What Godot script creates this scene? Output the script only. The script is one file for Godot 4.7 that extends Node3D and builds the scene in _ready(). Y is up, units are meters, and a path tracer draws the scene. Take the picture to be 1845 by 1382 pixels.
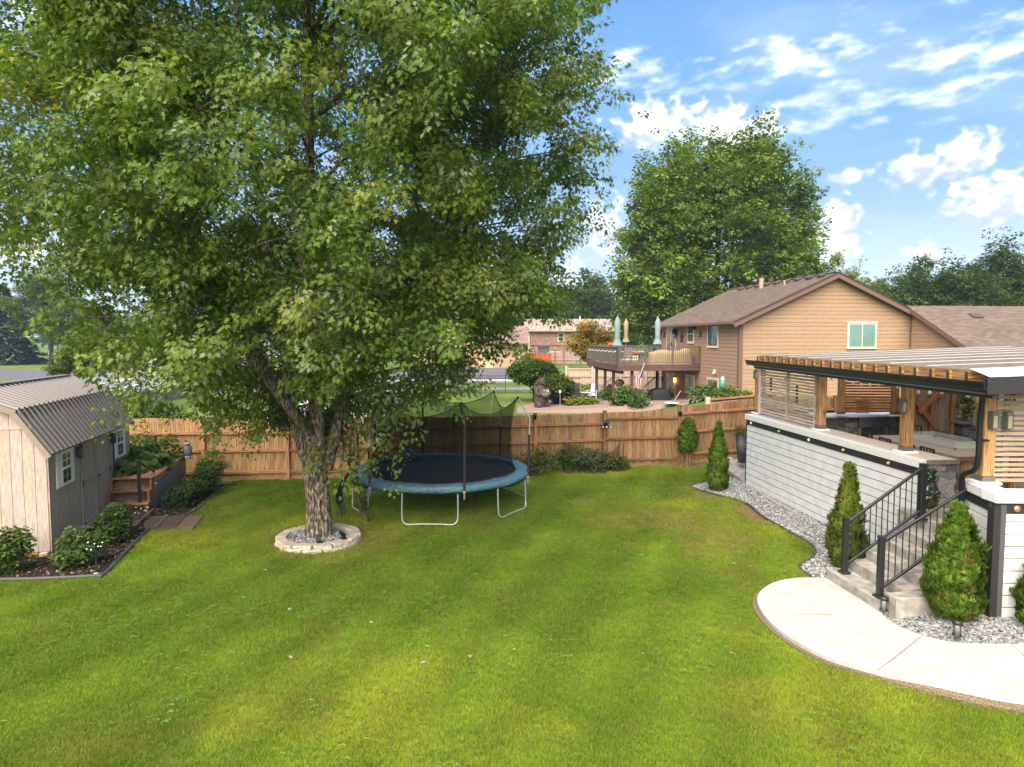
extends Node3D
# A back garden seen from about 4.5 m: y up, metres, d = distance forward (-z).
var rng := RandomNumberGenerator.new()
var nz := FastNoiseLite.new()
var boxes := {}
var mats := {}
var used := {}
var B := PackedFloat32Array()

func W(x: float, h: float, d: float) -> Vector3: return Vector3(x, h, -d)
func rf(a: float, b: float) -> float: return rng.randf_range(a, b)
func lin(r: float, g: float, b: float) -> Color: return Color(r, g, b).linear_to_srgb()
func sm(a: float, b: float, x: float) -> float: return smoothstep(a, b, x)

# ---------- names and nodes
func numbered(n: String) -> String:
	var k: int = used.get(n, 0)
	used[n] = k + 1
	return n if k == 0 else "%s_%03d" % [n, k]
func tag(o: Node, label := "", category := "", group := "", kind := ""):
	if label: o.set_meta("label", label)
	if category: o.set_meta("category", category)
	if group: o.set_meta("group", group)
	if kind: o.set_meta("kind", kind)
	return o
func thing(n: String, label: String, category: String, at := Vector3.ZERO, turn := 0.0, group := "") -> Node3D:
	var o := Node3D.new()
	o.name = numbered(n)
	add_child(o)
	o.position = at
	o.rotation.y = turn
	tag(o, label, category, group)
	return o
func add(parent: Node, n: String, m: Mesh, mt: Material, at := Vector3.ZERO, bs := Basis()) -> MeshInstance3D:
	var o := MeshInstance3D.new()
	o.name = numbered(n) if parent == self else n
	o.mesh = m
	o.material_override = mt
	o.transform = Transform3D(bs, at)
	parent.add_child(o, true)
	return o
func copy(src: Node3D, at: Vector3, turn: float, label := "", sc := Vector3.ONE) -> Node3D:
	var o: Node3D = src.duplicate()
	var base := String(src.name)
	if base.right(3).is_valid_int() and base[-4] == "_": base = base.left(-4)
	o.name = numbered(base)
	add_child(o)
	o.position = at
	o.rotation = Vector3(0, turn, 0)
	o.scale = sc
	if label: o.set_meta("label", label)
	return o

# ---------- meshes
func box(x: float, y: float, z: float, c := 0.0) -> Mesh:
	var key := "%.3f %.3f %.3f %.3f" % [x, y, z, c]
	if boxes.has(key): return boxes[key]
	var m: Mesh
	if c <= 0.0:
		var bm := BoxMesh.new()
		bm.size = Vector3(x, y, z)
		m = bm
	else:
		var st := SurfaceTool.new()
		st.begin(Mesh.PRIMITIVE_TRIANGLES)
		var h := Vector3(x, y, z) * 0.5
		var pt := func(sx, sy, sz, ax) -> Vector3:
			var v := Vector3(sx * h.x, sy * h.y, sz * h.z)
			for k in 3:
				if k != ax: v[k] -= signf(v[k]) * c
			return v
		for ax in 3:
			var u: int = (ax + 1) % 3
			var w: int = (ax + 2) % 3
			for s in [-1.0, 1.0]:
				var q := []
				for e in [[-1, -1], [1, -1], [1, 1], [-1, 1]]:
					var sg := [0.0, 0.0, 0.0]
					sg[ax] = s
					sg[u] = e[0]
					sg[w] = e[1]
					q.append(pt.call(sg[0], sg[1], sg[2], ax))
				quad(st, q[0], q[1], q[2], q[3], s < 0)
			for s1 in [-1.0, 1.0]:
				for s2 in [-1.0, 1.0]:
					var sa := [0.0, 0.0, 0.0]
					sa[u] = s1
					sa[w] = s2
					var a0 := sa.duplicate()
					var a1 := sa.duplicate()
					a0[ax] = -1.0
					a1[ax] = 1.0
					var p0: Vector3 = pt.call(a0[0], a0[1], a0[2], u)
					var p1: Vector3 = pt.call(a1[0], a1[1], a1[2], u)
					var p2: Vector3 = pt.call(a1[0], a1[1], a1[2], w)
					var p3: Vector3 = pt.call(a0[0], a0[1], a0[2], w)
					var nn := (p1 - p0).cross(p2 - p0)
					var out := Vector3(sa[0], sa[1], sa[2])
					quad(st, p0, p1, p2, p3, nn.dot(out) < 0)
		st.generate_normals()
		m = st.commit()
	boxes[key] = m
	return m
# quad with its front towards the side from which a,b,c,d run counter-clockwise (flip turns it)
func quad(st: SurfaceTool, a: Vector3, b: Vector3, c: Vector3, d: Vector3, flip := false):
	st.set_smooth_group(-1)
	var o := [a, c, b, a, d, c]
	if flip: o = [a, b, c, a, c, d]
	for v in o: st.add_vertex(v)
func tri(st: SurfaceTool, a: Vector3, b: Vector3, c: Vector3):
	st.add_vertex(a)
	st.add_vertex(c)
	st.add_vertex(b)
func begin() -> SurfaceTool:
	var st := SurfaceTool.new()
	st.begin(Mesh.PRIMITIVE_TRIANGLES)
	return st
func done(st: SurfaceTool, smooth := false) -> Mesh:
	if not smooth: st.generate_normals()
	return st.commit()
# a box from a to b: w across (level), h up
func bar(parent: Node, n: String, mt: Material, a: Vector3, b: Vector3, w: float, h: float, c := 0.0, up := Vector3.UP) -> MeshInstance3D:
	var z := (b - a).normalized()
	if absf(z.dot(up)) > 0.99: up = Vector3(0, 0, 1) if absf(z.y) > 0.9 else Vector3.UP
	var x := up.cross(z).normalized()
	return add(parent, n, box(w, h, snappedf(a.distance_to(b), 0.001), c), mt, (a + b) * 0.5, Basis(x, z.cross(x), z))
func rod(parent: Node, n: String, mt: Material, a: Vector3, b: Vector3, r: float, r2 := -1.0, sides := 8) -> MeshInstance3D:
	var key := "rod %.3f %.3f %.3f %d" % [a.distance_to(b), r, r2, sides]
	if not boxes.has(key):
		var cm := CylinderMesh.new()
		cm.height = a.distance_to(b)
		cm.bottom_radius = r
		cm.top_radius = r if r2 < 0 else r2
		cm.radial_segments = sides
		cm.rings = 1
		boxes[key] = cm
	var y := (b - a).normalized()
	var x := (Vector3(0, 0, 1) if absf(y.y) > 0.9 else Vector3.UP).cross(y).normalized()
	return add(parent, n, boxes[key], mt, (a + b) * 0.5, Basis(x, y, x.cross(y)))
func tube(pts: Array, rad: Array, sides := 8, rough := 0.0, caps := true, freq := 3.0) -> Mesh:
	var st := begin()
	st.set_smooth_group(0)
	var rings := []
	var x := Vector3.RIGHT
	for i in pts.size():
		var t: Vector3 = (pts[mini(i + 1, pts.size() - 1)] - pts[maxi(i - 1, 0)]).normalized()
		x = (x - t * x.dot(t))
		if x.length() < 0.05: x = Vector3(0, 0, 1) - t * t.z
		x = x.normalized()
		var y := t.cross(x)
		var r: float = rad[i] if i < rad.size() else rad[-1]
		var ring := []
		for k in sides:
			var an := TAU * k / sides
			var rr := r
			if rough > 0: rr *= 1.0 + rough * (nz.get_noise_3d(cos(an) * freq * 10 + pts[0].x * 50, sin(an) * freq * 10, pts[i].y * 6.0) * 1.6)
			ring.append(pts[i] + (x * cos(an) + y * sin(an)) * rr)
		rings.append(ring)
	for i in pts.size() - 1:
		for k in sides:
			var k2 := (k + 1) % sides
			tri(st, rings[i][k], rings[i][k2], rings[i + 1][k2])
			tri(st, rings[i][k], rings[i + 1][k2], rings[i + 1][k])
	if caps:
		st.set_smooth_group(1)
		for k in sides - 2:
			tri(st, rings[0][0], rings[0][k + 2], rings[0][k + 1])
			tri(st, rings[-1][0], rings[-1][k + 1], rings[-1][k + 2])
	return done(st)
func curve(ctrl: Array, n: int) -> Array:
	var out := []
	var m := ctrl.size() - 1
	for i in n + 1:
		var f: float = float(i) / n * m
		var k := mini(int(f), m - 1)
		var a: Vector3 = ctrl[maxi(k - 1, 0)]
		var b: Vector3 = ctrl[k]
		out.append(b.cubic_interpolate(ctrl[k + 1], a, ctrl[mini(k + 2, m)], f - k))
	return out
func lathe(prof: Array, sides := 16, sx := 1.0, sz := 1.0) -> Mesh:
	var st := begin()
	st.set_smooth_group(0)
	for i in prof.size() - 1:
		for k in sides:
			var a := TAU * k / sides
			var b := TAU * (k + 1) / sides
			var p := func(q: Vector2, an: float) -> Vector3: return Vector3(q.x * cos(an) * sx, q.y, q.x * sin(an) * sz)
			tri(st, p.call(prof[i], a), p.call(prof[i + 1], b), p.call(prof[i], b))
			tri(st, p.call(prof[i], a), p.call(prof[i + 1], a), p.call(prof[i + 1], b))
	return done(st)
# polygon in x,y extruded along z from 0 to depth
func ext(poly: Array, depth: float) -> Mesh:
	var pl := PackedVector2Array(poly)
	if Geometry2D.is_polygon_clockwise(pl): pl.reverse()
	var ix := Geometry2D.triangulate_polygon(pl)
	var st := begin()
	st.set_smooth_group(-1)
	for k in ix.size() / 3:
		var p := []
		for j in 3: p.append(pl[ix[k * 3 + j]])
		var ccw: bool = (p[1] - p[0]).cross(p[2] - p[0]) > 0
		if not ccw: p = [p[0], p[2], p[1]]
		tri(st, Vector3(p[0].x, p[0].y, depth), Vector3(p[1].x, p[1].y, depth), Vector3(p[2].x, p[2].y, depth))
		tri(st, Vector3(p[0].x, p[0].y, 0), Vector3(p[2].x, p[2].y, 0), Vector3(p[1].x, p[1].y, 0))
	for k in pl.size():
		var a := pl[k]
		var b := pl[(k + 1) % pl.size()]
		quad(st, Vector3(a.x, a.y, 0), Vector3(b.x, b.y, 0), Vector3(b.x, b.y, depth), Vector3(a.x, a.y, depth))
	return done(st)
# ground sheet over a polygon of (x, d) points; follows gh() plus lift, with a skirt
func sheet(poly: Array, lift: float, skirt := 0.1, flat := -99.0) -> Mesh:
	var pl := PackedVector2Array(poly)
	if Geometry2D.is_polygon_clockwise(pl): pl.reverse()
	var y := func(q: Vector2) -> float: return (gh(q.x, q.y) if flat < -90 else flat) + lift
	var st := begin()
	st.set_smooth_group(-1)
	var ix := Geometry2D.triangulate_polygon(pl)
	for k in ix.size() / 3:
		var p := []
		for j in 3:
			var q := pl[ix[k * 3 + j]]
			p.append(W(q.x, y.call(q), q.y))
		if (p[1] - p[0]).cross(p[2] - p[0]).y < 0: p = [p[0], p[2], p[1]]
		tri(st, p[0], p[1], p[2])
	for k in pl.size():
		var a := pl[k]
		var b := pl[(k + 1) % pl.size()]
		var ya: float = y.call(a)
		var yb: float = y.call(b)
		quad(st, W(a.x, ya, a.y), W(a.x, ya - skirt, a.y), W(b.x, yb - skirt, b.y), W(b.x, yb, b.y), true)
	return done(st)
func smooth_poly(pts: Array, n: int) -> Array:
	var c := []
	for p in pts: c.append(Vector3(p.x, 0, p.y))
	var out := []
	for p in curve(c, n): out.append(Vector2(p.x, p.z))
	return out
func inside(p: Vector2, poly: PackedVector2Array) -> bool: return Geometry2D.is_point_in_polygon(p, poly)

# ---------- materials
func tex(seed_: int, freq: float, stops: Array, size := 512, oct := 4, kind := FastNoiseLite.TYPE_SIMPLEX_SMOOTH, warp := 0.0) -> NoiseTexture2D:
	var key := "tex %d %f %s %d %d" % [seed_, freq, str(stops), size, oct]
	if mats.has(key): return mats[key]
	var n := FastNoiseLite.new()
	n.seed = seed_
	n.frequency = freq
	n.noise_type = kind
	n.fractal_octaves = oct
	if warp > 0:
		n.domain_warp_enabled = true
		n.domain_warp_amplitude = warp
	var t := NoiseTexture2D.new()
	t.width = size
	t.height = size
	t.seamless = true
	t.noise = n
	var g := Gradient.new()
	g.offsets = PackedFloat32Array(stops.map(func(s): return s[0]))
	g.colors = PackedColorArray(stops.map(func(s): return Color(s[1], s[1], s[1]) if s[1] is float else s[1]))
	t.color_ramp = g
	mats[key] = t
	return t
func mat(n: String, c: Color, rough := 0.8, spec := 0.5) -> StandardMaterial3D:
	if mats.has(n): return mats[n]
	var m := StandardMaterial3D.new()
	m.resource_name = n
	m.albedo_color = c
	m.roughness = rough
	m.metallic_specular = spec
	mats[n] = m
	return m
# mottled: colour times a noise from lo to 1, in world or object metres
func mott(n: String, c: Color, rough: float, scale: Vector3, lo := 0.7, sd := 1, relief := 0.0, world := true, freq := 0.02) -> StandardMaterial3D:
	if mats.has(n): return mats[n]
	var m := mat(n, c, rough, 0.4)
	m.albedo_texture = tex(sd, freq, [[0.25, lo], [0.75, 1.0]], 512, 5)
	m.uv1_triplanar = true
	m.uv1_world_triplanar = world
	m.uv1_scale = scale
	if relief > 0:
		m.heightmap_enabled = true
		m.heightmap_scale = relief
		m.heightmap_texture = tex(sd, freq, [[0.25, 0.0], [0.75, 1.0]], 512, 5)
	return m
# wood with its grain along local axis ax, in a few variants
func wood(n: String, c: Color, ax: int, v: int, spread := 0.15, rough := 0.8, lo := 0.55) -> StandardMaterial3D:
	var key := "%s %d %d" % [n, ax, v]
	if mats.has(key): return mats[key]
	var r := RandomNumberGenerator.new()
	r.seed = hash(n) + v * 77
	var k := 1.0 + r.randf_range(-spread, spread)
	var m := mat(key, Color(c.r * k, c.g * (k + r.randf_range(-0.03, 0.03)), c.b * (k + r.randf_range(-0.06, 0.06))), rough, 0.35)
	m.albedo_texture = tex(11, 0.018, [[0.2, lo], [0.45, 0.9], [0.55, 0.8], [0.8, 1.0]], 512, 4, FastNoiseLite.TYPE_SIMPLEX_SMOOTH, 20.0)
	m.uv1_triplanar = true
	m.uv1_triplanar_sharpness = 4.0
	var s := Vector3(3.2, 3.2, 3.2)
	s[ax] = 0.16
	m.uv1_scale = s
	m.uv1_offset = Vector3(r.randf() * 5, r.randf() * 5, r.randf() * 5)
	m.heightmap_enabled = true
	m.heightmap_scale = 0.12
	m.heightmap_texture = m.albedo_texture
	return m
func leaf_mat(n: String, rough := 0.6, back := 0.85, spec := 0.25) -> StandardMaterial3D:
	var m := mat(n, Color.WHITE, rough, spec)
	m.vertex_color_use_as_albedo = true
	m.cull_mode = BaseMaterial3D.CULL_DISABLED
	m.backlight_enabled = true
	m.backlight = Color(back * 0.85, back, back * 0.2).linear_to_srgb()
	return m

# ---------- scattered copies
func put(b: Basis, p: Vector3, c: Color):
	B.append_array(PackedFloat32Array([b.x.x, b.y.x, b.z.x, p.x, b.x.y, b.y.y, b.z.y, p.y, b.x.z, b.y.z, b.z.z, p.z, c.r, c.g, c.b, 1.0]))
func strew(parent: Node, n: String, m: Mesh, mt: Material) -> MultiMeshInstance3D:
	var mm := MultiMesh.new()
	mm.transform_format = MultiMesh.TRANSFORM_3D
	mm.use_colors = true
	mm.mesh = m
	mm.instance_count = B.size() / 16
	mm.buffer = B
	B = PackedFloat32Array()
	var o := MultiMeshInstance3D.new()
	o.name = numbered(n) if parent == self else n
	o.multimesh = mm
	o.material_override = mt
	parent.add_child(o, true)
	o.set_meta("kind", "stuff")
	return o
func ybasis(turn: float, tilt: float, roll: float, s: float) -> Basis:
	return (Basis(Vector3.UP, turn) * Basis(Vector3.RIGHT, tilt) * Basis(Vector3.BACK, roll)).scaled_local(Vector3(s, s, s))
func jit(c: Color, k: float) -> Color:
	var f := 1.0 + rf(-k, k)
	return Color(c.r * f * (1.0 + rf(-k, k) * 0.5), c.g * f, c.b * f)

# leaf outlines: half outlines, base at the origin, tip at y = 1
const MAPLE := [Vector2(0.06, 0.02), Vector2(0.4, 0.08), Vector2(0.16, 0.25), Vector2(0.54, 0.56), Vector2(0.17, 0.5), Vector2(0.2, 0.72)]
const OVAL := [Vector2(0.2, 0.12), Vector2(0.3, 0.45), Vector2(0.18, 0.8)]
const BLADE := [Vector2(0.1, 0.3), Vector2(0.07, 0.7)]
func leaf(st: SurfaceTool, o: Vector3, dir: Vector3, up: Vector3, len: float, half: Array, fold := 0.18, wide := 1.0):
	var y := dir.normalized()
	var x := y.cross(up).normalized()
	var z := x.cross(y)
	var f := func(q: Vector2) -> Vector3: return o + (x * q.x * wide + y * q.y + z * (fold * absf(q.x) - 0.12 * q.y * q.y)) * len
	var mid: Vector3 = f.call(Vector2(0, 0.4))
	st.set_smooth_group(-1)
	for s in [-1.0, 1.0]:
		var ring := [Vector2(0, 0)]
		ring.append_array(half)
		ring.append(Vector2(0, 1))
		for k in ring.size() - 1:
			var a: Vector3 = f.call(Vector2(ring[k].x * s, ring[k].y))
			var b: Vector3 = f.call(Vector2(ring[k + 1].x * s, ring[k + 1].y))
			if s > 0: tri(st, mid, a, b)
			else: tri(st, mid, b, a)
# a twig of n leaves in a space about `size` across
func sprig(n: int, size: float, len: float, half: Array, sd: int, droop := 0.35, flat := 0.5, wide := 1.0) -> Mesh:
	var r := RandomNumberGenerator.new()
	r.seed = sd
	var st := begin()
	for i in n:
		var an := r.randf() * TAU
		var o := Vector3(cos(an), r.randf_range(-flat, flat), sin(an)) * size * 0.5 * sqrt(r.randf())
		var dir := Vector3(cos(an) + r.randf_range(-0.5, 0.5), r.randf_range(-0.7, 0.4) - droop, sin(an) + r.randf_range(-0.5, 0.5))
		var up := Vector3(r.randf_range(-0.5, 0.5), 1.0, r.randf_range(-0.5, 0.5))
		leaf(st, o, dir, up, len * r.randf_range(0.7, 1.2), half, 0.18, wide)
	return done(st)
# upright scaly fans for arborvitae
func fan(n: int, len: float, sd: int, spread := 0.5, w := 0.16) -> Mesh:
	var r := RandomNumberGenerator.new()
	r.seed = sd
	var st := begin()
	for i in n:
		var an := r.randf_range(-1, 1) * spread
		var dir := Vector3(sin(an), cos(an), r.randf_range(-0.25, 0.45))
		var o := Vector3(r.randf_range(-0.2, 0.2), r.randf_range(0, 0.4), r.randf_range(-0.1, 0.1)) * len
		leaf(st, o, dir, Vector3(r.randf_range(-0.6, 0.6), 0.2, 1), len * r.randf_range(0.5, 1.0), BLADE, 0.1, w / 0.1)
	return done(st)

# ---------- sky: azimuth and elevation in degrees, half sizes, strength, 0 heaped or 1 streaky
const CLOUDS := [[12.0, 16.3, 4.2, 2.3, 1.0, 0], [16.9, 15.6, 4.8, 2.1, 1.0, 0], [25.4, 8.7, 1.7, 1.8, 1.0, 0], [24.8, 6.4, 2.2, 2.6, 0.9, 0], [33.1, 12.2, 2.2, 1.9, 1.0, 0], [30.1, 11.8, 2.1, 1.6, 0.9, 0], [34.8, 9.1, 3.3, 2.3, 0.95, 0], [26.1, 11.7, 1.6, 0.7, 0.6, 0], [30.9, 5.8, 1.7, 0.9, 0.9, 0], [-35.7, 5.5, 2.8, 2.2, 1.0, 0], [7.4, 8.5, 2.3, 3.3, 0.7, 0], [4.0, 5.0, 3.2, 1.9, 0.8, 0], [22.6, 20.3, 7.6, 1.8, 0.95, 1], [33.5, 18.3, 5.6, 3.0, 0.95, 1], [9.5, 20.6, 3.6, 2.4, 0.8, 1], [26.8, 16.7, 12.0, 1.9, 0.6, 1], [15.0, 19.7, 5.0, 1.5, 0.45, 1], [-34.8, 20.5, 3.2, 2.2, 0.85, 1]]
var clouds: Array = []
func sky_at(az: float, el: float, blobs: Array, n1: FastNoiseLite, n2: FastNoiseLite) -> Color:
	var t := clampf(el / 40.0, 0, 1)
	var c := Color(0.29, 0.36, 0.43).lerp(Color(0.118, 0.225, 0.39), sm(0.0, 0.42, t)).lerp(Color(0.038, 0.13, 0.335), sm(0.28, 1.0, t))
	c = c.lerp(Color(0.035, 0.14, 0.42), sm(40, 90, el))
	var veil := 0.0
	var heap := 0.0
	var shade := 0.0
	for b in blobs:
		var dx: float = wrapf(az - b[0], -180, 180) / b[2]
		var dy: float = (el - b[1]) / b[3]
		if absf(dx) > 1.9 or absf(dy) > 1.9: continue
		if b[5] == 0:
			if dy < 0: dy *= 1.25
			var q := 1.0 - sqrt(dx * dx + dy * dy)
			var v: float = q * 1.1 + n1.get_noise_2d(az * 11.0, el * 14.0) * 0.85 + 0.06
			var e: float = sm(-0.02, 0.65, v) * b[4]
			if e > heap:
				heap = e
				shade = clampf(0.5 - dy * 0.55 + n1.get_noise_2d(az * 10.0 + 300, el * 13.0) * 0.9, 0, 1)
		else:
			var q2 := 1.0 - (dx * dx + dy * dy) * 0.8
			var v2: float = q2 * 0.75 + n2.get_noise_2d(az * 10.0 + el * 6.0, el * 30.0 - az * 3.0) * 1.15
			veil = maxf(veil, pow(sm(0.2, 1.35, v2), 1.2) * b[4])
	c = c.lerp(Color(0.50, 0.54, 0.58), clampf(veil, 0, 0.92))
	var body := Color(0.52, 0.52, 0.52).lerp(Color(0.27, 0.31, 0.37), sm(0.25, 0.95, shade))
	c = c.lerp(body, heap * 0.96)
	var haze := n2.get_noise_2d(az * 2.0, el * 6.0) * 0.5 + 0.5
	return c.lerp(Color(0.40, 0.45, 0.50), 0.22 * sm(0.35, 0.9, haze) + 0.25 * (1.0 - sm(0, 9, el)))
func sky_picture() -> ImageTexture:
	var n1 := FastNoiseLite.new()
	n1.seed = 5
	n1.frequency = 0.055
	n1.fractal_octaves = 6
	n1.fractal_gain = 0.48
	var n2 := FastNoiseLite.new()
	n2.seed = 9
	n2.frequency = 0.022
	n2.fractal_octaves = 6
	n2.fractal_gain = 0.58
	clouds = CLOUDS.duplicate(true)
	for i in 260: # the rest of the sky carries the same sort of clouds
		var az := rf(42, 318)
		var el := rf(5, 24) if i % 2 else rad_to_deg(asin(rf(0.3, 1.0)))
		clouds.append([az, el, rf(1.6, 5.0), rf(1.4, 2.6), rf(0.8, 1.0), 0] if i % 2 else [az if el < 45 else rf(-180, 180), el, rf(8, 16) / maxf(cos(deg_to_rad(el)), 0.15), rf(3, 7), rf(0.6, 0.95), 1])
	var im := paint(0, 1024, 0, 256, 1024, n1, n2)
	var whole := Image.create_empty(4096, 2048, false, Image.FORMAT_RGBF)
	im.resize(4096, 1024, Image.INTERPOLATE_CUBIC)
	whole.fill(Color(0.20, 0.25, 0.18))
	whole.blit_rect(im, Rect2i(0, 0, 4096, 1024), Vector2i.ZERO)
	var x0 := 2048 - 480
	var y0 := 1024 - 384
	var fine := paint(x0, 960, y0, 384, 4096, n1, n2)
	whole.blit_rect(fine, Rect2i(0, 0, 960, 384), Vector2i(x0, y0))
	# a panorama's first column looks along -z
	var turned := Image.create_empty(4096, 2048, false, Image.FORMAT_RGBF)
	turned.blit_rect(whole, Rect2i(2048, 0, 2048, 2048), Vector2i.ZERO)
	turned.blit_rect(whole, Rect2i(0, 0, 2048, 2048), Vector2i(2048, 0))
	return ImageTexture.create_from_image(turned)
func paint(x0: int, w: int, y0: int, h: int, full: int, n1: FastNoiseLite, n2: FastNoiseLite) -> Image:
	var px := PackedFloat32Array()
	px.resize(w * h * 3)
	var per := 360.0 / full
	# clouds sorted into columns of azimuth so that each pixel tries few of them
	for x in w:
		var az := (x0 + x + 0.5) * per - 180.0
		var near := clouds.filter(func(b): return absf(wrapf(az - b[0], -180, 180)) < b[2] * 1.9)
		for y in h:
			var el := 90.0 - (y0 + y + 0.5) * per
			var c := sky_at(az, el, near, n1, n2)
			var k := (y * w + x) * 3
			px[k] = c.r
			px[k + 1] = c.g
			px[k + 2] = c.b
	return Image.create_from_data(w, h, false, Image.FORMAT_RGBF, px.to_byte_array())

func make_view():
	var cam := Camera3D.new()
	cam.name = "camera"
	cam.position = Vector3(0, 4.5, 0)
	cam.rotation.x = -atan(82.0 / 1230.0)
	cam.fov = rad_to_deg(2.0 * atan(691.0 / 1230.0))
	cam.near = 0.1
	cam.far = 3000
	add_child(cam)
	var env := Environment.new()
	env.background_mode = Environment.BG_SKY
	var sky := Sky.new()
	var pan := PanoramaSkyMaterial.new()
	pan.panorama = sky_picture()
	pan.energy_multiplier = SKY_ENERGY
	sky.sky_material = pan
	env.sky = sky
	env.tonemap_mode = Environment.TONE_MAPPER_LINEAR
	env.tonemap_exposure = EXPOSURE
	env.sdfgi_enabled = true
	env.ssao_enabled = true
	env.ssil_enabled = true
	env.fog_enabled = true
	env.fog_density = 0.0003
	env.fog_light_color = Color(0.78, 0.86, 0.95)
	var we := WorldEnvironment.new()
	we.name = "environment"
	we.environment = env
	add_child(we)
	var sun := DirectionalLight3D.new()
	sun.name = "sun"
	sun.light_energy = SUN
	sun.light_color = Color(1.0, 0.95, 0.87)
	sun.light_angular_distance = 75.0
	sun.shadow_enabled = true
	sun.sky_mode = DirectionalLight3D.SKY_MODE_LIGHT_ONLY
	add_child(sun)
	sun.look_at_from_position(Vector3(-0.30, 1.05, 0.95) * 50, Vector3.ZERO)

const SKY_ENERGY := 0.57
const EXPOSURE := 4.8
const SUN := 0.86

# ---------- ground
func gh(x: float, d: float) -> float:
	var left := sm(-20, -10, x)
	var behind := (sm(24.2, 28, d) * 0.3 + sm(46, 100, d) * 0.6) * left
	var fence := sm(5.8, 8.5, x) * sm(21.0, 23.4, d) * 0.5
	var house := sm(6, 12, x) * sm(24, 31, d) * (1.0 - sm(34.6, 40, d)) * 1.05
	var near := sm(5.4, 7.6, x) * (1.0 - sm(11.2, 13.5, d)) * 0.22
	var dip := -0.12 * sm(18, 21.5, d) * (1.0 - sm(-5, 0, x)) * (1.0 - sm(25, 28, d))
	return maxf(behind, fence) + dip + house * 0.98 + near + nz.get_noise_2d(x * 3.0, d * 3.0) * 0.03 * sm(-10, -8, x) * (1 - sm(5, 6, x))
func lawn_color(x: float, d: float) -> Color:
	var a := nz.get_noise_2d(x * 5.0 + d * 2.0, d * 7.0 - x * 2.0)
	var b := nz.get_noise_2d(x * 22.0 + 90, d * 22.0)
	var e := nz.get_noise_2d(x * 70.0 + 30, d * 70.0)
	var c := Color(0.132, 0.205, 0.020)
	c = c.lerp(Color(0.09, 0.152, 0.014), sm(-0.15, 0.4, a + b * 0.5))
	c = c.lerp(Color(0.195, 0.245, 0.026), sm(0.1, 0.5, -a * 0.9 + b * 0.5))
	c = c.lerp(Color(0.16, 0.14, 0.035), 0.35 * sm(0.2, 0.6, nz.get_noise_2d(x * 13 + 400, d * 9) + e * 0.3))
	# mowing passes run towards the trampoline
	c = c * (1.0 + 0.10 * sin((x * 0.93 - d * 0.35) * 5.2))
	# worn ground: along the gravel edge, round the stone ring, below the fence
	var worn := 0.0
	if d < 24:
		worn = maxf(worn, 0.95 * sm(1.0, 0.25, Vector2((x - 6.15) / 0.5, (d - 17.3) / 1.7).length() + e * 0.5))
		worn = maxf(worn, 0.6 * sm(1.1, 0.3, Vector2((x - 5.5) / 0.8, (d - 19.5) / 0.9).length() + e * 0.7))
		worn = maxf(worn, 0.75 * sm(1.1, 0.3, Vector2((x - 6.1) / 0.75, (d - 23.4) / 0.4).length() + e * 0.6))
		worn = maxf(worn, 0.4 * sm(1.3, 0.7, absf(Vector2((x + 4.28) / 1.25, (d - 14.8) / 1.25).length()) + e * 0.8))
		worn = maxf(worn, 0.35 * sm(1.1, 0.2, Vector2((x - 4.3) / 2.0, (d - 16.4) / 2.3).length() + b * 1.4 + e))
		worn = maxf(worn, 0.5 * sm(1.1, 0.2, Vector2((x - 2.2) / 1.6, (d - 22.6) / 0.6).length() + e))
	return c.lerp(Color(0.26, 0.16, 0.075), clampf(worn, 0, 1))
func lines(a: float, b: float, fine0: float, fine1: float, step: float) -> Array:
	var out := []
	var p := a
	while p < b:
		out.append(p)
		var off := maxf(maxf(fine0 - p, p - fine1), 0)
		p += step + off * 0.12
	out.append(b)
	return out
func make_ground():
	var xs := lines(-13, 700, -13, 10, 0.3)
	var ls := []
	var p := -13.0
	while p > -600:
		p -= 0.3 + (-13 - p) * 0.12
		ls.push_front(p)
	ls.append_array(xs)
	xs = ls
	var ds := lines(-40, 1100, 4, 25, 0.3)
	var st := begin()
	st.set_smooth_group(0)
	var P := []
	for d in ds:
		var row := []
		for x in xs: row.append([W(x, gh(x, d), d), lawn_color(x, d)])
		P.append(row)
	for i in ds.size() - 1:
		for j in xs.size() - 1:
			for q in [[i, j], [i, j + 1], [i + 1, j + 1], [i, j], [i + 1, j + 1], [i + 1, j]]:
				var k: int = q[1]
				st.set_color(P[q[0]][k][1])
				st.add_vertex(P[q[0]][k][0])
	# wound so that the front looks up
	st.index()
	var m := st.commit_to_arrays()
	var ix: PackedInt32Array = m[Mesh.ARRAY_INDEX]
	for k in ix.size() / 3:
		var t := ix[k * 3 + 1]
		ix[k * 3 + 1] = ix[k * 3 + 2]
		ix[k * 3 + 2] = t
	m[Mesh.ARRAY_INDEX] = ix
	var am := ArrayMesh.new()
	am.add_surface_from_arrays(Mesh.PRIMITIVE_TRIANGLES, m)
	st = SurfaceTool.new()
	st.create_from(am, 0)
	st.generate_normals()
	var gm := mott("soil_and_turf", Color.WHITE, 1.0, Vector3(0.9, 0.9, 0.9), 0.55, 3, 0.0, true, 0.05)
	gm.vertex_color_use_as_albedo = true
	tag(add(self, "lawn", st.commit(), gm), "mown green lawn running from the near edge to beyond the fences", "", "", "structure")
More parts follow.
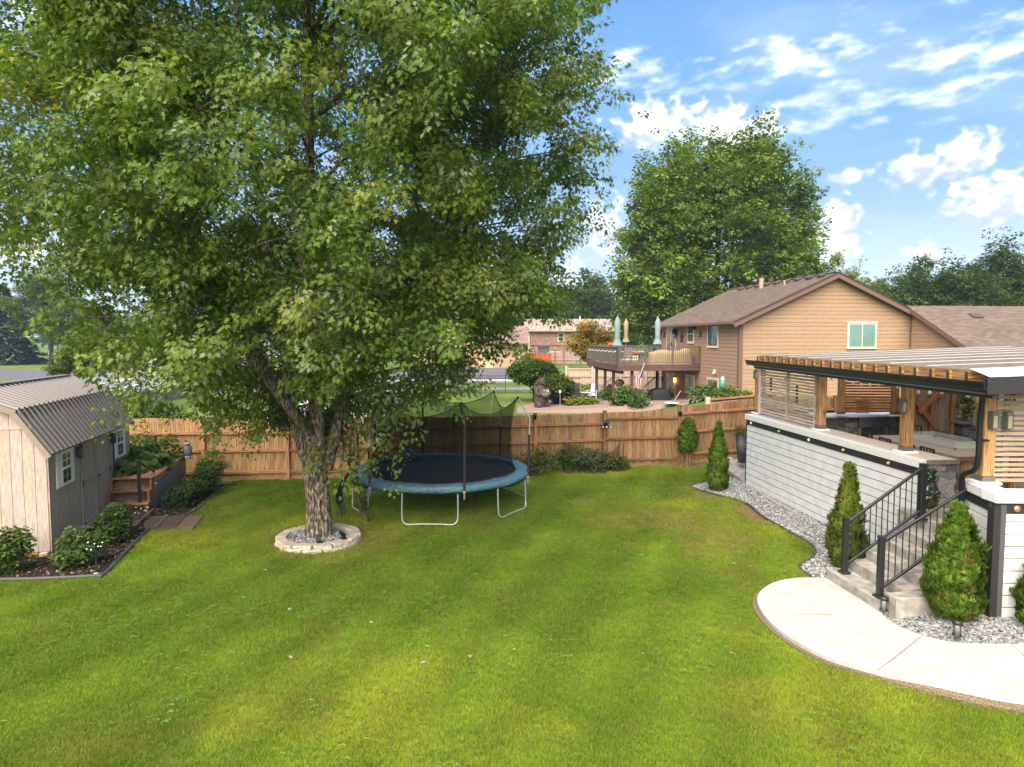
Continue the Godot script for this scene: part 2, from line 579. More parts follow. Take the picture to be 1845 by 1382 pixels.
func make_grass():
	var meshes := []
	for v in 3:
		var r := RandomNumberGenerator.new()
		r.seed = v
		var st := begin()
		st.set_smooth_group(-1)
		for i in 13:
			var an := r.randf() * TAU
			var o := Vector3(r.randf_range(-1, 1), 0, r.randf_range(-1, 1)) * 0.035
			var h := r.randf_range(0.022, 0.05)
			var side := Vector3(cos(an), 0, sin(an)) * r.randf_range(0.0015, 0.003)
			var lean := Vector3(r.randf_range(-1, 1), 0, r.randf_range(-1, 1)) * h * 0.8
			var mid := o + Vector3(0, h * 0.65, 0) + lean * 0.4
			tri(st, o - side, o + side, mid + side * 0.8)
			tri(st, o - side, mid + side * 0.8, mid - side * 0.8)
			tri(st, mid - side * 0.8, mid + side * 0.8, o + Vector3(0, h, 0) + lean)
		meshes.append(done(st))
	var m := leaf_mat("grass_blades", 0.7, 0.8, 0.2)
	var holes := [PackedVector2Array(BED), PackedVector2Array(smooth_poly(GRAVEL, 60)), PackedVector2Array(WALK), PackedVector2Array([Vector2(5.9, 8), Vector2(9, 8), Vector2(9, 13.2), Vector2(5.9, 12.8)]), PackedVector2Array([Vector2(6.9, 22.0), Vector2(9, 20), Vector2(9, 26), Vector2(7.2, 24.5)])]
	for v in 3:
		for i in 78000:
			var d := 5.4 * pow(24.3 / 5.4, rng.randf())
			var x := rf(-0.79, 0.79) * d
			var p := Vector2(x, d)
			if x > 8.4 or (d > fence_d(x) - 0.03) or (d > 20 and x < -8.9): continue
			var hit := false
			for h in holes:
				if inside(p, h):
					hit = true
					break
			if hit or p.distance_to(Vector2(-4.28, 14.83)) < 0.9: continue
			var c := lawn_color(x, d)
			var bare := c.r > c.g
			if bare and rng.randf() < 0.85: continue
			var s := (0.75 + d * 0.045) * rf(0.8, 1.25)
			c = Color(c.r * 1.5, c.g * 1.42, c.b * 1.3)
			if rng.randf() < 0.1: c = Color(0.25, 0.23, 0.07)
			put(ybasis(rf(0, TAU), rf(-0.12, 0.12), 0, s), W(x, gh(x, d) - 0.004, d), jit(c, 0.2))
		strew(self, "grass", meshes[v], m).set_meta("label", "short blades of mown grass over the near lawn")
func make_weeds():
	var st := begin()
	for k in 7:
		var an := k * 2.4
		leaf(st, Vector3(cos(an), 0, sin(an)) * 0.03 + Vector3(0, 0.03, 0), Vector3(cos(an), 0.5, sin(an)), Vector3.UP, 0.035, OVAL, 0.1, 1.5)
	for k in 4200:
		var d := 5.6 * pow(23.0 / 5.6, rng.randf())
		var x := rf(-0.78, 0.6) * d
		if nz.get_noise_2d(x * 26 + 900, d * 26) < 0.12 or x > 5.2 or x < -7.4 or d > fence_d(x) - 0.3: continue
		put(ybasis(rf(0, TAU), 0, 0, rf(0.4, 0.8) * (0.8 + d * 0.03)), W(x, gh(x, d) + 0.012, d), jit([Color(0.12, 0.215, 0.025), Color(0.09, 0.17, 0.02), Color(0.16, 0.25, 0.035)][k % 3], 0.2))
	strew(self, "clover", done(st), leaf_mat("clover_leaf", 0.6, 0.7, 0.3)).set_meta("label", "patches of small clover leaves in the lawn")
func flat(n: String, poly: Array, m: Material, lift: float, label: String, skirt := 0.1) -> MeshInstance3D:
	var o := add(self, n, sheet(poly, lift, skirt), m)
	tag(o, label, "", "", "structure")
	return o
func band(c0: float, c1: float, d0: float, d1: float) -> Array:
	var out := []
	for k in 9:
		var d := lerpf(d0, d1, k / 8.0)
		out.append(Vector2(c0 - 0.246 * (d - 59.5), d))
	for k in 9:
		var d := lerpf(d1, d0, k / 8.0)
		out.append(Vector2(c1 - 0.246 * (d - 59.5), d))
	return out
func strip(x0: float, x1: float, d0: float, d1: float, n := 12) -> Array:
	var out := []
	for k in n + 1: out.append(Vector2(lerpf(x0, x1, float(k) / n), d0))
	for k in n + 1: out.append(Vector2(lerpf(x1, x0, float(k) / n), d1))
	return out
func make_roads():
	var asphalt := mott("road_asphalt", lin(0.24, 0.235, 0.25), 0.9, Vector3(0.5, 0.5, 0.5), 0.75, 21)
	var old := mott("drive_asphalt", lin(0.17, 0.155, 0.18), 0.95, Vector3(0.3, 0.3, 0.3), 0.6, 22)
	var pale := mott("pale_concrete", lin(0.55, 0.53, 0.50), 0.9, Vector3(0.5, 0.5, 0.5), 0.8, 23)
	var yellow := mat("yellow_paint", lin(0.65, 0.5, 0.18), 0.8)
	var white := mat("white_paint", lin(0.7, 0.7, 0.66), 0.8)
	flat("road", band(-47, -30.8, 20, 240), asphalt, 0.02, "wide grey road running away beyond the shed and fence")
	flat("road_marking", band(-38.6, -38.35, 20, 240), yellow, 0.026, "yellow centre line along the wide road")
	flat("road_marking", band(-38.15, -37.9, 20, 240), yellow, 0.026, "second yellow centre line along the wide road")
	flat("road_marking", band(-34.75, -34.55, 20, 240), white, 0.026, "pale lane line nearest the black fence")
	for e in [[-47.3, -47, "far"], [-30.8, -30.5, "near"]]:
		flat("kerb", band(e[0], e[1], 20, 240), pale, 0.12, "pale concrete kerb on the %s side of the wide road" % e[2], 0.2)
	flat("side_road", [Vector2(-46, 75), Vector2(-54, 75), Vector2(-120, 92), Vector2(-120, 112), Vector2(-62, 96), Vector2(-54, 97)], old, 0.016, "old purplish asphalt side road joining the wide road")
	flat("cross_road", strip(-30, 40, 54.6, 63.5), asphalt, 0.05, "grey cross street behind the neighbouring garden")
	flat("kerb", strip(-30, 40, 63.5, 64.0), pale, 0.16, "pale kerb on the far side of the cross street", 0.2)
	flat("driveway", strip(-13, 2.2, 64, 84.8), old, 0.05, "dark purplish asphalt driveway in front of the yellow garage")
	flat("concrete_strip", [Vector2(-5.4, 27.5), Vector2(-8.3, 54), Vector2(-14.5, 54), Vector2(-12.5, 27.5)], pale, 0.06, "pale concrete strip beyond the fence beside the neighbouring lawn")

# the garden's beds and paths
const BED := [Vector2(-13, 12.3), Vector2(-9.5, 12.36), Vector2(-8.5, 12.44), Vector2(-7.85, 12.54), Vector2(-7.72, 12.7), Vector2(-8.19, 14.5), Vector2(-8.63, 16.4), Vector2(-8.25, 16.9), Vector2(-8.2, 17.6), Vector2(-8.45, 18.7), Vector2(-8.68, 19.9), Vector2(-8.92, 21.25), Vector2(-13, 21.9)]
const GRAVEL := [Vector2(7.3, 21.1), Vector2(6.9, 21.6), Vector2(6.1, 21.0), Vector2(5.42, 20.37), Vector2(5.85, 19.3), Vector2(6.35, 18.3), Vector2(6.3, 17.0), Vector2(6.42, 15.6), Vector2(6.5, 14.5), Vector2(6.2, 13.75), Vector2(5.68, 13.2), Vector2(5.6, 12.7), Vector2(5.8, 12.25), Vector2(7.0, 12.2), Vector2(7.86, 12.6), Vector2(7.75, 14.5), Vector2(7.6, 16.5), Vector2(7.45, 18.5)]
var WALK: Array = []
func walk_outline():
	var outer := smooth_poly([Vector2(5.78, 12.27), Vector2(5.27, 12.28), Vector2(4.68, 12.0), Vector2(4.2, 11.4), Vector2(4.02, 10.7), Vector2(4.05, 9.95), Vector2(4.33, 9.2), Vector2(4.85, 8.72), Vector2(5.4, 8.3), Vector2(6.1, 7.84), Vector2(7.2, 7.3), Vector2(9.0, 6.8)], 44)
	var inner := smooth_poly([Vector2(9.0, 8.9), Vector2(8.0, 9.0), Vector2(7.1, 9.16), Vector2(6.35, 9.42), Vector2(5.98, 9.85), Vector2(5.86, 10.4), Vector2(5.95, 10.85)], 26)
	WALK = outer + inner

func resample(line: Array, n: int) -> Array:
	var len := 0.0
	for k in line.size() - 1: len += line[k].distance_to(line[k + 1])
	var out := []
	var k := 0
	var done_ := 0.0
	for i in n:
		var want := len * i / (n - 1)
		while k < line.size() - 2 and done_ + line[k].distance_to(line[k + 1]) < want:
			done_ += line[k].distance_to(line[k + 1])
			k += 1
		out.append(line[k].lerp(line[k + 1], clampf((want - done_) / maxf(line[k].distance_to(line[k + 1]), 0.001), 0, 1)))
	return out
func ribbon(n: String, a: Array, b: Array, m: Material, lift: float, label: String):
	var A := resample(a, 60)
	var C := resample(b, 60)
	var st := begin()
	st.set_smooth_group(0)
	var at := func(i: int, j: int) -> Vector3:
		var p: Vector2 = A[i].lerp(C[i], j / 6.0)
		return W(p.x, gh(p.x, p.y) + (lift if j > 0 and j < 6 else 0.0), p.y)
	for i in 59:
		for j in 6: quad2(st, at.call(i, j), at.call(i + 1, j), at.call(i + 1, j + 1), at.call(i, j + 1))
	tag(add(self, n, done(st), m), label, "", "", "structure")

# ---------- garden fence
const FENCE := [Vector2(-12.6, 21.65), Vector2(-9.95, 21.85), Vector2(-7.3, 22.05), Vector2(-4.6, 22.3), Vector2(-1.9, 22.63), Vector2(0.78, 22.97), Vector2(3.2, 23.5), Vector2(5.9, 23.9), Vector2(8.38, 23.35), Vector2(11.0, 23.15), Vector2(13.6, 23.0)]
func fence_d(x: float) -> float:
	for k in FENCE.size() - 1:
		if x <= FENCE[k + 1].x: return lerpf(FENCE[k].y, FENCE[k + 1].y, (x - FENCE[k].x) / (FENCE[k + 1].x - FENCE[k].x))
	return 23.3
func make_fence():
	var new_c := Color(0.77, 0.60, 0.425)
	var old_c := Color(0.61, 0.475, 0.34)
	var fresh := thing("cedar_fence", "pale orange cedar board fence behind the shed and the maple trunk", "fence")
	var aged := thing("brown_fence", "weathered brown board fence behind the trampoline, rising towards the patio", "fence")
	var cap_m := mat("black_plastic", Color(0.06, 0.06, 0.065), 0.5)
	for k in FENCE.size() - 1:
		var o: Node3D = fresh if k < 3 else aged
		var c: Color = new_c if k < 3 else old_c
		var nm := "cedar" if k < 3 else "brown_cedar"
		var a: Vector2 = FENCE[k]
		var b: Vector2 = FENCE[k + 1]
		var len := a.distance_to(b)
		var dir := (b - a) / len
		var turn := atan2(dir.y, dir.x)
		var bs := Basis(Vector3.UP, turn)
		var n := int(len / 0.143)
		# heights: top and foot at both ends
		var y0: float = [1.93, 1.92, 1.88, 1.88, 1.88, 1.88, 1.9, 2.0, 2.42, 2.46][k]
		var y1: float = [1.92, 1.88, 1.88, 1.88, 1.88, 1.9, 2.0, 2.42, 2.46, 2.5][k]
		if k == 7: y0 = 2.06
		var fb: float = gh(b.x, b.y)
		var fa: float = gh(a.x, a.y)
		for i in n:
			var t := (i + 0.5) / n
			var p := a.lerp(b, t)
			var top := lerpf(y0, y1, t) + rf(-0.008, 0.008)
			if k >= 5: top += 0.02 * sin(t * 9.0)
			var foot: float = minf(lerpf(fa, fb, t), gh(p.x, p.y)) - 0.06 + rf(0, 0.03)
			var h := snappedf(top - foot, 0.03)
			add(o, "picket", box(len / n - (0.003 if rng.randf() < 0.75 else 0.010), h, 0.016), wood(nm, c, 1, rng.randi() % 6, 0.13), W(p.x, foot + h * 0.5, p.y) + bs * Vector3(0, 0, -0.03 + rf(-0.003, 0.003)), bs * Basis(Vector3.BACK, rf(-0.004, 0.004)))
		var base := (fa + fb) * 0.5
		var rails := [1.56, 0.98, 0.27]
		if k == 6: rails = [1.72, 1.02, 0.27]
		if k >= 7: rails = [1.62, 0.98, 0.2]
		for rh in rails:
			var pa: Vector3 = W(a.x, rh + (base if k < 7 else fa * 0.5 + 0.22), a.y) + bs * Vector3(0.0, 0, 0.02)
			var pb: Vector3 = W(b.x, rh + (base if k < 7 else fb * 0.5 + 0.22), b.y) + bs * Vector3(-0.0, 0, 0.02)
			var m := (pb - pa).normalized()
			bar(o, "rail", wood(nm + "_rail", Color(c.r * 0.98, c.g * 0.91, c.b * 0.88), 2, k % 3), pa + m * 0.05, pb - m * 0.05, 0.06, 0.09, 0.006)
		bar(o, "kickboard", wood(nm, c, 2, 2), W(a.x, fa + 0.0, a.y) + bs * Vector3(0.05, 0.03, 0.0), W(b.x, fb, b.y) + bs * Vector3(-0.05, 0.03, 0.0), 0.02, 0.14)
		if k > 0:
			add(o, "post", box(0.1, y0 - fa + 0.12, 0.1, 0.006), wood(nm + "_post", Color(c.r, c.g * 0.94, c.b * 0.88), 1, k % 3), W(a.x, (y0 + fa) * 0.5 + 0.0, a.y) + bs * Vector3(0, 0, 0.022), bs)
			add(o, "post_cap", box(0.14, 0.035, 0.14, 0.01), wood(nm + "_cap", c * 0.8, 0, k % 2), W(a.x, y0 + 0.075, a.y) + bs * Vector3(0, 0, 0.022), bs)
	# small lamps on the posts
	var spots := [[1, "by the raised planter"], [4, "behind the middle of the trampoline"], [5, "just right of the trampoline net"], [7, "above the pruned little cedar"]]
	for s in spots:
		var q: Vector2 = FENCE[s[0]]
		var t := thing("fence_lamp", "small black solar lamp on the fence post %s" % s[1], "lamp", W(q.x, 1.78, q.y - 0.09), 0.15, "solar lamps on the fence posts")
		add(t, "housing", lathe([Vector2(0, -0.02), Vector2(0.045, 0.0), Vector2(0.05, 0.1), Vector2(0.075, 0.12), Vector2(0.06, 0.145), Vector2(0, 0.15)], 10), cap_m)
		add(t, "bracket", box(0.03, 0.04, 0.06), cap_m, Vector3(0, 0.06, -0.05))
	var f := thing("flood_light", "triple-head solar flood light on the fence post with wavy boards", "light", W(3.24, 1.5, 23.38), 0.1)
	add(f, "solar_panel", box(0.2, 0.015, 0.14), mat("solar_blue", Color(0.12, 0.14, 0.25), 0.25), Vector3(0, 0.12, 0.05), Basis(Vector3.RIGHT, 0.5))
	add(f, "body", box(0.12, 0.1, 0.06, 0.01), cap_m, Vector3(0, 0.04, 0))
	for s in 3:
		var h := add(f, "lamp_head", box(0.085, 0.06, 0.06, 0.012), cap_m, Vector3(-0.11 + 0.11 * s, -0.04, 0.05), Basis(Vector3.UP, (1 - s) * -0.5) * Basis(Vector3.RIGHT, 0.4))
		add(h, "lens", box(0.065, 0.045, 0.01), mat("lamp_lens", Color(0.85, 0.83, 0.75), 0.2), Vector3(0, 0, 0.032))

# ---------- foliage
func bark(n: String, c: Color, sc := 1.0) -> StandardMaterial3D:
	var m := mott(n, c, 0.95, Vector3(1.7, 0.42, 1.7) * sc, 0.25, 41, 4.5, true, 0.02)
	return m
const GREENS := [Color(0.115, 0.18, 0.028), Color(0.145, 0.215, 0.032), Color(0.175, 0.235, 0.038), Color(0.09, 0.148, 0.025), Color(0.205, 0.255, 0.046)]
func maple():
	var t := thing("silver_maple", "huge silver maple with dense crown and forked trunk in a stone ring", "tree", W(-4.28, 0, 15.05))
	var bk := bark("maple_bark", lin(0.42, 0.33, 0.25))
	var trunk := tube([Vector3(0, -0.05, 0), Vector3(0, 0.12, 0), Vector3(0.0, 0.4, 0), Vector3(-0.01, 0.9, 0), Vector3(-0.03, 1.3, 0), Vector3(-0.05, 1.6, 0), Vector3(-0.04, 1.85, 0), Vector3(-0.02, 2.1, 0)], [0.40, 0.32, 0.285, 0.265, 0.262, 0.275, 0.27, 0.2], 30, 0.24, true, 1.2)
	var tk := add(t, "trunk", trunk, bk)
	for q in [[-0.27, 1.66, 0.2], [0.08, 1.78, 0.33], [0.2, 0.9, 0.24]]: # burls and a healed scar
		add(tk, "burl", lathe([Vector2(0, -0.08), Vector2(0.08, -0.06), Vector2(0.11, 0.0), Vector2(0.07, 0.07), Vector2(0, 0.1)], 9), bk, Vector3(q[0], q[1], q[2]), ybasis(q[0] * 9, 0.5, 0.2, 0.8))
	var limbs := [
		[Vector3(-0.16, 1.55, 0.05), Vector3(-0.42, 2.3, 0.05), Vector3(-0.62, 3.4, 0.0), Vector3(-0.95, 6.2, 0.2), Vector3(-1.3, 10, 0.5), Vector3(-1.5, 14.5, 0.6), 0.16],
		[Vector3(0.0, 1.75, -0.05), Vector3(-0.1, 3.5, -0.15), Vector3(-0.15, 7, -0.25), Vector3(-0.25, 11, -0.4), Vector3(-0.1, 16, -0.4), 0.2],
		[Vector3(0.15, 1.6, 0.0), Vector3(0.42, 2.6, 0.05), Vector3(0.62, 3.4, 0.0), Vector3(1.05, 6.5, -0.2), Vector3(1.5, 10.5, -0.4), Vector3(1.9, 14.4, -0.3), 0.16],
		[Vector3(0.05, 1.7, 0.12), Vector3(0.15, 3.0, 0.45), Vector3(0.3, 6.0, 1.3), Vector3(0.6, 9.5, 2.2), Vector3(0.8, 13, 2.6), 0.13],
		[Vector3(-0.08, 1.75, -0.1), Vector3(-0.3, 3.2, -0.6), Vector3(-0.8, 6, -1.7), Vector3(-1.5, 10, -2.7), Vector3(-1.7, 13.5, -3.2), 0.14],
		[Vector3(-0.62, 3.2, 0.0), Vector3(-1.9, 5.2, 0.4), Vector3(-3.4, 7.6, 0.8), Vector3(-4.5, 10.5, 0.8), 0.09],
		[Vector3(0.62, 3.2, 0.0), Vector3(2.0, 5.4, 0.2), Vector3(3.5, 7.9, 0.3), Vector3(4.4, 10.8, 0.1), 0.1],
		[Vector3(0.1, 2.6, -0.3), Vector3(0.9, 4.6, -1.9), Vector3(1.6, 7.5, -3.4), Vector3(2.0, 11, -4.0), 0.13],
		[Vector3(-0.2, 2.5, 0.3), Vector3(-1.0, 4.6, 1.9), Vector3(-1.7, 7.5, 3.3), Vector3(-2.0, 10.5, 3.8), 0.12]]
	var spine := []
	for l in limbs:
		var r: float = l[-1]
		var c := curve(l.slice(0, -1), 22)
		var rr := []
		for i in 23: rr.append(lerpf(r, 0.03, pow(i / 22.0, 0.8)))
		add(t, "limb", tube(c, rr, 12, 0.1, true, 1.2), bk)
		for i in range(5, 23): spine.append([c[i], rr[i]])
	# crown: boughs from the limbs to the rim, leaf sprays along them
	var twigs := begin()
	twigs.set_smooth_group(0)
	var tips := []
	var rim := [[1.9, 0.6], [2.6, 1.6], [3.2, 3.4], [4.2, 5.1], [5.5, 5.8], [7.0, 6.3], [9.0, 6.6], [11.0, 6.6], [13.0, 5.6], [15.0, 4.1], [16.5, 2.0], [17.4, 0.3]]
	var rad := func(h: float) -> float:
		for k in rim.size() - 1:
			if h <= rim[k + 1][0]: return lerpf(rim[k][1], rim[k + 1][1], clampf((h - rim[k][0]) / (rim[k + 1][0] - rim[k][0]), 0, 1))
		return 0.2
	for i in 2500:
		var h := rf(2.2, 17.2)
		var R: float = rad.call(h)
		if rng.randf() > (R + 1.0) / 7.2: continue
		var an := rf(0, TAU)
		R *= 1.0 - 0.3 * sm(5.4, 3.0, h) * sm(-0.2, 0.6, cos(an))
		R *= 1.0 - 0.24 * sm(6.2, 4.0, h) * sm(0.2, 0.8, -cos(an))
		if h < 5.2 and rng.randf() < 0.35: continue
		R *= 0.92 + 0.34 * nz.get_noise_3d(cos(an) * 30, h * 9.0, sin(an) * 30)
		var f := 1.0 - 0.6 * pow(rng.randf(), 1.5)
		if rng.randf() < 0.12: f = rf(1.0, 1.13)
		var p := Vector3(cos(an) * R * f - 0.1, h, sin(an) * R * f)
		if Vector2(p.x, p.z).length() > 6.9 or (h > 11.5 and p.x > 6.1): continue
		if h < 3.5 and absf(p.x) < 1.2 and p.z > -0.5: continue
		if nz.get_noise_3d(p.x * 26, p.y * 22, p.z * 26) < -0.23: continue
		tips.append([p, f])
	for e in [[3.0, 3.1, 0.5], [3.6, 3.6, -0.4], [2.0, 2.9, 1.2], [1.7, 2.3, 0.7], [1.75, 1.9, 0.6], [-1.6, 2.4, 1.0], [-1.0, 2.5, 1.4], [-2.2, 2.7, 0.8], [0.2, 2.2, 0.55], [-4.2, 3.0, 0.6], [-4.8, 3.3, 0.0], [-5.2, 3.6, -0.5], [-3.4, 2.9, 0.9], [0.9, 2.0, 0.2], [1.2, 1.55, 0.3], [0.55, 1.45, 0.35]]: tips.append([Vector3(e[0], e[1], e[2]), 0.9, 6])
	var made := 0
	for tp in tips:
		var p: Vector3 = tp[0]
		# nearest limb point below the tip
		var best: Vector3 = spine[0][0]
		var bd := 1e9
		for s in spine:
			var q: Vector3 = s[0]
			var dd := q.distance_squared_to(p) + (4.0 if q.y > p.y - 0.3 else 0.0)
			if dd < bd:
				bd = dd
				best = q
		var out := (p - best)
		var reach := out.length()
		var dirh := Vector3(out.x, 0, out.z).normalized()
		var bend := best.lerp(p, 0.5) + Vector3(0, 0.12 * reach, 0)
		var n := 5
		var pts := []
		for k in n + 1:
			var u := float(k) / n
			pts.append(best.lerp(bend, u).lerp(bend.lerp(p, u), u))
		if made % 2 == 0 or reach < 1.5:
			var tb := tube(pts, [0.012 + 0.009 * reach, 0.01 + 0.006 * reach, 0.014, 0.011, 0.008, 0.005], 5, 0.0, false)
			twigs.append_from(tb, 0, Transform3D())
		made += 1
		var along: Vector3 = (pts[5] - pts[4]).normalized()
		var tone: Color = GREENS[rng.randi() % GREENS.size()]
		tone = tone.lerp(Color(0.10, 0.15, 0.02), 0.3)
		var sunny := sm(0.5, 1.0, tp[1])
		tone = jit(tone, 0.15)
		if rng.randf() < 0.03: tone = Color(0.23, 0.23, 0.03)
		var side := along.cross(Vector3.UP).normalized()
		for k in (15 if tp.size() == 2 else 6):
			var u := rf(-1.0, 0.35)
			var q := p + along * u * 0.75 + side * rf(-0.42, 0.42) * (1.0 - absf(u) * 0.3) + Vector3(0, rf(-0.34, 0.26) - 0.3 * maxf(u + 0.3, 0), 0)
			var c := jit(tone, 0.18)
			if rng.randf() < 0.07 * sunny: c = Color(0.26, 0.30, 0.17)
			put(ybasis(atan2(-along.x, -along.z) + rf(-1.2, 1.2), rf(-0.8, 0.6), rf(-0.6, 0.6), rf(0.7, 1.25)), q, c)
	add(t, "twigs", twigs.commit(), bk).set_meta("kind", "stuff")
	strew(t, "crown", sprig(15, 0.44, 0.095, MAPLE, 4, 0.55, 0.75), leaf_mat("maple_leaf", 0.46, 0.9, 0.34))

# a round-headed tree: blobs are [x, y, z, rx, ry, rz] round its foot
func tree(n: String, label: String, at: Vector3, trunk: Array, blobs: Array, count: int, sp: Mesh, tones: Array, group := "", skin := 0.45, sc := 1.0, drop := 0.0, bark_c := Color(0.3, 0.25, 0.2)) -> Node3D:
	var t := thing(n, label, "tree", at, 0.0, group)
	var bk := bark("far_bark %s" % str(bark_c), bark_c, 0.6)
	for k in trunk.size():
		var tr: Array = trunk[k]
		var pts := curve(tr.slice(0, -1), 8)
		var rr := []
		for i in 9: rr.append(lerpf(tr[-1], tr[-1] * 0.25, i / 8.0))
		add(t, "trunk" if k == 0 else "limb", tube(pts, rr, 9, 0.08), bk)
	var vol := 0.0
	for b in blobs: vol += pow(b[3] * b[4] * b[5], 0.667)
	for b in blobs:
		var m := int(count * pow(b[3] * b[4] * b[5], 0.667) / vol)
		# leafy boughs, each a loose upswept clump
		var nb := clampi(int(m / 45.0), 8, 60)
		var boughs := []
		for i in nb:
			var v := Vector3(rng.randfn(), rng.randfn() + 0.15, rng.randfn()).normalized()
			boughs.append([v, rf(0.45, 0.92), rf(0.75, 1.25), rf(0.75, 1.2)])
		for i in m:
			var bo: Array = boughs[i % nb]
			var v: Vector3 = bo[0]
			var rc: float = minf(b[3], minf(b[4], b[5])) * 0.21 * bo[2]
			var c0 := Vector3(b[0] + v.x * b[3] * bo[1], b[1] + v.y * b[4] * bo[1], b[2] + v.z * b[5] * bo[1])
			var up := (v + Vector3(0, 0.7, 0)).normalized()
			var p := c0 + Vector3(rng.randfn(), rng.randfn() * 0.8, rng.randfn()) * rc * 0.62 + up * rng.randfn() * rc * 0.75
			if i % 8 == 0 or skin <= 0.35:
				v = Vector3(rng.randfn(), rng.randfn(), rng.randfn()).normalized() * (rf(0.35, 0.85) if skin > 0.35 else rf(0.75, 1.0))
				p = Vector3(b[0] + v.x * b[3], b[1] + v.y * b[4], b[2] + v.z * b[5])
			var g := nz.get_noise_3d(p.x * 60.0 / (b[3] + 1.0) + at.x * 9, p.y * 60.0 / (b[4] + 1.0), p.z * 60.0 / (b[5] + 1.0))
			if g < -0.33: continue
			var c: Color = tones[rng.randi() % tones.size()]
			c = c * (bo[3] + g * 0.3)
			put(ybasis(rf(0, TAU), rf(-0.6, 0.6) - drop, rf(-0.5, 0.5), sc * rf(0.75, 1.3)), p, jit(c, 0.15))
	strew(t, "crown", sp, leaf_mat("tree_leaf", 0.65, 0.9, 0.2))
	return t
func bush(n: String, label: String, at: Vector3, r: Vector3, count: int, sp: Mesh, tones: Array, stems := 5, cat := "shrub", group := "", sc := 1.0) -> Node3D:
	var t := thing(n, label, cat, at, 0.0, group)
	var bk := mat("stem_bark", lin(0.16, 0.12, 0.07), 0.9)
	for k in stems:
		var an := TAU * k / stems + rf(-0.4, 0.4)
		var tip := Vector3(cos(an) * r.x * 0.65, r.y * rf(1.1, 1.75), sin(an) * r.z * 0.65)
		add(t, "stem", tube([Vector3(cos(an), 0, sin(an)) * 0.05, tip * 0.5 + Vector3(0, 0.1, 0), tip], [0.018, 0.012, 0.005], 5), bk)
	for i in count:
		var v := Vector3(rng.randfn(), rng.randfn(), rng.randfn()).normalized()
		var f := 1.0 - 0.6 * pow(rng.randf(), 1.3)
		var p := Vector3(v.x * r.x * f, r.y + v.y * r.y * f, v.z * r.z * f)
		var g := nz.get_noise_3d(p.x * 70 + at.x * 30, p.y * 70, p.z * 70 + at.z * 20)
		if g < -0.22: continue
		p += v * g * r.x * 0.5
		p.y = maxf(p.y, 0.03)
		put(ybasis(rf(0, TAU), rf(-0.5, 0.5), rf(-0.5, 0.5), sc * rf(0.8, 1.25)), p, jit(tones[rng.randi() % tones.size()], 0.2))
	strew(t, "foliage", sp, leaf_mat("bush_leaf", 0.6, 0.8, 0.25))
	return t
# arborvitae: profile is [height, radius] pairs
func arbor(n: String, label: String, at: Vector3, prof: Array, count: int, tones: Array, stems := 3, sc := 1.0) -> Node3D:
	var t := thing(n, label, "evergreen shrub", at)
	var bk := mat("arbor_bark", lin(0.28, 0.17, 0.10), 0.9)
	for k in stems:
		var an := TAU * k / stems
		add(t, "stem", tube([Vector3(cos(an) * 0.07, -0.05, sin(an) * 0.07), Vector3(cos(an) * 0.08, prof[-1][0] * 0.5, sin(an) * 0.08)], [0.024, 0.012], 6), bk)
	var y0: float = prof[0][0]
	var y1: float = prof[-1][0]
	var made := 0
	while made < count:
		var h := rf(y0, y1)
		var R := 0.0
		for k in prof.size() - 1:
			if h <= prof[k + 1][0]:
				R = lerpf(prof[k][1], prof[k + 1][1], (h - prof[k][0]) / (prof[k + 1][0] - prof[k][0]))
				break
		if rng.randf() > (R + 0.12) / 0.55: continue
		made += 1
		var an := rf(0, TAU)
		var g := nz.get_noise_3d(cos(an) * R * 110 + at.x * 40, h * 90, sin(an) * R * 110)
		var q := R * (1.0 - 0.42 * pow(rng.randf(), 1.4)) * (1.0 + g * 0.6)
		if g < -0.2 and rng.randf() < 0.6: continue
		var c: Color = tones[rng.randi() % tones.size()]
		var b := Basis(Vector3.UP, PI * 0.5 - an) * Basis(Vector3.RIGHT, rf(-0.1, 0.8)) * Basis(Vector3.BACK, rf(-0.7, 0.7))
		put(b.scaled_local(Vector3.ONE * sc * rf(0.7, 1.2)), Vector3(cos(an) * q, h, sin(an) * q), jit(c * (1.0 + g * 0.5) if rng.randf() < 0.95 else Color(0.16, 0.10, 0.03), 0.2))
	strew(t, "foliage", fan(11, 0.105, 3, 0.8), leaf_mat("arbor_leaf", 0.7, 0.6, 0.2))
	return t

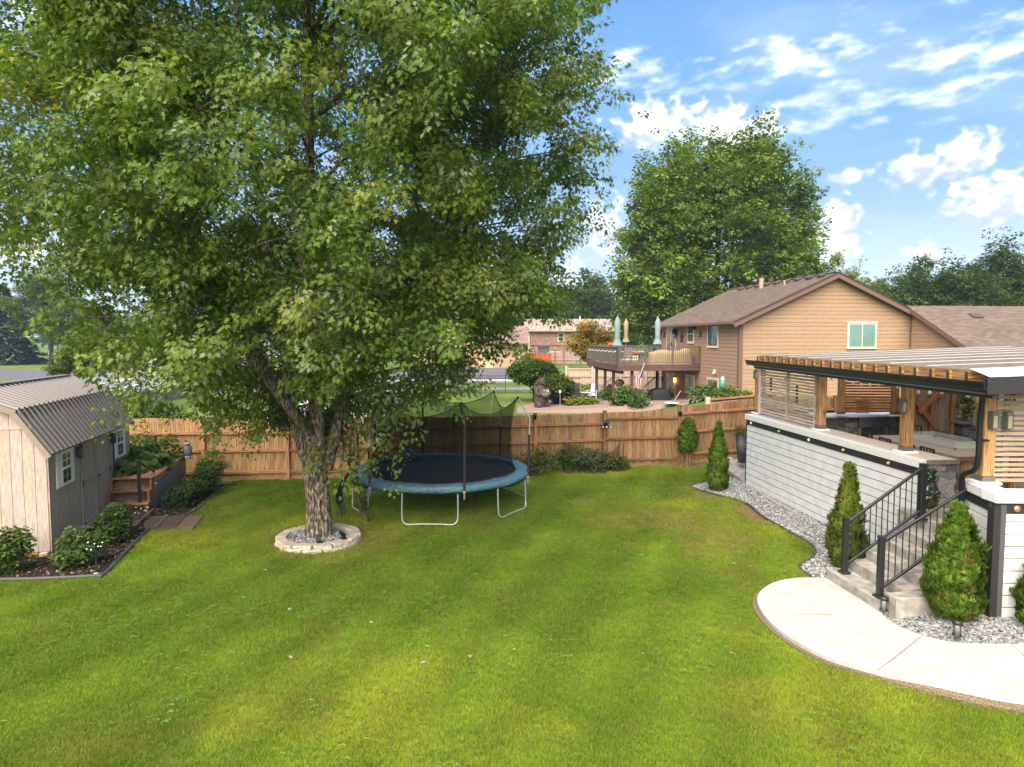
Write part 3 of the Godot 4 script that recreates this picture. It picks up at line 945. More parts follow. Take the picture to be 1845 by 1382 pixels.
# ---------- stone ring, lamps, hammock chair, branch
func stone(w: float, h: float, d: float, sd: int) -> Mesh:
	var r := RandomNumberGenerator.new()
	r.seed = sd
	var st := begin()
	st.set_smooth_group(-1)
	var P := []
	for y in [0.0, 0.35, 0.8, 1.0]:
		var k := 0.9 if y == 1.0 else 1.0
		var ring := []
		for q in [[-1, 1], [-0.3, 1.05], [0.4, 1.02], [1, 1], [1, -1], [-1, -1]]:
			ring.append(Vector3(q[0] * w * 0.5 * k + r.randf_range(-0.008, 0.008), y * h, q[1] * d * 0.5 * k + r.randf_range(-0.014, 0.014)))
		P.append(ring)
	for i in 3:
		for k in 6: quad(st, P[i][k], P[i][(k + 1) % 6], P[i + 1][(k + 1) % 6], P[i + 1][k])
	for k in 4: tri(st, P[3][0], P[3][k + 1], P[3][k + 2])
	return done(st)
func rock(sd: int) -> Mesh:
	var r := RandomNumberGenerator.new()
	r.seed = sd
	var st := begin()
	st.set_smooth_group(-1)
	var top := Vector3(r.randf_range(-0.3, 0.3), 0.5, r.randf_range(-0.3, 0.3))
	var a := []
	for k in 5: a.append(Vector3(cos(TAU * k / 5) * r.randf_range(0.6, 1.0), r.randf_range(-0.1, 0.3), sin(TAU * k / 5) * r.randf_range(0.5, 1.0)))
	for k in 5:
		tri(st, top, a[(k + 1) % 5], a[k])
		tri(st, a[k], a[(k + 1) % 5], Vector3(0, -0.4, 0))
	return done(st)
func pebbles(parent: Node, n: String, poly: Array, count: int, size: float, tones: Array, lift := 0.0, keep_out := [], flatness := 0.7) -> MultiMeshInstance3D:
	var pp := PackedVector2Array(poly)
	var lo := pp[0]
	var hi := pp[0]
	for p in pp:
		lo = lo.min(p)
		hi = hi.max(p)
	var i := 0
	while i < count:
		var p := Vector2(rf(lo.x, hi.x), rf(lo.y, hi.y))
		if not inside(p, pp): continue
		i += 1
		var s := size * rf(0.55, 1.3)
		put(ybasis(rf(0, TAU), rf(-0.5, 0.5), rf(-0.5, 0.5), 1.0).scaled_local(Vector3(s, s * flatness, s)), W(p.x, gh(p.x, p.y) + lift, p.y), jit(tones[rng.randi() % tones.size()], 0.25))
	var m := mat("pebble_stone", Color.WHITE, 0.9, 0.3)
	m.vertex_color_use_as_albedo = true
	return strew(parent, n, rock(3), m)
const GREYS := [Color(0.28, 0.285, 0.295), Color(0.20, 0.21, 0.22), Color(0.40, 0.40, 0.41), Color(0.33, 0.31, 0.29), Color(0.14, 0.15, 0.16)]
func make_ring():
	var c := Vector2(-4.28, 14.86)
	var t := thing("stone_ring", "tan stone block planter ring round the maple trunk", "planter", W(c.x, 0, c.y))
	for row in 2:
		var n := 13
		for k in n:
			var an := TAU * (k + 0.5 * row) / n + 0.12
			var m := mott("ring_stone_%d" % (k % 4), [lin(0.66, 0.56, 0.44), lin(0.62, 0.53, 0.43), lin(0.70, 0.60, 0.48), lin(0.60, 0.50, 0.39)][k % 4], 0.95, Vector3(3, 3, 3), 0.7, 51, 0.6)
			var R := 0.81 - 0.025 * row
			add(t, "stone_block", stone(0.398 - 0.02 * row, 0.085, 0.2 if row == 0 else 0.22, k + row * 20), m, Vector3(sin(an) * R, 0.0 + 0.087 * row, cos(an) * R), Basis(Vector3.UP, an))
	var ring := []
	for k in 20: ring.append(Vector2(c.x + cos(TAU * k / 20) * 0.72, c.y + sin(TAU * k / 20) * 0.72))
	var bed := add(t, "gravel_bed", sheet(ring, 0.1, 0.1), mott("bed_grit", lin(0.16, 0.16, 0.16), 1, Vector3(3, 3, 3), 0.5, 52), W(-c.x, 0, -c.y))
	var g := pebbles(self, "ring_gravel", ring, 1500, 0.032, GREYS, 0.12)
	g.name = "gravel"
	tag(g, "loose grey gravel inside the stone ring")
	var black := mat("black_plastic", Color(0.06, 0.06, 0.065), 0.5)
	for s in [[-4.10, 14.2, 0.25, "upright slatted black solar spotlight on the front of the stone ring"], [-3.66, 14.5, -0.7, "tilted black solar spotlight on the right of the stone ring"]]:
		var o := thing("spotlight", s[3], "light", W(s[0], 0.17, s[1]), s[2], "solar spotlights on the stone ring")
		add(o, "base", box(0.13, 0.03, 0.09, 0.008), black, Vector3(0.03, 0.015, 0))
		var hb := Basis(Vector3.RIGHT, -0.25 if s[2] > 0 else 0.7)
		var hd := add(o, "housing", box(0.11, 0.15, 0.05, 0.01), black, Vector3(0, 0.11, 0), hb)
		for k in 5: add(hd, "fin", box(0.11, 0.012, 0.012), black, Vector3(0, -0.05 + 0.025 * k, 0.03))
		add(hd, "solar_panel", box(0.1, 0.14, 0.006), mat("panel_grey", Color(0.45, 0.47, 0.52), 0.25), Vector3(0, 0, -0.03))
	# hanging chair with its spreader bar
	var h := thing("hanging_chair", "dark grey fabric hanging chair slung from the maple behind its trunk", "chair", W(-4.12, 0, 15.75))
	var cloth := mott("grey_canvas", lin(0.06, 0.062, 0.07), 0.95, Vector3(4, 4, 4), 0.6, 53)
	rod(h, "spreader_bar", mat("pale_pole", lin(0.6, 0.56, 0.5), 0.7), Vector3(-0.12, 1.75, 0), Vector3(0.52, 1.74, 0.1), 0.018)
	var st := begin()
	st.set_smooth_group(0)
	var rows := []
	for i in 9:
		var u := i / 8.0
		var r := []
		for k in 7:
			var v := k / 6.0 - 0.5
			r.append(Vector3(0.50 - 0.72 * sin(u * 2.0) * 0.62 + 0.03 * sin(v * 19 + u * 5), 1.62 - 1.25 * u + 0.25 * u * u * u, v * (0.12 + 0.55 * sin(u * 2.6)) - 0.05))
		rows.append(r)
	for i in 8:
		for k in 6: quad2(st, rows[i][k], rows[i + 1][k], rows[i + 1][k + 1], rows[i][k + 1])
	add(h, "seat_sling", done(st), cloth)
	for k in 14: add(h, "fringe", tube([rows[8][k % 7] + Vector3(0.02 * (k % 3), 0.02, 0), rows[8][k % 7] + Vector3(0.03 + 0.02 * (k % 4), -0.22 - 0.02 * (k % 5), 0.03)], [0.007, 0.004], 4), cloth)
	for s in [-1, 1]: add(h, "cord", tube([Vector3(0.5, 1.74, 0.08 * s), Vector3(0.48, 1.55, 0.1 * s), Vector3(0.32, 1.0, 0.25 * s)], [0.01, 0.01, 0.01], 5), cloth)
	add(h, "rope", tube([Vector3(0.2, 1.75, 0.05), Vector3(0.22, 3.2, 0.1)], [0.012, 0.012], 5), cloth)
	# leaning branch overgrown with leaves
	var b := thing("leaning_branch", "leafy mossy branch leaning against the trampoline's near left leg", "branch", W(-3.62, 0, 16.5))
	add(b, "stem", tube(curve([Vector3(0.1, 0.02, 0.1), Vector3(-0.12, 0.5, 0), Vector3(-0.3, 1.0, -0.1), Vector3(-0.42, 1.5, -0.3), Vector3(-0.35, 2.4, -0.5)], 12), [0.05, 0.048, 0.045, 0.04, 0.04, 0.036, 0.03, 0.03, 0.026, 0.024, 0.02, 0.018, 0.012], 9, 0.25), mott("mossy_bark", lin(0.20, 0.16, 0.07), 1, Vector3(6, 6, 6), 0.4, 54))
	for k in 90:
		var u := rng.randf()
		put(ybasis(rf(0, TAU), rf(-0.8, 0.5), 0, rf(0.3, 0.65)), Vector3(0.1 - 0.52 * u + rf(-0.09, 0.09), 0.05 + 1.6 * u, 0.1 - 0.35 * u + rf(-0.09, 0.09)), jit([Color(0.09, 0.13, 0.02), Color(0.16, 0.15, 0.03), Color(0.07, 0.10, 0.02)][k % 3], 0.2))
	strew(b, "leaves", sprig(7, 0.3, 0.12, MAPLE, 8), leaf_mat("maple_leaf"))
func quad2(st: SurfaceTool, a: Vector3, b: Vector3, c: Vector3, d: Vector3):
	for v in [a, c, b, a, d, c]: st.add_vertex(v)

# ---------- trampoline
func make_trampoline():
	var R := 2.33
	var H := 0.92
	var t := thing("trampoline", "large round trampoline with blue pad and black safety net", "trampoline", W(-1.92, 0.03, 18.35))
	var steel := mott("galvanised", lin(0.55, 0.57, 0.56), 0.42, Vector3(5, 5, 5), 0.75, 61)
	steel.metallic = 0.6
	var black := mat("foam_black", lin(0.018, 0.018, 0.02), 0.75)
	var mat_m := mott("jump_mat", lin(0.056, 0.044, 0.038), 0.85, Vector3(9, 9, 9), 0.8, 62)
	var disc := [Vector2(0, 0)]
	var prof := [Vector2(0.0, H - 0.03), Vector2(1.0, H - 0.026), Vector2(R - 0.27, H - 0.01), Vector2(R - 0.27, H - 0.03), Vector2(0, H - 0.06)]
	prof.reverse()
	add(t, "jumping_mat", lathe(prof, 64), mat_m)
	# puffy pad in wavy sections
	var st := begin()
	st.set_smooth_group(0)
	var N := 160
	var sect := func(k: int) -> Array:
		var an := TAU * k / N
		var w := nz.get_noise_2d(cos(an) * 60 + 7, sin(an) * 60) * 0.07
		var w2 := nz.get_noise_2d(cos(an) * 150 + 37, sin(an) * 150) * 0.055
		var seam := -0.012 if k % 20 == 0 else 0.0
		var o := []
		for q in [[R - 0.33, H + 0.0], [R - 0.29, H + 0.03 + w * 0.5], [R - 0.15, H + 0.055 + w2 + seam], [R - 0.02, H + 0.04 + w * 0.5 + seam], [R + 0.05 + w2, H - 0.0], [R + 0.055 + w, H - 0.09], [R + 0.03 + w, H - 0.16 + w], [R + 0.0, H - 0.1], [R - 0.2, H - 0.005]]:
			o.append(Vector3(cos(an) * q[0], q[1], sin(an) * q[0]))
		return o
	for k in N:
		var a: Array = sect.call(k)
		var b: Array = sect.call((k + 1) % N)
		for j in a.size(): quad2(st, a[j], b[j], b[(j + 1) % a.size()], a[(j + 1) % a.size()])
	var pm := mott("pad_vinyl", lin(0.095, 0.20, 0.25), 0.45, Vector3(1.2, 1.2, 1.2), 0.7, 63, 0.8)
	add(t, "spring_pad", done(st), pm)
	add(t, "frame_ring", tube_ring(R, H - 0.06, 0.024), steel)
	# W legs: each a bent tube with two uprights
	for k in 6:
		var an := TAU * k / 6 + PI / 2 + 0.02
		var half := 0.29
		var p := func(da: float, r: float, y: float) -> Vector3: return Vector3(cos(an + da) * r, y, sin(an + da) * r)
		var c := [p.call(-half, R, H - 0.06), p.call(-half, R + 0.02, 0.3), p.call(-half + 0.01, R + 0.03, 0.1), p.call(-half + 0.06, R + 0.02, 0.02), p.call(-0.1, R - 0.03, 0.03), p.call(0.1, R - 0.03, 0.03), p.call(half - 0.06, R + 0.02, 0.02), p.call(half - 0.01, R + 0.03, 0.1), p.call(half, R + 0.02, 0.3), p.call(half, R, H - 0.06)]
		add(t, "leg", tube(curve(c, 40), [0.021], 8), steel)
	for k in 48:
		var an := TAU * (k + 0.3) / 48
		if k % 3 == 0: add(t, "pad_strap", box(0.012, 0.13 + 0.05 * (k % 2), 0.006), black, Vector3(cos(an) * (R - 0.02), H - 0.2, sin(an) * (R - 0.02)))
	# poles and the net that hangs from them
	var tops := []
	var feet := []
	var np := 6
	for k in np:
		var an := TAU * k / np + 0.19
		var rr := R + 0.05
		var foot := Vector3(cos(an) * rr, H - 0.3, sin(an) * rr)
		var mid := Vector3(cos(an) * (rr + 0.05), H + 1.45, sin(an) * (rr + 0.05))
		var top := Vector3(cos(an) * (R - 0.22), 2.9, sin(an) * (R - 0.22))
		tops.append(top)
		feet.append(Vector3(cos(an) * (R - 0.3), H + 0.02, sin(an) * (R - 0.3)))
		var sleeve: float = [0.5, 1.0, 0.45, 0.4, 1.0, 0.4][k]
		var j := foot.lerp(mid, 0.97)
		var pole := add(t, "pole", tube([foot, foot.lerp(mid, 0.5), mid, mid.lerp(top, 0.35), top], [0.019], 8), steel)
		add(pole, "foam_sleeve", tube([foot.lerp(mid, 0.12), foot.lerp(mid, 0.5), mid.lerp(top, 0.0) if sleeve > 0.8 else foot.lerp(mid, 0.5 + sleeve * 0.5)] + ([top - (top - mid) * 0.06] if sleeve > 0.95 else []), [0.03], 9), black)
		add(pole, "pole_cap", lathe([Vector2(0, -0.03), Vector2(0.035, -0.03), Vector2(0.03, 0.02), Vector2(0, 0.035)], 9), black, top)
		add(pole, "clamp", box(0.07, 0.05, 0.05, 0.006), steel, foot + Vector3(0, 0.18, 0))
	var net := mat("net_mesh", Color(0.03, 0.04, 0.03, 0.5), 0.9, 0.1)
	net.transparency = BaseMaterial3D.TRANSPARENCY_ALPHA
	net.cull_mode = BaseMaterial3D.CULL_DISABLED
	for k in np:
		var a: Vector3 = tops[k]
		var b: Vector3 = tops[(k + 1) % np]
		var fa: Vector3 = feet[k]
		var fb: Vector3 = feet[(k + 1) % np]
		var s2 := begin()
		s2.set_smooth_group(0)
		var hem := []
		var cells := []
		for i in 11:
			var u := i / 10.0
			var sag := 4.0 * u * (1 - u)
			var top := a.lerp(b, u) + Vector3(0, -0.36 * sag, 0)
			top -= Vector3(top.x, 0, top.z).normalized() * 0.05 * sag
			var foot := fa.lerp(fb, u)
			foot += Vector3(foot.x, 0, foot.z).normalized() * 0.14 * sag
			hem.append(top)
			var col := []
			for j in 7:
				var v := j / 6.0
				var q := top.lerp(foot, v)
				var inw := Vector3(q.x, 0, q.z).normalized()
				col.append(q - inw * (0.16 * sin(v * PI) * (1.0 - 0.4 * sag)) + inw * 0.02 * sin(i * 2.3 + j))
			cells.append(col)
		for i in 10:
			for j in 6: quad2(s2, cells[i][j], cells[i][j + 1], cells[i + 1][j + 1], cells[i + 1][j])
		var panel := add(t, "net_panel", done(s2), net)
		add(panel, "hem", tube(hem, [0.011], 5), black)
	var ball := thing("play_ball", "dark blue ball with pale stars on the trampoline mat", "ball", W(-3.02, H + 0.15, 19.7))
	var rr := 0.215
	add(ball, "ball_skin", lathe(range(13).map(func(i): return Vector2(sin(PI * i / 12.0) * rr, -cos(PI * i / 12.0) * rr)), 24), mat("ball_blue", lin(0.012, 0.03, 0.10), 0.35))
	var star := []
	for k in 10: star.append(Vector2(sin(TAU * k / 10), cos(TAU * k / 10)) * (0.032 if k % 2 == 0 else 0.013))
	var sm_ := ext(star, 0.004)
	for k in 34:
		var y := 1.0 - 2.0 * (k + 0.5) / 34
		var a := k * 2.4
		var v := Vector3(cos(a) * sqrt(1 - y * y), y, sin(a) * sqrt(1 - y * y))
		add(ball, "star", sm_, mat("star_pale", lin(0.5, 0.6, 0.62), 0.5), v * rr, Basis.looking_at(-v, Vector3(0.1, 1, 0.2)))
	for k in 34:
		var q := Vector2(rf(-1.2, 1.7), rf(-1.3, 1.1))
		put(ybasis(rf(0, TAU), rf(-0.2, 0.2), rf(-0.2, 0.2), rf(0.07, 0.15)), W(-1.92 + q.x, H - 0.04 + 0.012, 18.35 + q.y), jit(Color(0.34, 0.30, 0.16), 0.3))
	var one := begin()
	leaf(one, Vector3.ZERO, Vector3(0, 0.1, 1), Vector3.UP, 1.0, MAPLE)
	strew(self, "fallen_leaves", done(one), leaf_mat("dry_leaf")).set_meta("label", "pale fallen leaves scattered on the trampoline mat")
	for k in 60:
		var q := Vector2(rf(-6, 5.5), rf(9, 21))
		put(ybasis(rf(0, TAU), rf(-0.2, 0.2), rf(-0.2, 0.2), rf(0.05, 0.09)), W(q.x, gh(q.x, q.y) + 0.045, q.y), jit(Color(0.42, 0.36, 0.24), 0.3))
	strew(self, "fallen_leaves", done(one), leaf_mat("dry_leaf")).set_meta("label", "few pale fallen leaves lying on the lawn")
func tube_ring(R: float, y: float, r: float, n := 72) -> Mesh:
	var pts := []
	for k in n + 1: pts.append(Vector3(cos(TAU * k / n) * R, y, sin(TAU * k / n) * R))
	return tube(pts, [r], 8, 0.0, false)

# ---------- shed
func make_shed():
	var L := 5.3
	var Wd := 3.1
	var t := thing("garden_shed", "taupe board shed with dark ribbed metal barn roof and double doors", "shed", W(-9.55, 0.1, 13.87), 0.2336)
	var sid := lin(0.50, 0.41, 0.325)
	var board := func(v: int) -> StandardMaterial3D: return wood("shed_board", sid, 1, v, 0.012, 0.85, 0.95)
	var trim := mott("shed_trim", lin(0.40, 0.31, 0.25), 0.8, Vector3(2, 2, 2), 0.88, 71)
	var dark := mat("groove_dark", lin(0.10, 0.075, 0.06), 0.9)
	# outline of the gable: x from 0 (right) to -Wd
	var roof_y := func(x: float) -> float:
		var q := absf(x + Wd * 0.5)
		return lerpf(3.32, 2.92, q / (Wd * 0.5 - 0.42)) if q < Wd * 0.5 - 0.42 else lerpf(2.92, 2.02, (q - Wd * 0.5 + 0.42) / 0.42)
	add(t, "core_wall", ext([Vector2(-0.02, 0), Vector2(-0.02, 2.0), Vector2(-0.44, 2.88), Vector2(-Wd * 0.5, 3.28), Vector2(-Wd + 0.44, 2.88), Vector2(-Wd + 0.02, 2.0), Vector2(-Wd + 0.02, 0)], L - 0.04), dark, Vector3(0, 0, -L + 0.02))
	for e in [0, 1]:
		var x := 0.0
		var i := 0
		while x > -Wd + 0.01:
			var x2 := maxf(x - 0.213, -Wd)
			var a := x - 0.004
			var b := x2 + 0.004
			for seg in 2: # below and above the level band
				var lo := 0.0 if seg == 0 else 2.62
				var ta: float = roof_y.call(a) if seg == 1 else minf(2.55, roof_y.call(a))
				var tb: float = roof_y.call(b) if seg == 1 else minf(2.55, roof_y.call(b))
				if seg == 1 and minf(ta, tb) < 2.64: continue
				add(t, "board", ext([Vector2(a, lo), Vector2(a, ta), Vector2(b, tb), Vector2(b, lo)], 0.018), board.call(i % 5), Vector3(0, 0, 0.0 if e == 0 else -L - 0.018))
			x = x2
			i += 1
		add(t, "level_trim", ext([Vector2(-0.22, 2.55), Vector2(-0.25, 2.62), Vector2(-Wd + 0.25, 2.62), Vector2(-Wd + 0.22, 2.55)], 0.03), board.call(1), Vector3(0, 0, 0.0 if e == 0 else -L - 0.03))
	var n := 25
	for i in n:
		var z := -L * (i + 0.5) / n
		if z < -1.72 and z > -3.62: continue
		add(t, "board", box(0.018, 2.03, L / n - 0.007), board.call(i % 5), Vector3(0.009, 1.015, z))
	add(t, "corner_trim", box(0.03, 2.02, 0.06), board.call(3), Vector3(0.012, 1.01, -0.03))
	add(t, "corner_trim", box(0.03, 2.02, 0.06), trim, Vector3(0.014, 1.01, -L + 0.03))
	# doors
	for s in 2:
		var z0 := -1.72 - 0.955 * s
		var door := add(t, "door", box(0.03, 1.96, 0.94), dark, Vector3(-0.0, 1.0, z0 - 0.475))
		for k in 5: add(door, "door_board", box(0.02, 1.94, 0.178), board.call((k + s) % 5), Vector3(0.014, 0, -0.38 + 0.19 * k))
		for y in [-0.93, 0.06, 0.92]: bar(door, "ledge", trim, Vector3(0.034, y, -0.47), Vector3(0.034, y, 0.47), 0.02, 0.12, 0.004)
		for zz in [-0.43, 0.43]: add(door, "stile", box(0.018, 1.96, 0.08), trim, Vector3(0.032, 0, zz))
		for y in [-0.93, 0.06, 0.92]: add(door, "hinge", box(0.012, 0.15, 0.05, 0.003), mat("iron_black", lin(0.015, 0.015, 0.015), 0.6), Vector3(0.052, y, 0.44 if s == 0 else -0.44))
		if s == 1: add(door, "handle", box(0.05, 0.03, 0.14, 0.008), mat("iron_black", Color.BLACK), Vector3(0.065, 0.04, 0.40))
	bar(t, "door_head", trim, Vector3(0.02, 2.03, -1.66), Vector3(0.02, 2.03, -3.68), 0.04, 0.07)
	bar(t, "door_sill", mat("sill_grey", lin(0.2, 0.17, 0.14)), Vector3(0.07, 0.04, -1.6), Vector3(0.07, 0.04, -3.7), 0.16, 0.05, 0.01)
	# windows with shutters
	var white := mat("white_vinyl", lin(0.72, 0.72, 0.68), 0.5)
	var glass := mat("dark_glass", lin(0.03, 0.035, 0.035), 0.06, 0.7)
	for zc in [-0.83, -4.42]:
		var wn := add(t, "window", box(0.05, 0.76, 0.50), white, Vector3(0.035, 1.6, zc))
		for y in [-0.17, 0.17]: add(wn, "pane", box(0.01, 0.28, 0.38), glass if y < 0 else mott("amber_glass", lin(0.15, 0.10, 0.05), 0.1, Vector3(2, 2, 2), 0.4, 72), Vector3(0.028, y, 0))
		for y in [-0.17, 0.17]:
			add(wn, "muntin", box(0.012, 0.28, 0.018), white if y > 0 else mat("muntin_dark", lin(0.25, 0.25, 0.25)), Vector3(0.034, y, 0))
			add(wn, "muntin", box(0.013, 0.018, 0.38), white if y > 0 else mat("muntin_dark", lin(0.25, 0.25, 0.25)), Vector3(0.034, y, 0))
		add(wn, "sash", box(0.02, 0.045, 0.42), white, Vector3(0.036, 0, 0))
		for s in [-1, 1]:
			var sh := add(t, "shutter", box(0.02, 0.78, 0.2), white, Vector3(0.03, 1.6, zc + s * 0.365))
			for k in 20: add(sh, "louvre", box(0.012, 0.026, 0.16), white, Vector3(0.014, -0.35 + 0.0368 * k, 0), Basis(Vector3.BACK, 0.5))
	var iron := mat("iron_black", Color.BLACK)
	for z in [-1.53, -3.80]:
		var lm := add(t, "lantern", box(0.1, 0.025, 0.1), iron, Vector3(0.085, 1.92, z))
		add(lm, "lantern_glass", box(0.08, 0.2, 0.08), mat("smoked_glass", lin(0.10, 0.075, 0.05), 0.15), Vector3(0, -0.12, 0))
		add(lm, "lantern_base", box(0.09, 0.02, 0.09), iron, Vector3(0, -0.23, 0))
		for q in [[-1, -1], [1, -1], [1, 1], [-1, 1]]: add(lm, "lantern_bar", box(0.01, 0.21, 0.01), iron, Vector3(q[0] * 0.042, -0.12, q[1] * 0.042))
	# skids and gravel board
	for x in [-0.12, -1.5, -2.9]: add(t, "skid", box(0.16, 0.1, L - 0.1), wood("skid_wood", Color(0.5, 0.36, 0.24), 2, 0), Vector3(x, -0.05, -L * 0.5 - 0.05))
	add(t, "floor_rim", box(0.04, 0.11, L), mat("rim_grey", lin(0.13, 0.11, 0.09)), Vector3(0.012, -0.055, -L * 0.5))
	tag(add(t, "rusty_block", box(0.62, 0.09, 0.14, 0.01), mott("orange_board", lin(0.62, 0.22, 0.02), 0.9, Vector3(3, 3, 3), 0.45, 73), Vector3(-0.52, -0.055, -0.02)), "orange stained block under the shed's front edge")
	add(t, "concrete_block", box(0.16, 0.1, 0.16, 0.01), mat("block_grey", lin(0.45, 0.40, 0.35)), Vector3(-0.11, -0.06, 0.0))
	# metal roof: two slopes each side, laid in panels
	var metal := mat("roof_metal", lin(0.175, 0.155, 0.148), 0.5, 0.5)
	metal.metallic = 0.25
	var kx := 0.52
	var ky := 2.95
	var slopes := [[Vector2(-kx, ky), Vector2(0.10, 2.02)], [Vector2(-Wd * 0.5, 3.36), Vector2(-kx + 0.05, ky - 0.005)]]
	for side in 2:
		for sl in slopes.size():
			var a: Vector2 = slopes[sl][0]
			var b: Vector2 = slopes[sl][1]
			if side == 1:
				a.x = -Wd - a.x
				b.x = -Wd - b.x
			var np := 6
			var pw := (L + 0.26) / np
			for k in np:
				add(t, "roof_panel", corrugated(a, b, pw, 4), metal, Vector3(0, 0, 0.13 - pw * k))
			# dark gap under each edge
			bar(t, "eave_trim" if sl == 0 else "knee_trim", mat("trim_black", lin(0.02, 0.02, 0.022), 0.5), Vector3(b.x - 0.02 * (1 - side * 2), b.y - 0.012, 0.12), Vector3(b.x - 0.02 * (1 - side * 2), b.y - 0.012, -L - 0.12), 0.03, 0.03)
			for e in [0.135, -L - 0.135]:
				bar(t, "rake_board", mott("rake_brown", lin(0.28, 0.215, 0.175), 0.6, Vector3(2, 2, 2), 0.9, 71), Vector3(a.x, a.y - 0.05, e), Vector3(b.x, b.y - 0.05, e), 0.02, 0.11)
	bar(t, "ridge_cap", metal, Vector3(-Wd * 0.5, 3.385, 0.13), Vector3(-Wd * 0.5, 3.385, -L - 0.13), 0.26, 0.025, 0.008)
	for k in 24: add(t, "ridge_closure", box(0.05, 0.02, 0.13), mat("trim_black", Color.BLACK), Vector3(-Wd * 0.5 + 0.13, 3.365, 0.08 - 0.231 * k))
func corrugated(a: Vector2, b: Vector2, w: float, ribs: int) -> Mesh:
	var key := "corr %s %s %f" % [a, b, w]
	if boxes.has(key): return boxes[key]
	var st := begin()
	st.set_smooth_group(-1)
	var nrm := (b - a).orthogonal().normalized()
	if nrm.y < 0: nrm = -nrm
	var sec := []
	for k in ribs:
		var z0 := w / ribs * k
		var p := w / ribs
		for q in [[0.0, 0.0], [0.50, 0.0], [0.58, 0.05], [0.80, 0.05], [0.92, 0.0]]: sec.append([z0 + q[0] * p, q[1]])
	sec.append([w, 0.0])
	for k in sec.size() - 1:
		var p := func(e: Vector2, s: Array) -> Vector3: return Vector3(e.x + nrm.x * s[1], e.y + nrm.y * s[1], -s[0])
		quad(st, p.call(a, sec[k]), p.call(b, sec[k]), p.call(b, sec[k + 1]), p.call(a, sec[k + 1]))
	boxes[key] = done(st)
	return boxes[key]

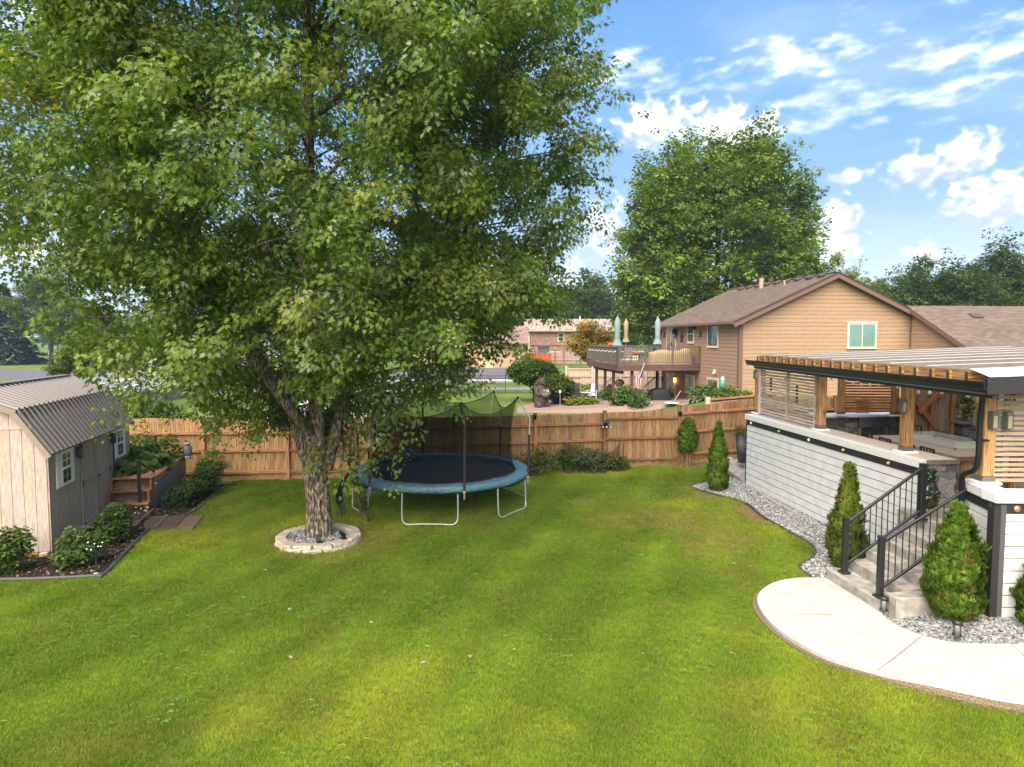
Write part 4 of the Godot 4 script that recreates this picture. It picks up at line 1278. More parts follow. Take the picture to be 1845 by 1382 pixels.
# ---------- bed by the shed, walkway, raised planter
func make_bed():
	flat("mulch_bed", BED, mott("mulch", lin(0.055, 0.038, 0.028), 1, Vector3(3, 3, 3), 0.3, 81, 3.0), 0.03, "dark brown mulch bed along the shed and planter")
	var chips := pebbles(self, "mulch_chips", BED, 9000, 0.035, [Color(0.06, 0.04, 0.028), Color(0.035, 0.024, 0.018), Color(0.11, 0.075, 0.05), Color(0.18, 0.13, 0.09)], 0.045, [], 0.4)
	tag(chips, "loose dark wood chips over the bed beside the shed")
	var ed := []
	for k in range(0, 12): ed.append(W(BED[k].x, gh(BED[k].x, BED[k].y) + 0.045, BED[k].y))
	tag(add(self, "bed_edging", tube(curve(ed, 70), [0.035], 8), mat("edging_black", lin(0.05, 0.045, 0.042), 0.6)), "dark plastic edging strip curving round the mulch bed", "edging")
	# boardwalk of old planks in front of the doors
	var t := thing("plank_walk", "weathered plank landing in front of the shed doors", "boardwalk", W(-9.55, 0, 13.87), 0.2336)
	for k in 7: add(t, "plank", box(0.132, 0.035, 1.65, 0.005), wood("grey_plank", Color(0.42, 0.34, 0.27), 2, k % 4), Vector3(0.22 + 0.14 * k, 0.15 - 0.012 * k, -2.6 + rf(-0.02, 0.02)))
	for z in [-1.9, -2.6, -3.3]: bar(t, "joist", wood("grey_plank", Color(0.42, 0.34, 0.27), 2, 1), Vector3(0.15, 0.08, z), Vector3(1.15, 0.02, z), 0.09, 0.1)
	for k in 3: add(t, "plank", box(0.40, 0.03, 1.15, 0.005), wood("grey_plank", Color(0.42, 0.34, 0.27), 0, k), Vector3(1.42 + 0.42 * k, 0.055, -2.1 + 0.1 * k))
	# raised planter and steps
	var S := Vector3(-9.43, 0, -17.75)
	var p := thing("raised_planter", "raised cedar planter deck with pale panel side and three steps", "raised planter", S, 0.2336)
	var ced := func(ax: int, v: int) -> StandardMaterial3D: return wood("deck_cedar", Color(0.74, 0.54, 0.38), ax, v, 0.12)
	for k in 4: add(p, "deck_plank", box(0.138, 0.03, 3.5, 0.005), ced.call(2, k), Vector3(-0.07 - 0.143 * k, 0.865, -1.8))
	add(p, "edge_plank", box(0.04, 0.14, 3.55, 0.005), ced.call(2, 5), Vector3(0.02, 0.80, -1.8))
	for k in 5: add(p, "side_panel", box(0.025, 0.76, 0.69), mott("panel_tan", lin(0.38, 0.30, 0.24), 0.9, Vector3(1.5, 1.5, 1.5), 0.6, 82), Vector3(0.0, 0.36, -0.42 - 0.7 * k))
	add(p, "front_panel", box(0.95, 0.8, 0.04), mott("panel_tan", Color.WHITE, 1, Vector3.ONE), Vector3(-0.5, 0.4, -0.06))
	add(p, "front_edge", box(1.0, 0.04, 0.25, 0.006), ced.call(0, 1), Vector3(-0.48, 0.87, 0.05))
	for k in 2:
		var y := 0.57 - 0.29 * k
		var st := add(p, "step", box(0.98, 0.04, 0.28, 0.006), ced.call(0, 2 + k), Vector3(-0.48, y, 0.22 + 0.24 * k))
		st.set_meta("label", "")
		st.remove_meta("label")
	for x in [-0.02, -0.94]:
		add(p, "stringer", ext([Vector2(-0.05, 0), Vector2(0.6, 0), Vector2(0.6, 0.26), Vector2(0.36, 0.26), Vector2(0.36, 0.55), Vector2(0.12, 0.55), Vector2(0.12, 0.84), Vector2(-0.05, 0.84)], 0.04), ced.call(1, 3), Vector3(x, 0, 0), Basis(Vector3.UP, -PI / 2))
	add(p, "ledger", box(0.9, 0.14, 0.04), ced.call(0, 4), Vector3(-0.48, 0.74, -0.03))
	var black := mat("powder_black", lin(0.016, 0.016, 0.018), 0.45)
	rod(p, "rail_post", black, Vector3(-0.22, 0.28, 0.46), Vector3(-0.22, 1.38, 0.46), 0.045, -1, 12)
	bar(p, "rail_bar", black, Vector3(-0.22, 1.32, 0.40), Vector3(-0.12, 0.9, -0.55), 0.05, 0.05, 0.008)
	rod(p, "far_post", black, Vector3(-0.92, 0.86, 0.0), Vector3(-0.92, 2.0, 0.0), 0.022)
	var lamp := add(p, "step_lamp", box(0.06, 0.07, 0.06, 0.01), black, Vector3(0.05, 0.72, -0.05))
	add(lamp, "lens", box(0.05, 0.02, 0.05), mat("lamp_lens", Color.WHITE), Vector3(0, -0.03, 0.02))
	# grey owl on the far end
	var o := thing("owl_decoy", "grey plastic owl standing at the far end of the planter", "statue", W(-9.75, 0.88, 20.35), 0.3)
	var grey := mott("owl_grey", lin(0.33, 0.35, 0.38), 0.7, Vector3(9, 9, 9), 0.35, 83)
	add(o, "perch", lathe([Vector2(0, 0), Vector2(0.09, 0), Vector2(0.08, 0.08), Vector2(0.0, 0.09)], 10), mat("perch_blue", lin(0.22, 0.25, 0.3)))
	add(o, "body", lathe([Vector2(0, 0.06), Vector2(0.07, 0.08), Vector2(0.105, 0.2), Vector2(0.10, 0.32), Vector2(0.07, 0.40), Vector2(0.0, 0.41)], 14, 1.0, 0.85), grey)
	var hd := add(o, "head", lathe([Vector2(0, 0), Vector2(0.075, 0.03), Vector2(0.082, 0.08), Vector2(0.05, 0.125), Vector2(0, 0.13)], 14), grey, Vector3(0, 0.38, 0))
	for s in [-1, 1]:
		add(hd, "ear_tuft", tube([Vector3(s * 0.05, 0.1, 0.02), Vector3(s * 0.065, 0.16, 0.03)], [0.02, 0.004], 6), grey)
		add(hd, "eye", lathe([Vector2(0, 0), Vector2(0.024, 0.004), Vector2(0, 0.01)], 10), mat("eye_white", lin(0.6, 0.6, 0.5), 0.3), Vector3(s * 0.034, 0.075, 0.07), Basis(Vector3.RIGHT, PI / 2))
		add(o, "wing", lathe([Vector2(0, 0.08), Vector2(0.04, 0.14), Vector2(0.05, 0.28), Vector2(0.02, 0.38), Vector2(0, 0.39)], 8, 0.5, 1.3), mat("wing_dark", lin(0.08, 0.085, 0.10), 0.8), Vector3(s * 0.09, 0, -0.02))
	add(hd, "beak", tube([Vector3(0, 0.06, 0.075), Vector3(0, 0.035, 0.1)], [0.014, 0.003], 6), mat("beak_dark", lin(0.05, 0.05, 0.05)))
	# plants
	var g1 := [Color(0.055, 0.105, 0.022), Color(0.08, 0.13, 0.03), Color(0.10, 0.15, 0.04)]
	var big := sprig(10, 0.2, 0.075, OVAL, 21, 0.2, 0.7, 1.35)
	bush("young_shrub", "tall leafy shrub before the shed's lit end wall, cut by the photo edge", W(-9.62, 0, 12.85), Vector3(0.36, 0.5, 0.36), 230, big, g1)
	bush("young_shrub", "bushy dark green shrub at the shed's near corner", W(-8.55, 0, 13.15), Vector3(0.36, 0.36, 0.34), 270, big, g1)
	bush("young_shrub", "upright shrub by the plank landing before the shed doors", W(-8.72, 0, 14.75), Vector3(0.30, 0.42, 0.3), 210, big, g1)
	var small := sprig(9, 0.2, 0.075, OVAL, 22, 0.1, 0.7)
	var g2 := [Color(0.05, 0.085, 0.022), Color(0.07, 0.105, 0.03), Color(0.035, 0.065, 0.018)]
	bush("low_shrub", "low shrub beside the planter nearest its steps", W(-8.85, 0, 17.8), Vector3(0.34, 0.3, 0.36), 210, small, g2)
	bush("low_shrub", "low shrub in the middle of the planter's side", W(-8.82, 0, 18.6), Vector3(0.34, 0.34, 0.4), 230, small, g2)
	bush("low_shrub", "twiggy shrub at the far third of the planter's side", W(-8.95, 0, 19.5), Vector3(0.4, 0.42, 0.45), 270, small, g2)
	bush("low_shrub", "bright leafed shrub where the planter meets the cedar fence", W(-9.2, 0, 20.7), Vector3(0.38, 0.52, 0.4), 210, big, [Color(0.10, 0.16, 0.03), Color(0.13, 0.19, 0.035)])
	# the planter's crop
	bush("vegetable_patch", "broad rhubarb-like leaves massed along the planter behind its deck", W(-10.55, 0.6, 18.9), Vector3(0.62, 0.34, 1.2), 420, sprig(6, 0.34, 0.2, OVAL, 23, 0.3, 0.5, 1.8), [Color(0.085, 0.15, 0.025), Color(0.12, 0.19, 0.035), Color(0.06, 0.11, 0.02)], 6, "plants")
	bush("berry_canes", "tall green berry canes between the shed end and the fence", W(-11.1, 0.5, 20.2), Vector3(1.0, 0.55, 0.9), 620, sprig(8, 0.3, 0.1, OVAL, 24, 0.2, 0.7, 1.2), [Color(0.09, 0.15, 0.03), Color(0.13, 0.19, 0.04), Color(0.07, 0.12, 0.02)], 9, "plants")
	rod(thing("cane_stake", "thin dark stake among the berry canes", "stake", W(-10.3, 0.5, 19.6)), "shaft", black, Vector3(0, 0, 0), Vector3(0, 1.2, 0), 0.02)
	# firefly lights
	for q in [[-7.95, 12.8, "at the near corner of the mulch bed"], [-8.52, 15.5, "beside the plank landing edge"]]:
		var f := thing("firefly_light", "solar firefly light with white tips %s" % q[2], "light", W(q[0], 0.0, q[1]), 0.0, "firefly lights in the mulch bed")
		rod(f, "stake", black, Vector3(0, 0.0, 0), Vector3(0, 0.22, 0), 0.018)
		add(f, "solar_disc", lathe([Vector2(0, 0.02), Vector2(0.055, 0.02), Vector2(0.06, 0.04), Vector2(0, 0.045)], 14), mat("disc_grey", lin(0.3, 0.34, 0.36), 0.25), Vector3(0.05, 0.0, 0.08))
		for k in 7:
			var an := k * 0.9
			var tip := Vector3(sin(an) * 0.14 - 0.02, 0.5 + 0.05 * (k % 3), cos(an) * 0.11)
			var w := add(f, "wire", tube([Vector3(0, 0.2, 0), tip * 0.6 + Vector3(0, 0.1, 0), tip], [0.005, 0.004, 0.003], 5), black)
			add(w, "tip", lathe([Vector2(0, -0.016), Vector2(0.017, 0), Vector2(0, 0.016)], 8), mat("tip_white", lin(0.8, 0.78, 0.82), 0.3), tip)

# ---------- raised patio with its pergola
func veneer(parent: Node, at: Vector3, bs: Basis, w: float, h: float, cell: float, sd: int, tones: Array):
	var r := RandomNumberGenerator.new()
	r.seed = sd
	var nx := maxi(2, int(w / cell))
	var ny := maxi(2, int(h / cell / 0.8))
	var P := []
	for j in ny + 1:
		var row := []
		for i in nx + 1:
			var q := Vector2(w * i / nx, h * j / ny)
			if i > 0 and i < nx: q.x += r.randf_range(-0.36, 0.36) * w / nx
			if j > 0 and j < ny: q.y += r.randf_range(-0.36, 0.36) * h / ny
			row.append(q)
		P.append(row)
	for j in ny:
		for i in nx:
			var q := [P[j][i], P[j][i + 1], P[j + 1][i + 1], P[j + 1][i]]
			var c := Vector2.ZERO
			for p in q: c += p * 0.25
			if r.randf() < 0.25: q.remove_at(r.randi() % 4)
			var pts := []
			for p in q: pts.append(c + (p - c) * 0.93)
			add(parent, "stone", ext(pts, 0.03 + r.randf() * 0.025), tones[r.randi() % tones.size()], at, bs)
func make_patio():
	var white := mott("white_siding", lin(0.68, 0.68, 0.67), 0.6, Vector3(0.25, 0.25, 0.25), 0.94, 101)
	var cap := mott("white_cap", lin(0.74, 0.73, 0.72), 0.55, Vector3(1, 1, 1), 0.94, 102)
	var black := mott("black_trim", lin(0.028, 0.026, 0.027), 0.6, Vector3(2, 2, 2), 0.8, 103)
	var gap := mat("siding_gap", lin(0.06, 0.06, 0.06), 0.9)
	var ledge_m := wood("ledge_plank", Color(0.88, 0.835, 0.79), 2, 1, 0.03, 0.6, 0.88)
	var conc := mott("step_concrete", lin(0.36, 0.33, 0.29), 0.9, Vector3(0.35, 0.35, 0.35), 0.8, 104, 0.3)
	var stones := []
	for k in 5: stones.append(mott("ledge_stone_%d" % k, [lin(0.42, 0.42, 0.42), lin(0.30, 0.30, 0.31), lin(0.52, 0.49, 0.46), lin(0.20, 0.20, 0.21), lin(0.46, 0.42, 0.38)][k], 0.9, Vector3(4, 4, 4), 0.6, 105 + k, 0.8))
	var mortar := mat("mortar", lin(0.33, 0.32, 0.30), 1)
	# --- the long white wall
	var t := thing("patio_wall", "long white lap-sided patio wall with black band and white cap above the gravel", "wall", W(7.2, 0, 20.77), 0.0786)
	var LW := 7.83
	add(t, "core", box(0.12, 2.1, LW - 0.04), gap, Vector3(0.085, 1.0, LW * 0.5))
	for k in 10: # each course in two lengths with a butt joint
		var cut: float = [2.4, 4.9, 3.66, 6.1, 1.7, 4.3, 2.9, 5.4, 3.3, 4.7][k]
		for q in [[0.01, cut - 0.003], [cut + 0.003, LW - 0.01]]:
			add(t, "siding_board", box(0.026, 0.173, snappedf(q[1] - q[0], 0.001), 0.003), white, Vector3(0.006 + rf(-0.001, 0.001), 0.03 + 0.0935 + 0.1895 * k - 0.045 + rf(-0.002, 0.002), (q[0] + q[1]) * 0.5), Basis(Vector3.BACK, -0.045))
	add(t, "band", box(0.04, 0.15, LW, 0.004), black, Vector3(-0.005, 1.945, LW * 0.5))
	add(t, "corner_trim", box(0.07, 1.9, 0.05, 0.004), black, Vector3(0.02, 0.93, -0.02))
	add(t, "corner_trim", box(0.16, 2.0, 0.05, 0.004), cap, Vector3(0.09, 1.0, LW + 0.02))
	add(t, "cap", box(0.17, 0.16, LW + 0.14, 0.008), cap, Vector3(0.03, 2.10, LW * 0.5 + 0.01))
	for k in 3: add(t, "ledge_plank", box(0.198, 0.05, LW + 0.1, 0.004), ledge_m, Vector3(0.216 + 0.2 * k, 2.152, LW * 0.5 + 0.0))
	add(t, "ledge_edge", box(0.68, 0.09, 0.03, 0.004), mott("edge_grey", lin(0.20, 0.17, 0.155), 0.6, Vector3(2, 2, 2), 0.8, 106), Vector3(0.42, 2.13, LW + 0.075))
	var copper := mat("copper_lamp", lin(0.62, 0.30, 0.16), 0.35)
	copper.metallic = 0.6
	for k in 5:
		var z: float = [0.35, 2.15, 3.75, 5.3, 6.95][k]
		var lamp := add(t, "band_lamp", lathe([Vector2(0, 0), Vector2(0.042, 0.004), Vector2(0.042, 0.018), Vector2(0.02, 0.034), Vector2(0, 0.036)], 14), copper if k != 2 and k != 0 else cap, Vector3(-0.026, 1.945, z), Basis(Vector3.BACK, PI / 2))
		add(lamp, "lens", lathe([Vector2(0, 0.0), Vector2(0.018, 0.0), Vector2(0.014, 0.012), Vector2(0, 0.014)], 10), mat("lamp_lens", Color.WHITE), Vector3(0, 0.034, 0))
	for k in 2: add(t, "hose_run", tube(curve([Vector3(-0.06 - 0.02 * k, 0.03, 0.5), Vector3(-0.13 - 0.05 * k, 0.035, 2.4), Vector3(-0.2 - 0.07 * k, 0.035, 4.2), Vector3(-0.3 - 0.1 * k, 0.035, 5.8), Vector3(-0.42 - 0.16 * k, 0.03, 7.2)], 30), [0.013], 6), mat("hose_grey", lin(0.38, 0.37, 0.36), 0.5))
	# stone face of the bar end
	var e := thing("bar_end", "grey rubble stone end of the patio bar beside the stair head", "stone wall", W(7.2, 0, 20.77), 0.0786)
	add(e, "core", box(0.56, 0.86, 0.2), mortar, Vector3(0.45, 1.67, LW - 0.1))
	veneer(e, Vector3(0.18, 1.24, LW), Basis(), 0.55, 0.86, 0.17, 5, stones)
	# --- floor slab and steps
	var f := thing("patio_floor", "concrete patio floor under the pergola", "patio", W(7.2, 0, 20.77), 0.0786)
	add(f, "slab", box(6.4, 0.3, 9.2), conc, Vector3(3.4, 1.09, 4.75))
	add(f, "landing", box(1.0, 1.2, 1.75), conc, Vector3(0.07, 0.63, 8.74))
	tag(f, "concrete patio floor and stair landing under the pergola", "patio")
	f.set_meta("kind", "structure")
	var st := thing("concrete_steps", "five plain concrete steps rising from the curved walk to the patio", "steps", W(7.2, 0, 20.77), 0.0786)
	for k in 5:
		var b0 := -2.1 + (0.0 if k == 0 else 0.09 + 0.3 * k)
		var top := 0.29 + 0.19 * k
		add(st, "step", box(-0.4 - b0, 0.21, 1.62 if k == 0 else 1.5, 0.012), conc, Vector3((b0 - 0.4) * 0.5, top - 0.105, 9.2))
	add(st, "side_block", box(0.75, 0.55, 0.28, 0.012), conc, Vector3(-1.62, 0.16, 10.08))
	var rail := mat("rail_black", lin(0.014, 0.014, 0.016), 0.4)
	for s in 2:
		var z := 8.66 if s == 0 else 9.8
		var o := thing("stair_rail", ["black metal stair railing on the arborvitae side by the long white wall", "black metal stair railing on the side of the big round shrub"][s], "railing", W(7.2, 0, 20.77), 0.0786, "railings of the concrete steps")
		var b0 := -1.93 if s == 0 else -2.0
		var b1 := -0.52
		var lo := 0.30
		add(o, "post", box(0.09, 0.98, 0.09, 0.006), rail, Vector3(b0, lo + 0.49, z))
		add(o, "post_cap", box(0.105, 0.025, 0.105, 0.006), rail, Vector3(b0, lo + 0.99, z))
		add(o, "base_plate", box(0.16, 0.04, 0.16, 0.008), rail, Vector3(b0, lo + 0.015, z))
		if s == 0:
			add(o, "post", box(0.1, 1.02, 0.1, 0.006), rail, Vector3(b1, 1.75, z))
			add(o, "base_plate", box(0.16, 0.04, 0.16, 0.008), rail, Vector3(b1, 1.255, z))
		var a0 := Vector3(b0 + 0.04, lo + 0.92, z)
		var a1 := Vector3(b1, 2.19 if s == 0 else 2.08, z)
		var c0 := Vector3(b0 + 0.04, lo + 0.16, z)
		var c1 := Vector3(b1, 1.42, z)
		bar(o, "top_rail", rail, a0, a1, 0.045, 0.05, 0.008)
		bar(o, "bottom_rail", rail, c0, c1, 0.04, 0.045, 0.006)
		for k in 12:
			var u := (k + 0.8) / 12.6
			rod(o, "baluster", rail, c0.lerp(c1, u), a0.lerp(a1, u), 0.0095, -1, 6)
	# --- angled pier beyond the steps
	var p := thing("patio_pier", "white lap-sided corner of the patio with black corner board and band", "wall")
	var Q1 := W(7.47, 0, 11.15)
	var Q2 := W(7.28, 0, 10.13)
	var Q3 := W(13.0, 0, 10.02)
	for seg in [[Q1, Q2], [Q2, Q3]]:
		var a: Vector3 = seg[0]
		var b: Vector3 = seg[1]
		var dr := (b - a).normalized()
		var inn := Vector3.UP.cross(dr) * 1.0
		var up := Vector3.UP
		bar(p, "core", gap, a + inn * 0.09 + up * 1.0, b + inn * 0.09 + up * 1.0, 0.12, 2.0)
		for k in 10: bar(p, "siding_board", white, a + inn * 0.02 + up * (0.12 + 0.1895 * k), b + inn * 0.02 + up * (0.12 + 0.1895 * k), 0.026, 0.173, 0.003)
		bar(p, "band", black, a + inn * 0.01 + up * 1.94, b + inn * 0.01 + up * 1.94, 0.045, 0.16, 0.004)
		bar(p, "cap", cap, a + inn * 0.12 + up * (2.10 if a == Q1 else 2.104) - dr * (0.06 if a == Q1 else 0.03), b + inn * 0.12 + up * (2.10 if a == Q1 else 2.104) - dr * (0.28 if a == Q1 else 0.0), 0.34, 0.155, 0.008)
	add(p, "corner_board", box(0.15, 1.95, 0.15, 0.006), black, Q2 + Vector3(0.05, 0.975, -0.06))
	add(p, "band_lamp", lathe([Vector2(0, 0), Vector2(0.05, 0.004), Vector2(0.05, 0.02), Vector2(0, 0.035)], 14), copper, Q2 + Vector3(0.3, 1.94, 0.02), Basis(Vector3.RIGHT, PI / 2))
	# --- pergola
	var g := thing("pergola", "timber pergola with grey corrugated roof, black gutter and brown rafters", "pergola")
	var px := func(k: int, ax := 1) -> StandardMaterial3D: return wood("pine_post", Color(0.74, 0.56, 0.38), ax, k, 0.08, 0.7, 0.5)
	var posts := [[7.56, 20.85], [7.78, 17.1], [8.0, 13.75], [7.56, 10.8], [9.85, 20.35], [11.4, 20.25], [13.2, 20.0], [13.0, 10.8]]
	for k in posts.size():
		var q: Array = posts[k]
		var w := 0.19 if k < 4 else 0.17
		add(g, "post", box(w, 1.55, w, 0.01), px.call(k % 4), W(q[0], 2.18 + 0.9, q[1]))
		add(g, "post_foot", box(w + 0.02, 0.09, w + 0.02, 0.004), mat("foot_bronze", lin(0.12, 0.10, 0.085), 0.6), W(q[0], 2.26, q[1]))
		add(g, "post_skirt", box(w + 0.16, 0.05, w + 0.16, 0.012), cap, W(q[0], 2.20, q[1]))
	bar(g, "beam", px.call(1, 2), W(7.62, 3.74, 20.6), W(7.62, 3.74, 10.2), 0.12, 0.22, 0.006)
	bar(g, "beam", px.call(2, 2), W(7.4, 3.74, 20.5), W(13.6, 3.9, 20.0), 0.12, 0.22, 0.006)
	var gut := mat("gutter_black", lin(0.008, 0.008, 0.008), 0.4, 0.4)
	var prof := [Vector2(0.06, -0.055), Vector2(-0.03, -0.055), Vector2(-0.055, -0.02), Vector2(-0.06, 0.03), Vector2(-0.085, 0.05), Vector2(-0.085, 0.062), Vector2(-0.05, 0.058), Vector2(-0.035, 0.0), Vector2(-0.02, -0.035), Vector2(0.05, -0.035), Vector2(0.05, 0.05), Vector2(0.06, 0.05)]
	var gm := add(g, "gutter", ext(prof, 10.2), gut, W(6.97, 3.785, 20.15))
	gm.scale = Vector3(1.25, 1.25, 1)
	bar(g, "track_beam", black, W(7.14, 3.665, 20.0), W(7.1, 3.655, 9.98), 0.1, 0.09, 0.006)
	bar(g, "track_lip", mat("lip_grey", lin(0.2, 0.2, 0.21), 0.3), W(7.07, 3.685, 20.0), W(7.03, 3.675, 9.98), 0.02, 0.025)
	bar(g, "fascia", black, W(6.95, 3.79, 9.97), W(13.6, 3.96, 9.97), 0.05, 0.24, 0.006)
	var roof_y := func(x: float) -> float: return 4.0 + 0.037 * (x - 7.3)
	var nr := 21
	for k in nr:
		var d := 20.05 - 0.462 * k
		bar(g, "rafter", px.call(k % 4, 2), W(7.22, 3.88, d), W(13.6, roof_y.call(13.6) - 0.12, d), 0.045, 0.185)
		if k < nr - 1: add(g, "blocking", box(0.035, 0.17, 0.405), px.call(k % 4, 2), W(7.28, 3.895, d - 0.231))
		add(g, "hanger", box(0.012, 0.15, 0.06), mat("hanger_dark", lin(0.05, 0.04, 0.035), 0.5), W(7.205, 3.89, d))
	var poly := mott("roof_sheet_grey", lin(0.36, 0.335, 0.31), 0.6, Vector3(0.4, 0.4, 3.0), 0.72, 111)
	poly.backlight_enabled = true
	poly.backlight = Color(0.9, 0.87, 0.82)
	poly.albedo_color = Color(lin(0.36, 0.325, 0.29), 0.66)
	poly.transparency = BaseMaterial3D.TRANSPARENCY_ALPHA
	for k in 8:
		var d0 := 20.25 - 1.19 * k
		var m := begin()
		m.set_smooth_group(0)
		var n := 24
		for i in n:
			for q in 1:
				var da := d0 - 1.21 * i / n
				var db := d0 - 1.21 * (i + 1) / n
				var ha := 0.005 * sin(i * PI * 0.5)
				var hb := 0.005 * sin((i + 1) * PI * 0.5)
				var lo0 := W(7.24, roof_y.call(7.24) + ha, da)
				quad2(m, lo0, W(7.24, roof_y.call(7.24) + hb, db), W(13.9, roof_y.call(13.9) + hb, db), W(13.9, roof_y.call(13.9) + ha, da))
		add(g, "roof_sheet", done(m), poly)
		if k > 0: bar(g, "seam_strip", mat("seam_grey", lin(0.40, 0.385, 0.37), 0.6), W(7.24, roof_y.call(7.24) + 0.022, d0 - 0.01), W(13.9, roof_y.call(13.9) + 0.022, d0 - 0.01), 0.035, 0.012)
	var fl := begin()
	quad2(fl, W(7.22, 4.02, 10.75), W(6.98, 3.93, 9.95), W(13.9, 4.17, 9.95), W(13.9, 4.26, 10.75))
	add(g, "white_flashing", done(fl), mat("flashing_white", lin(0.66, 0.68, 0.72), 0.45))
	# slat screens
	var slat := func(k: int, ax: int) -> StandardMaterial3D: return wood("grey_slat", Color(0.80, 0.73, 0.68), ax, k, 0.12, 0.85, 0.7)
	var s1 := thing("slat_screen", "weathered horizontal slat screen standing on the long white wall", "screen")
	var A := W(7.57, 0, 20.75)
	var Bp := W(7.77, 0, 17.2)
	for k in 18:
		var h := 2.27 + 0.0815 * k
		bar(s1, "slat", slat.call(k % 4, 2), A + Vector3(-0.06, h, 0), Bp + Vector3(-0.06, h, 0), 0.022, 0.05)
	for q in [0.05, 0.53, 0.97]: bar(s1, "batten", slat.call(1, 1), A.lerp(Bp, q) + Vector3(-0.03, 2.22, 0), A.lerp(Bp, q) + Vector3(-0.03, 3.68, 0), 0.09 if q != 0.05 else 0.2, 0.03)
	for q in [[0.27, 3.3, 4], [0.72, 3.2, 5]]:
		for k in q[2]: add(s1, "ornament", lathe([Vector2(0, -0.035), Vector2(0.035, -0.01), Vector2(0.03, 0.03), Vector2(0, 0.04)], 8), mat("iron_black", Color.BLACK), A.lerp(Bp, q[0]) + Vector3(-0.1, q[1] - 0.1 * k, 0))
	var s2 := thing("slat_screen", "honey brown slat screen behind the outdoor kitchen counter", "screen")
	for k in 17:
		var h := 2.32 + 0.084 * k
		bar(s2, "slat", wood("honey_slat", Color(0.66, 0.44, 0.26), 2, k % 4, 0.15), W(9.9, h, 20.35), W(11.4, h, 20.25), 0.022, 0.062)
	var s3 := thing("slat_screen", "pale slat screen at the near end of the pergola beside the downspout", "screen")
	for k in 18:
		var h := 2.25 + 0.0825 * k
		bar(s3, "slat", wood("pale_slat", Color(0.74, 0.64, 0.56), 2, k % 4, 0.06, 0.85, 0.8), W(7.64, h, 10.72), W(12.9, h, 10.72), 0.03, 0.048)
	for x in [7.86, 9.6, 11.4]: bar(s3, "batten", slat.call(2, 1), W(x, 2.2, 10.78), W(x, 3.68, 10.78), 0.1, 0.03)
	# downspout
	var ds := thing("downspout", "black downspout running from the gutter corner down the white pier", "downspout")
	add(ds, "pipe", tube(curve([W(7.2, 3.72, 10.3), W(7.29, 3.6, 10.52), W(7.31, 3.2, 10.6), W(7.31, 2.62, 10.6), W(7.3, 2.42, 10.66), W(7.29, 2.3, 10.9), W(7.32, 2.12, 10.97), W(7.33, 1.6, 10.98), W(7.33, 0.25, 10.98)], 44), [0.045], 10), gut)
	for q in [[7.36, 2.9, 10.62], [7.37, 1.97, 10.98]]: add(ds, "strap", box(0.2, 0.03, 0.1, 0.004), gut, W(q[0], q[1], q[2]))
	# wall lanterns
	var bz := mat("lantern_bronze", lin(0.10, 0.095, 0.085), 0.5)
	var lg := mat("lantern_glass_pale", lin(0.30, 0.27, 0.2), 0.15)
	for q in [[7.42, 3.25, 10.78, "left of the black downspout"], [7.56, 3.22, 10.66, "on the pine post right of the downspout"], [7.76, 3.22, 10.62, "over the slats of the near screen"], [7.86, 3.15, 13.66, "on the middle pine post above the bar ledge"], [7.44, 3.4, 20.8, "on the far corner post of the pergola"]]:
		var l := thing("wall_lantern", "slim bronze wall lantern %s" % q[3], "lantern", W(q[0], q[1], q[2]), 0.2, "bronze lanterns on the pergola posts")
		add(l, "cover", box(0.115, 0.07, 0.1, 0.006), bz, Vector3(0, 0.10, 0))
		add(l, "glass", box(0.1, 0.2, 0.085), lg, Vector3(0, -0.03, 0))
		for s in [-1, 1]: add(l, "side_bar", box(0.015, 0.22, 0.1), bz, Vector3(s * 0.05, -0.03, 0))
		add(l, "foot", box(0.115, 0.02, 0.1, 0.004), bz, Vector3(0, -0.135, 0))
	# string lights
	var sl := thing("string_lights", "string of clear bulbs with black sockets slung under the pergola gutter", "string lights")
	var c := []
	var sock := mat("socket_black", lin(0.015, 0.012, 0.012), 0.5)
	var bulb := mat("bulb_clear", lin(0.75, 0.7, 0.62), 0.1)
	for k in 25:
		var d := 19.6 - 0.38 * k
		var q := W(8.3, 3.62 - 0.12 * absf(sin(k * PI / 6.0)), d)
		c.append(q)
		var b := add(sl, "bulb", lathe([Vector2(0, -0.15), Vector2(0.03, -0.13), Vector2(0.037, -0.1), Vector2(0.018, -0.055), Vector2(0, -0.05)], 10), bulb, q)
		add(b, "socket", lathe([Vector2(0, -0.06), Vector2(0.021, -0.06), Vector2(0.021, 0.0), Vector2(0, 0.0)], 8), sock)
	add(sl, "cord", tube(c, [0.008], 5), sock)
	# --- outdoor kitchen
	var k := thing("outdoor_kitchen", "outdoor kitchen counter with grey stone panels, steel sink and drawers", "kitchen counter", W(9.3, 0, 20.72), 0.12)
	add(k, "worktop", box(3.6, 0.06, 0.75, 0.008), cap, Vector3(1.55, 2.15, 0.1))
	add(k, "carcass", box(3.4, 0.9, 0.5), mortar, Vector3(1.55, 1.67, 0.0))
	veneer(k, Vector3(0.52, 1.26, 0.25), Basis(), 0.66, 0.84, 0.16, 7, stones)
	veneer(k, Vector3(2.12, 1.26, 0.25), Basis(), 1.02, 0.84, 0.16, 8, stones)
	var steel := mott("brushed_steel", lin(0.36, 0.36, 0.36), 0.35, Vector3(8, 0.4, 8), 0.7, 121)
	steel.metallic = 0.8
	add(k, "apron_sink", box(0.96, 0.3, 0.14, 0.012), steel, Vector3(1.64, 1.96, 0.3))
	for x in [1.2, 2.06]: add(k, "sink_leg", box(0.09, 0.55, 0.09, 0.006), px.call(2), Vector3(x, 1.52, 0.3))
	add(k, "recess", box(0.78, 0.5, 0.02), mat("recess_dark", lin(0.05, 0.045, 0.04)), Vector3(1.63, 1.52, 0.262))
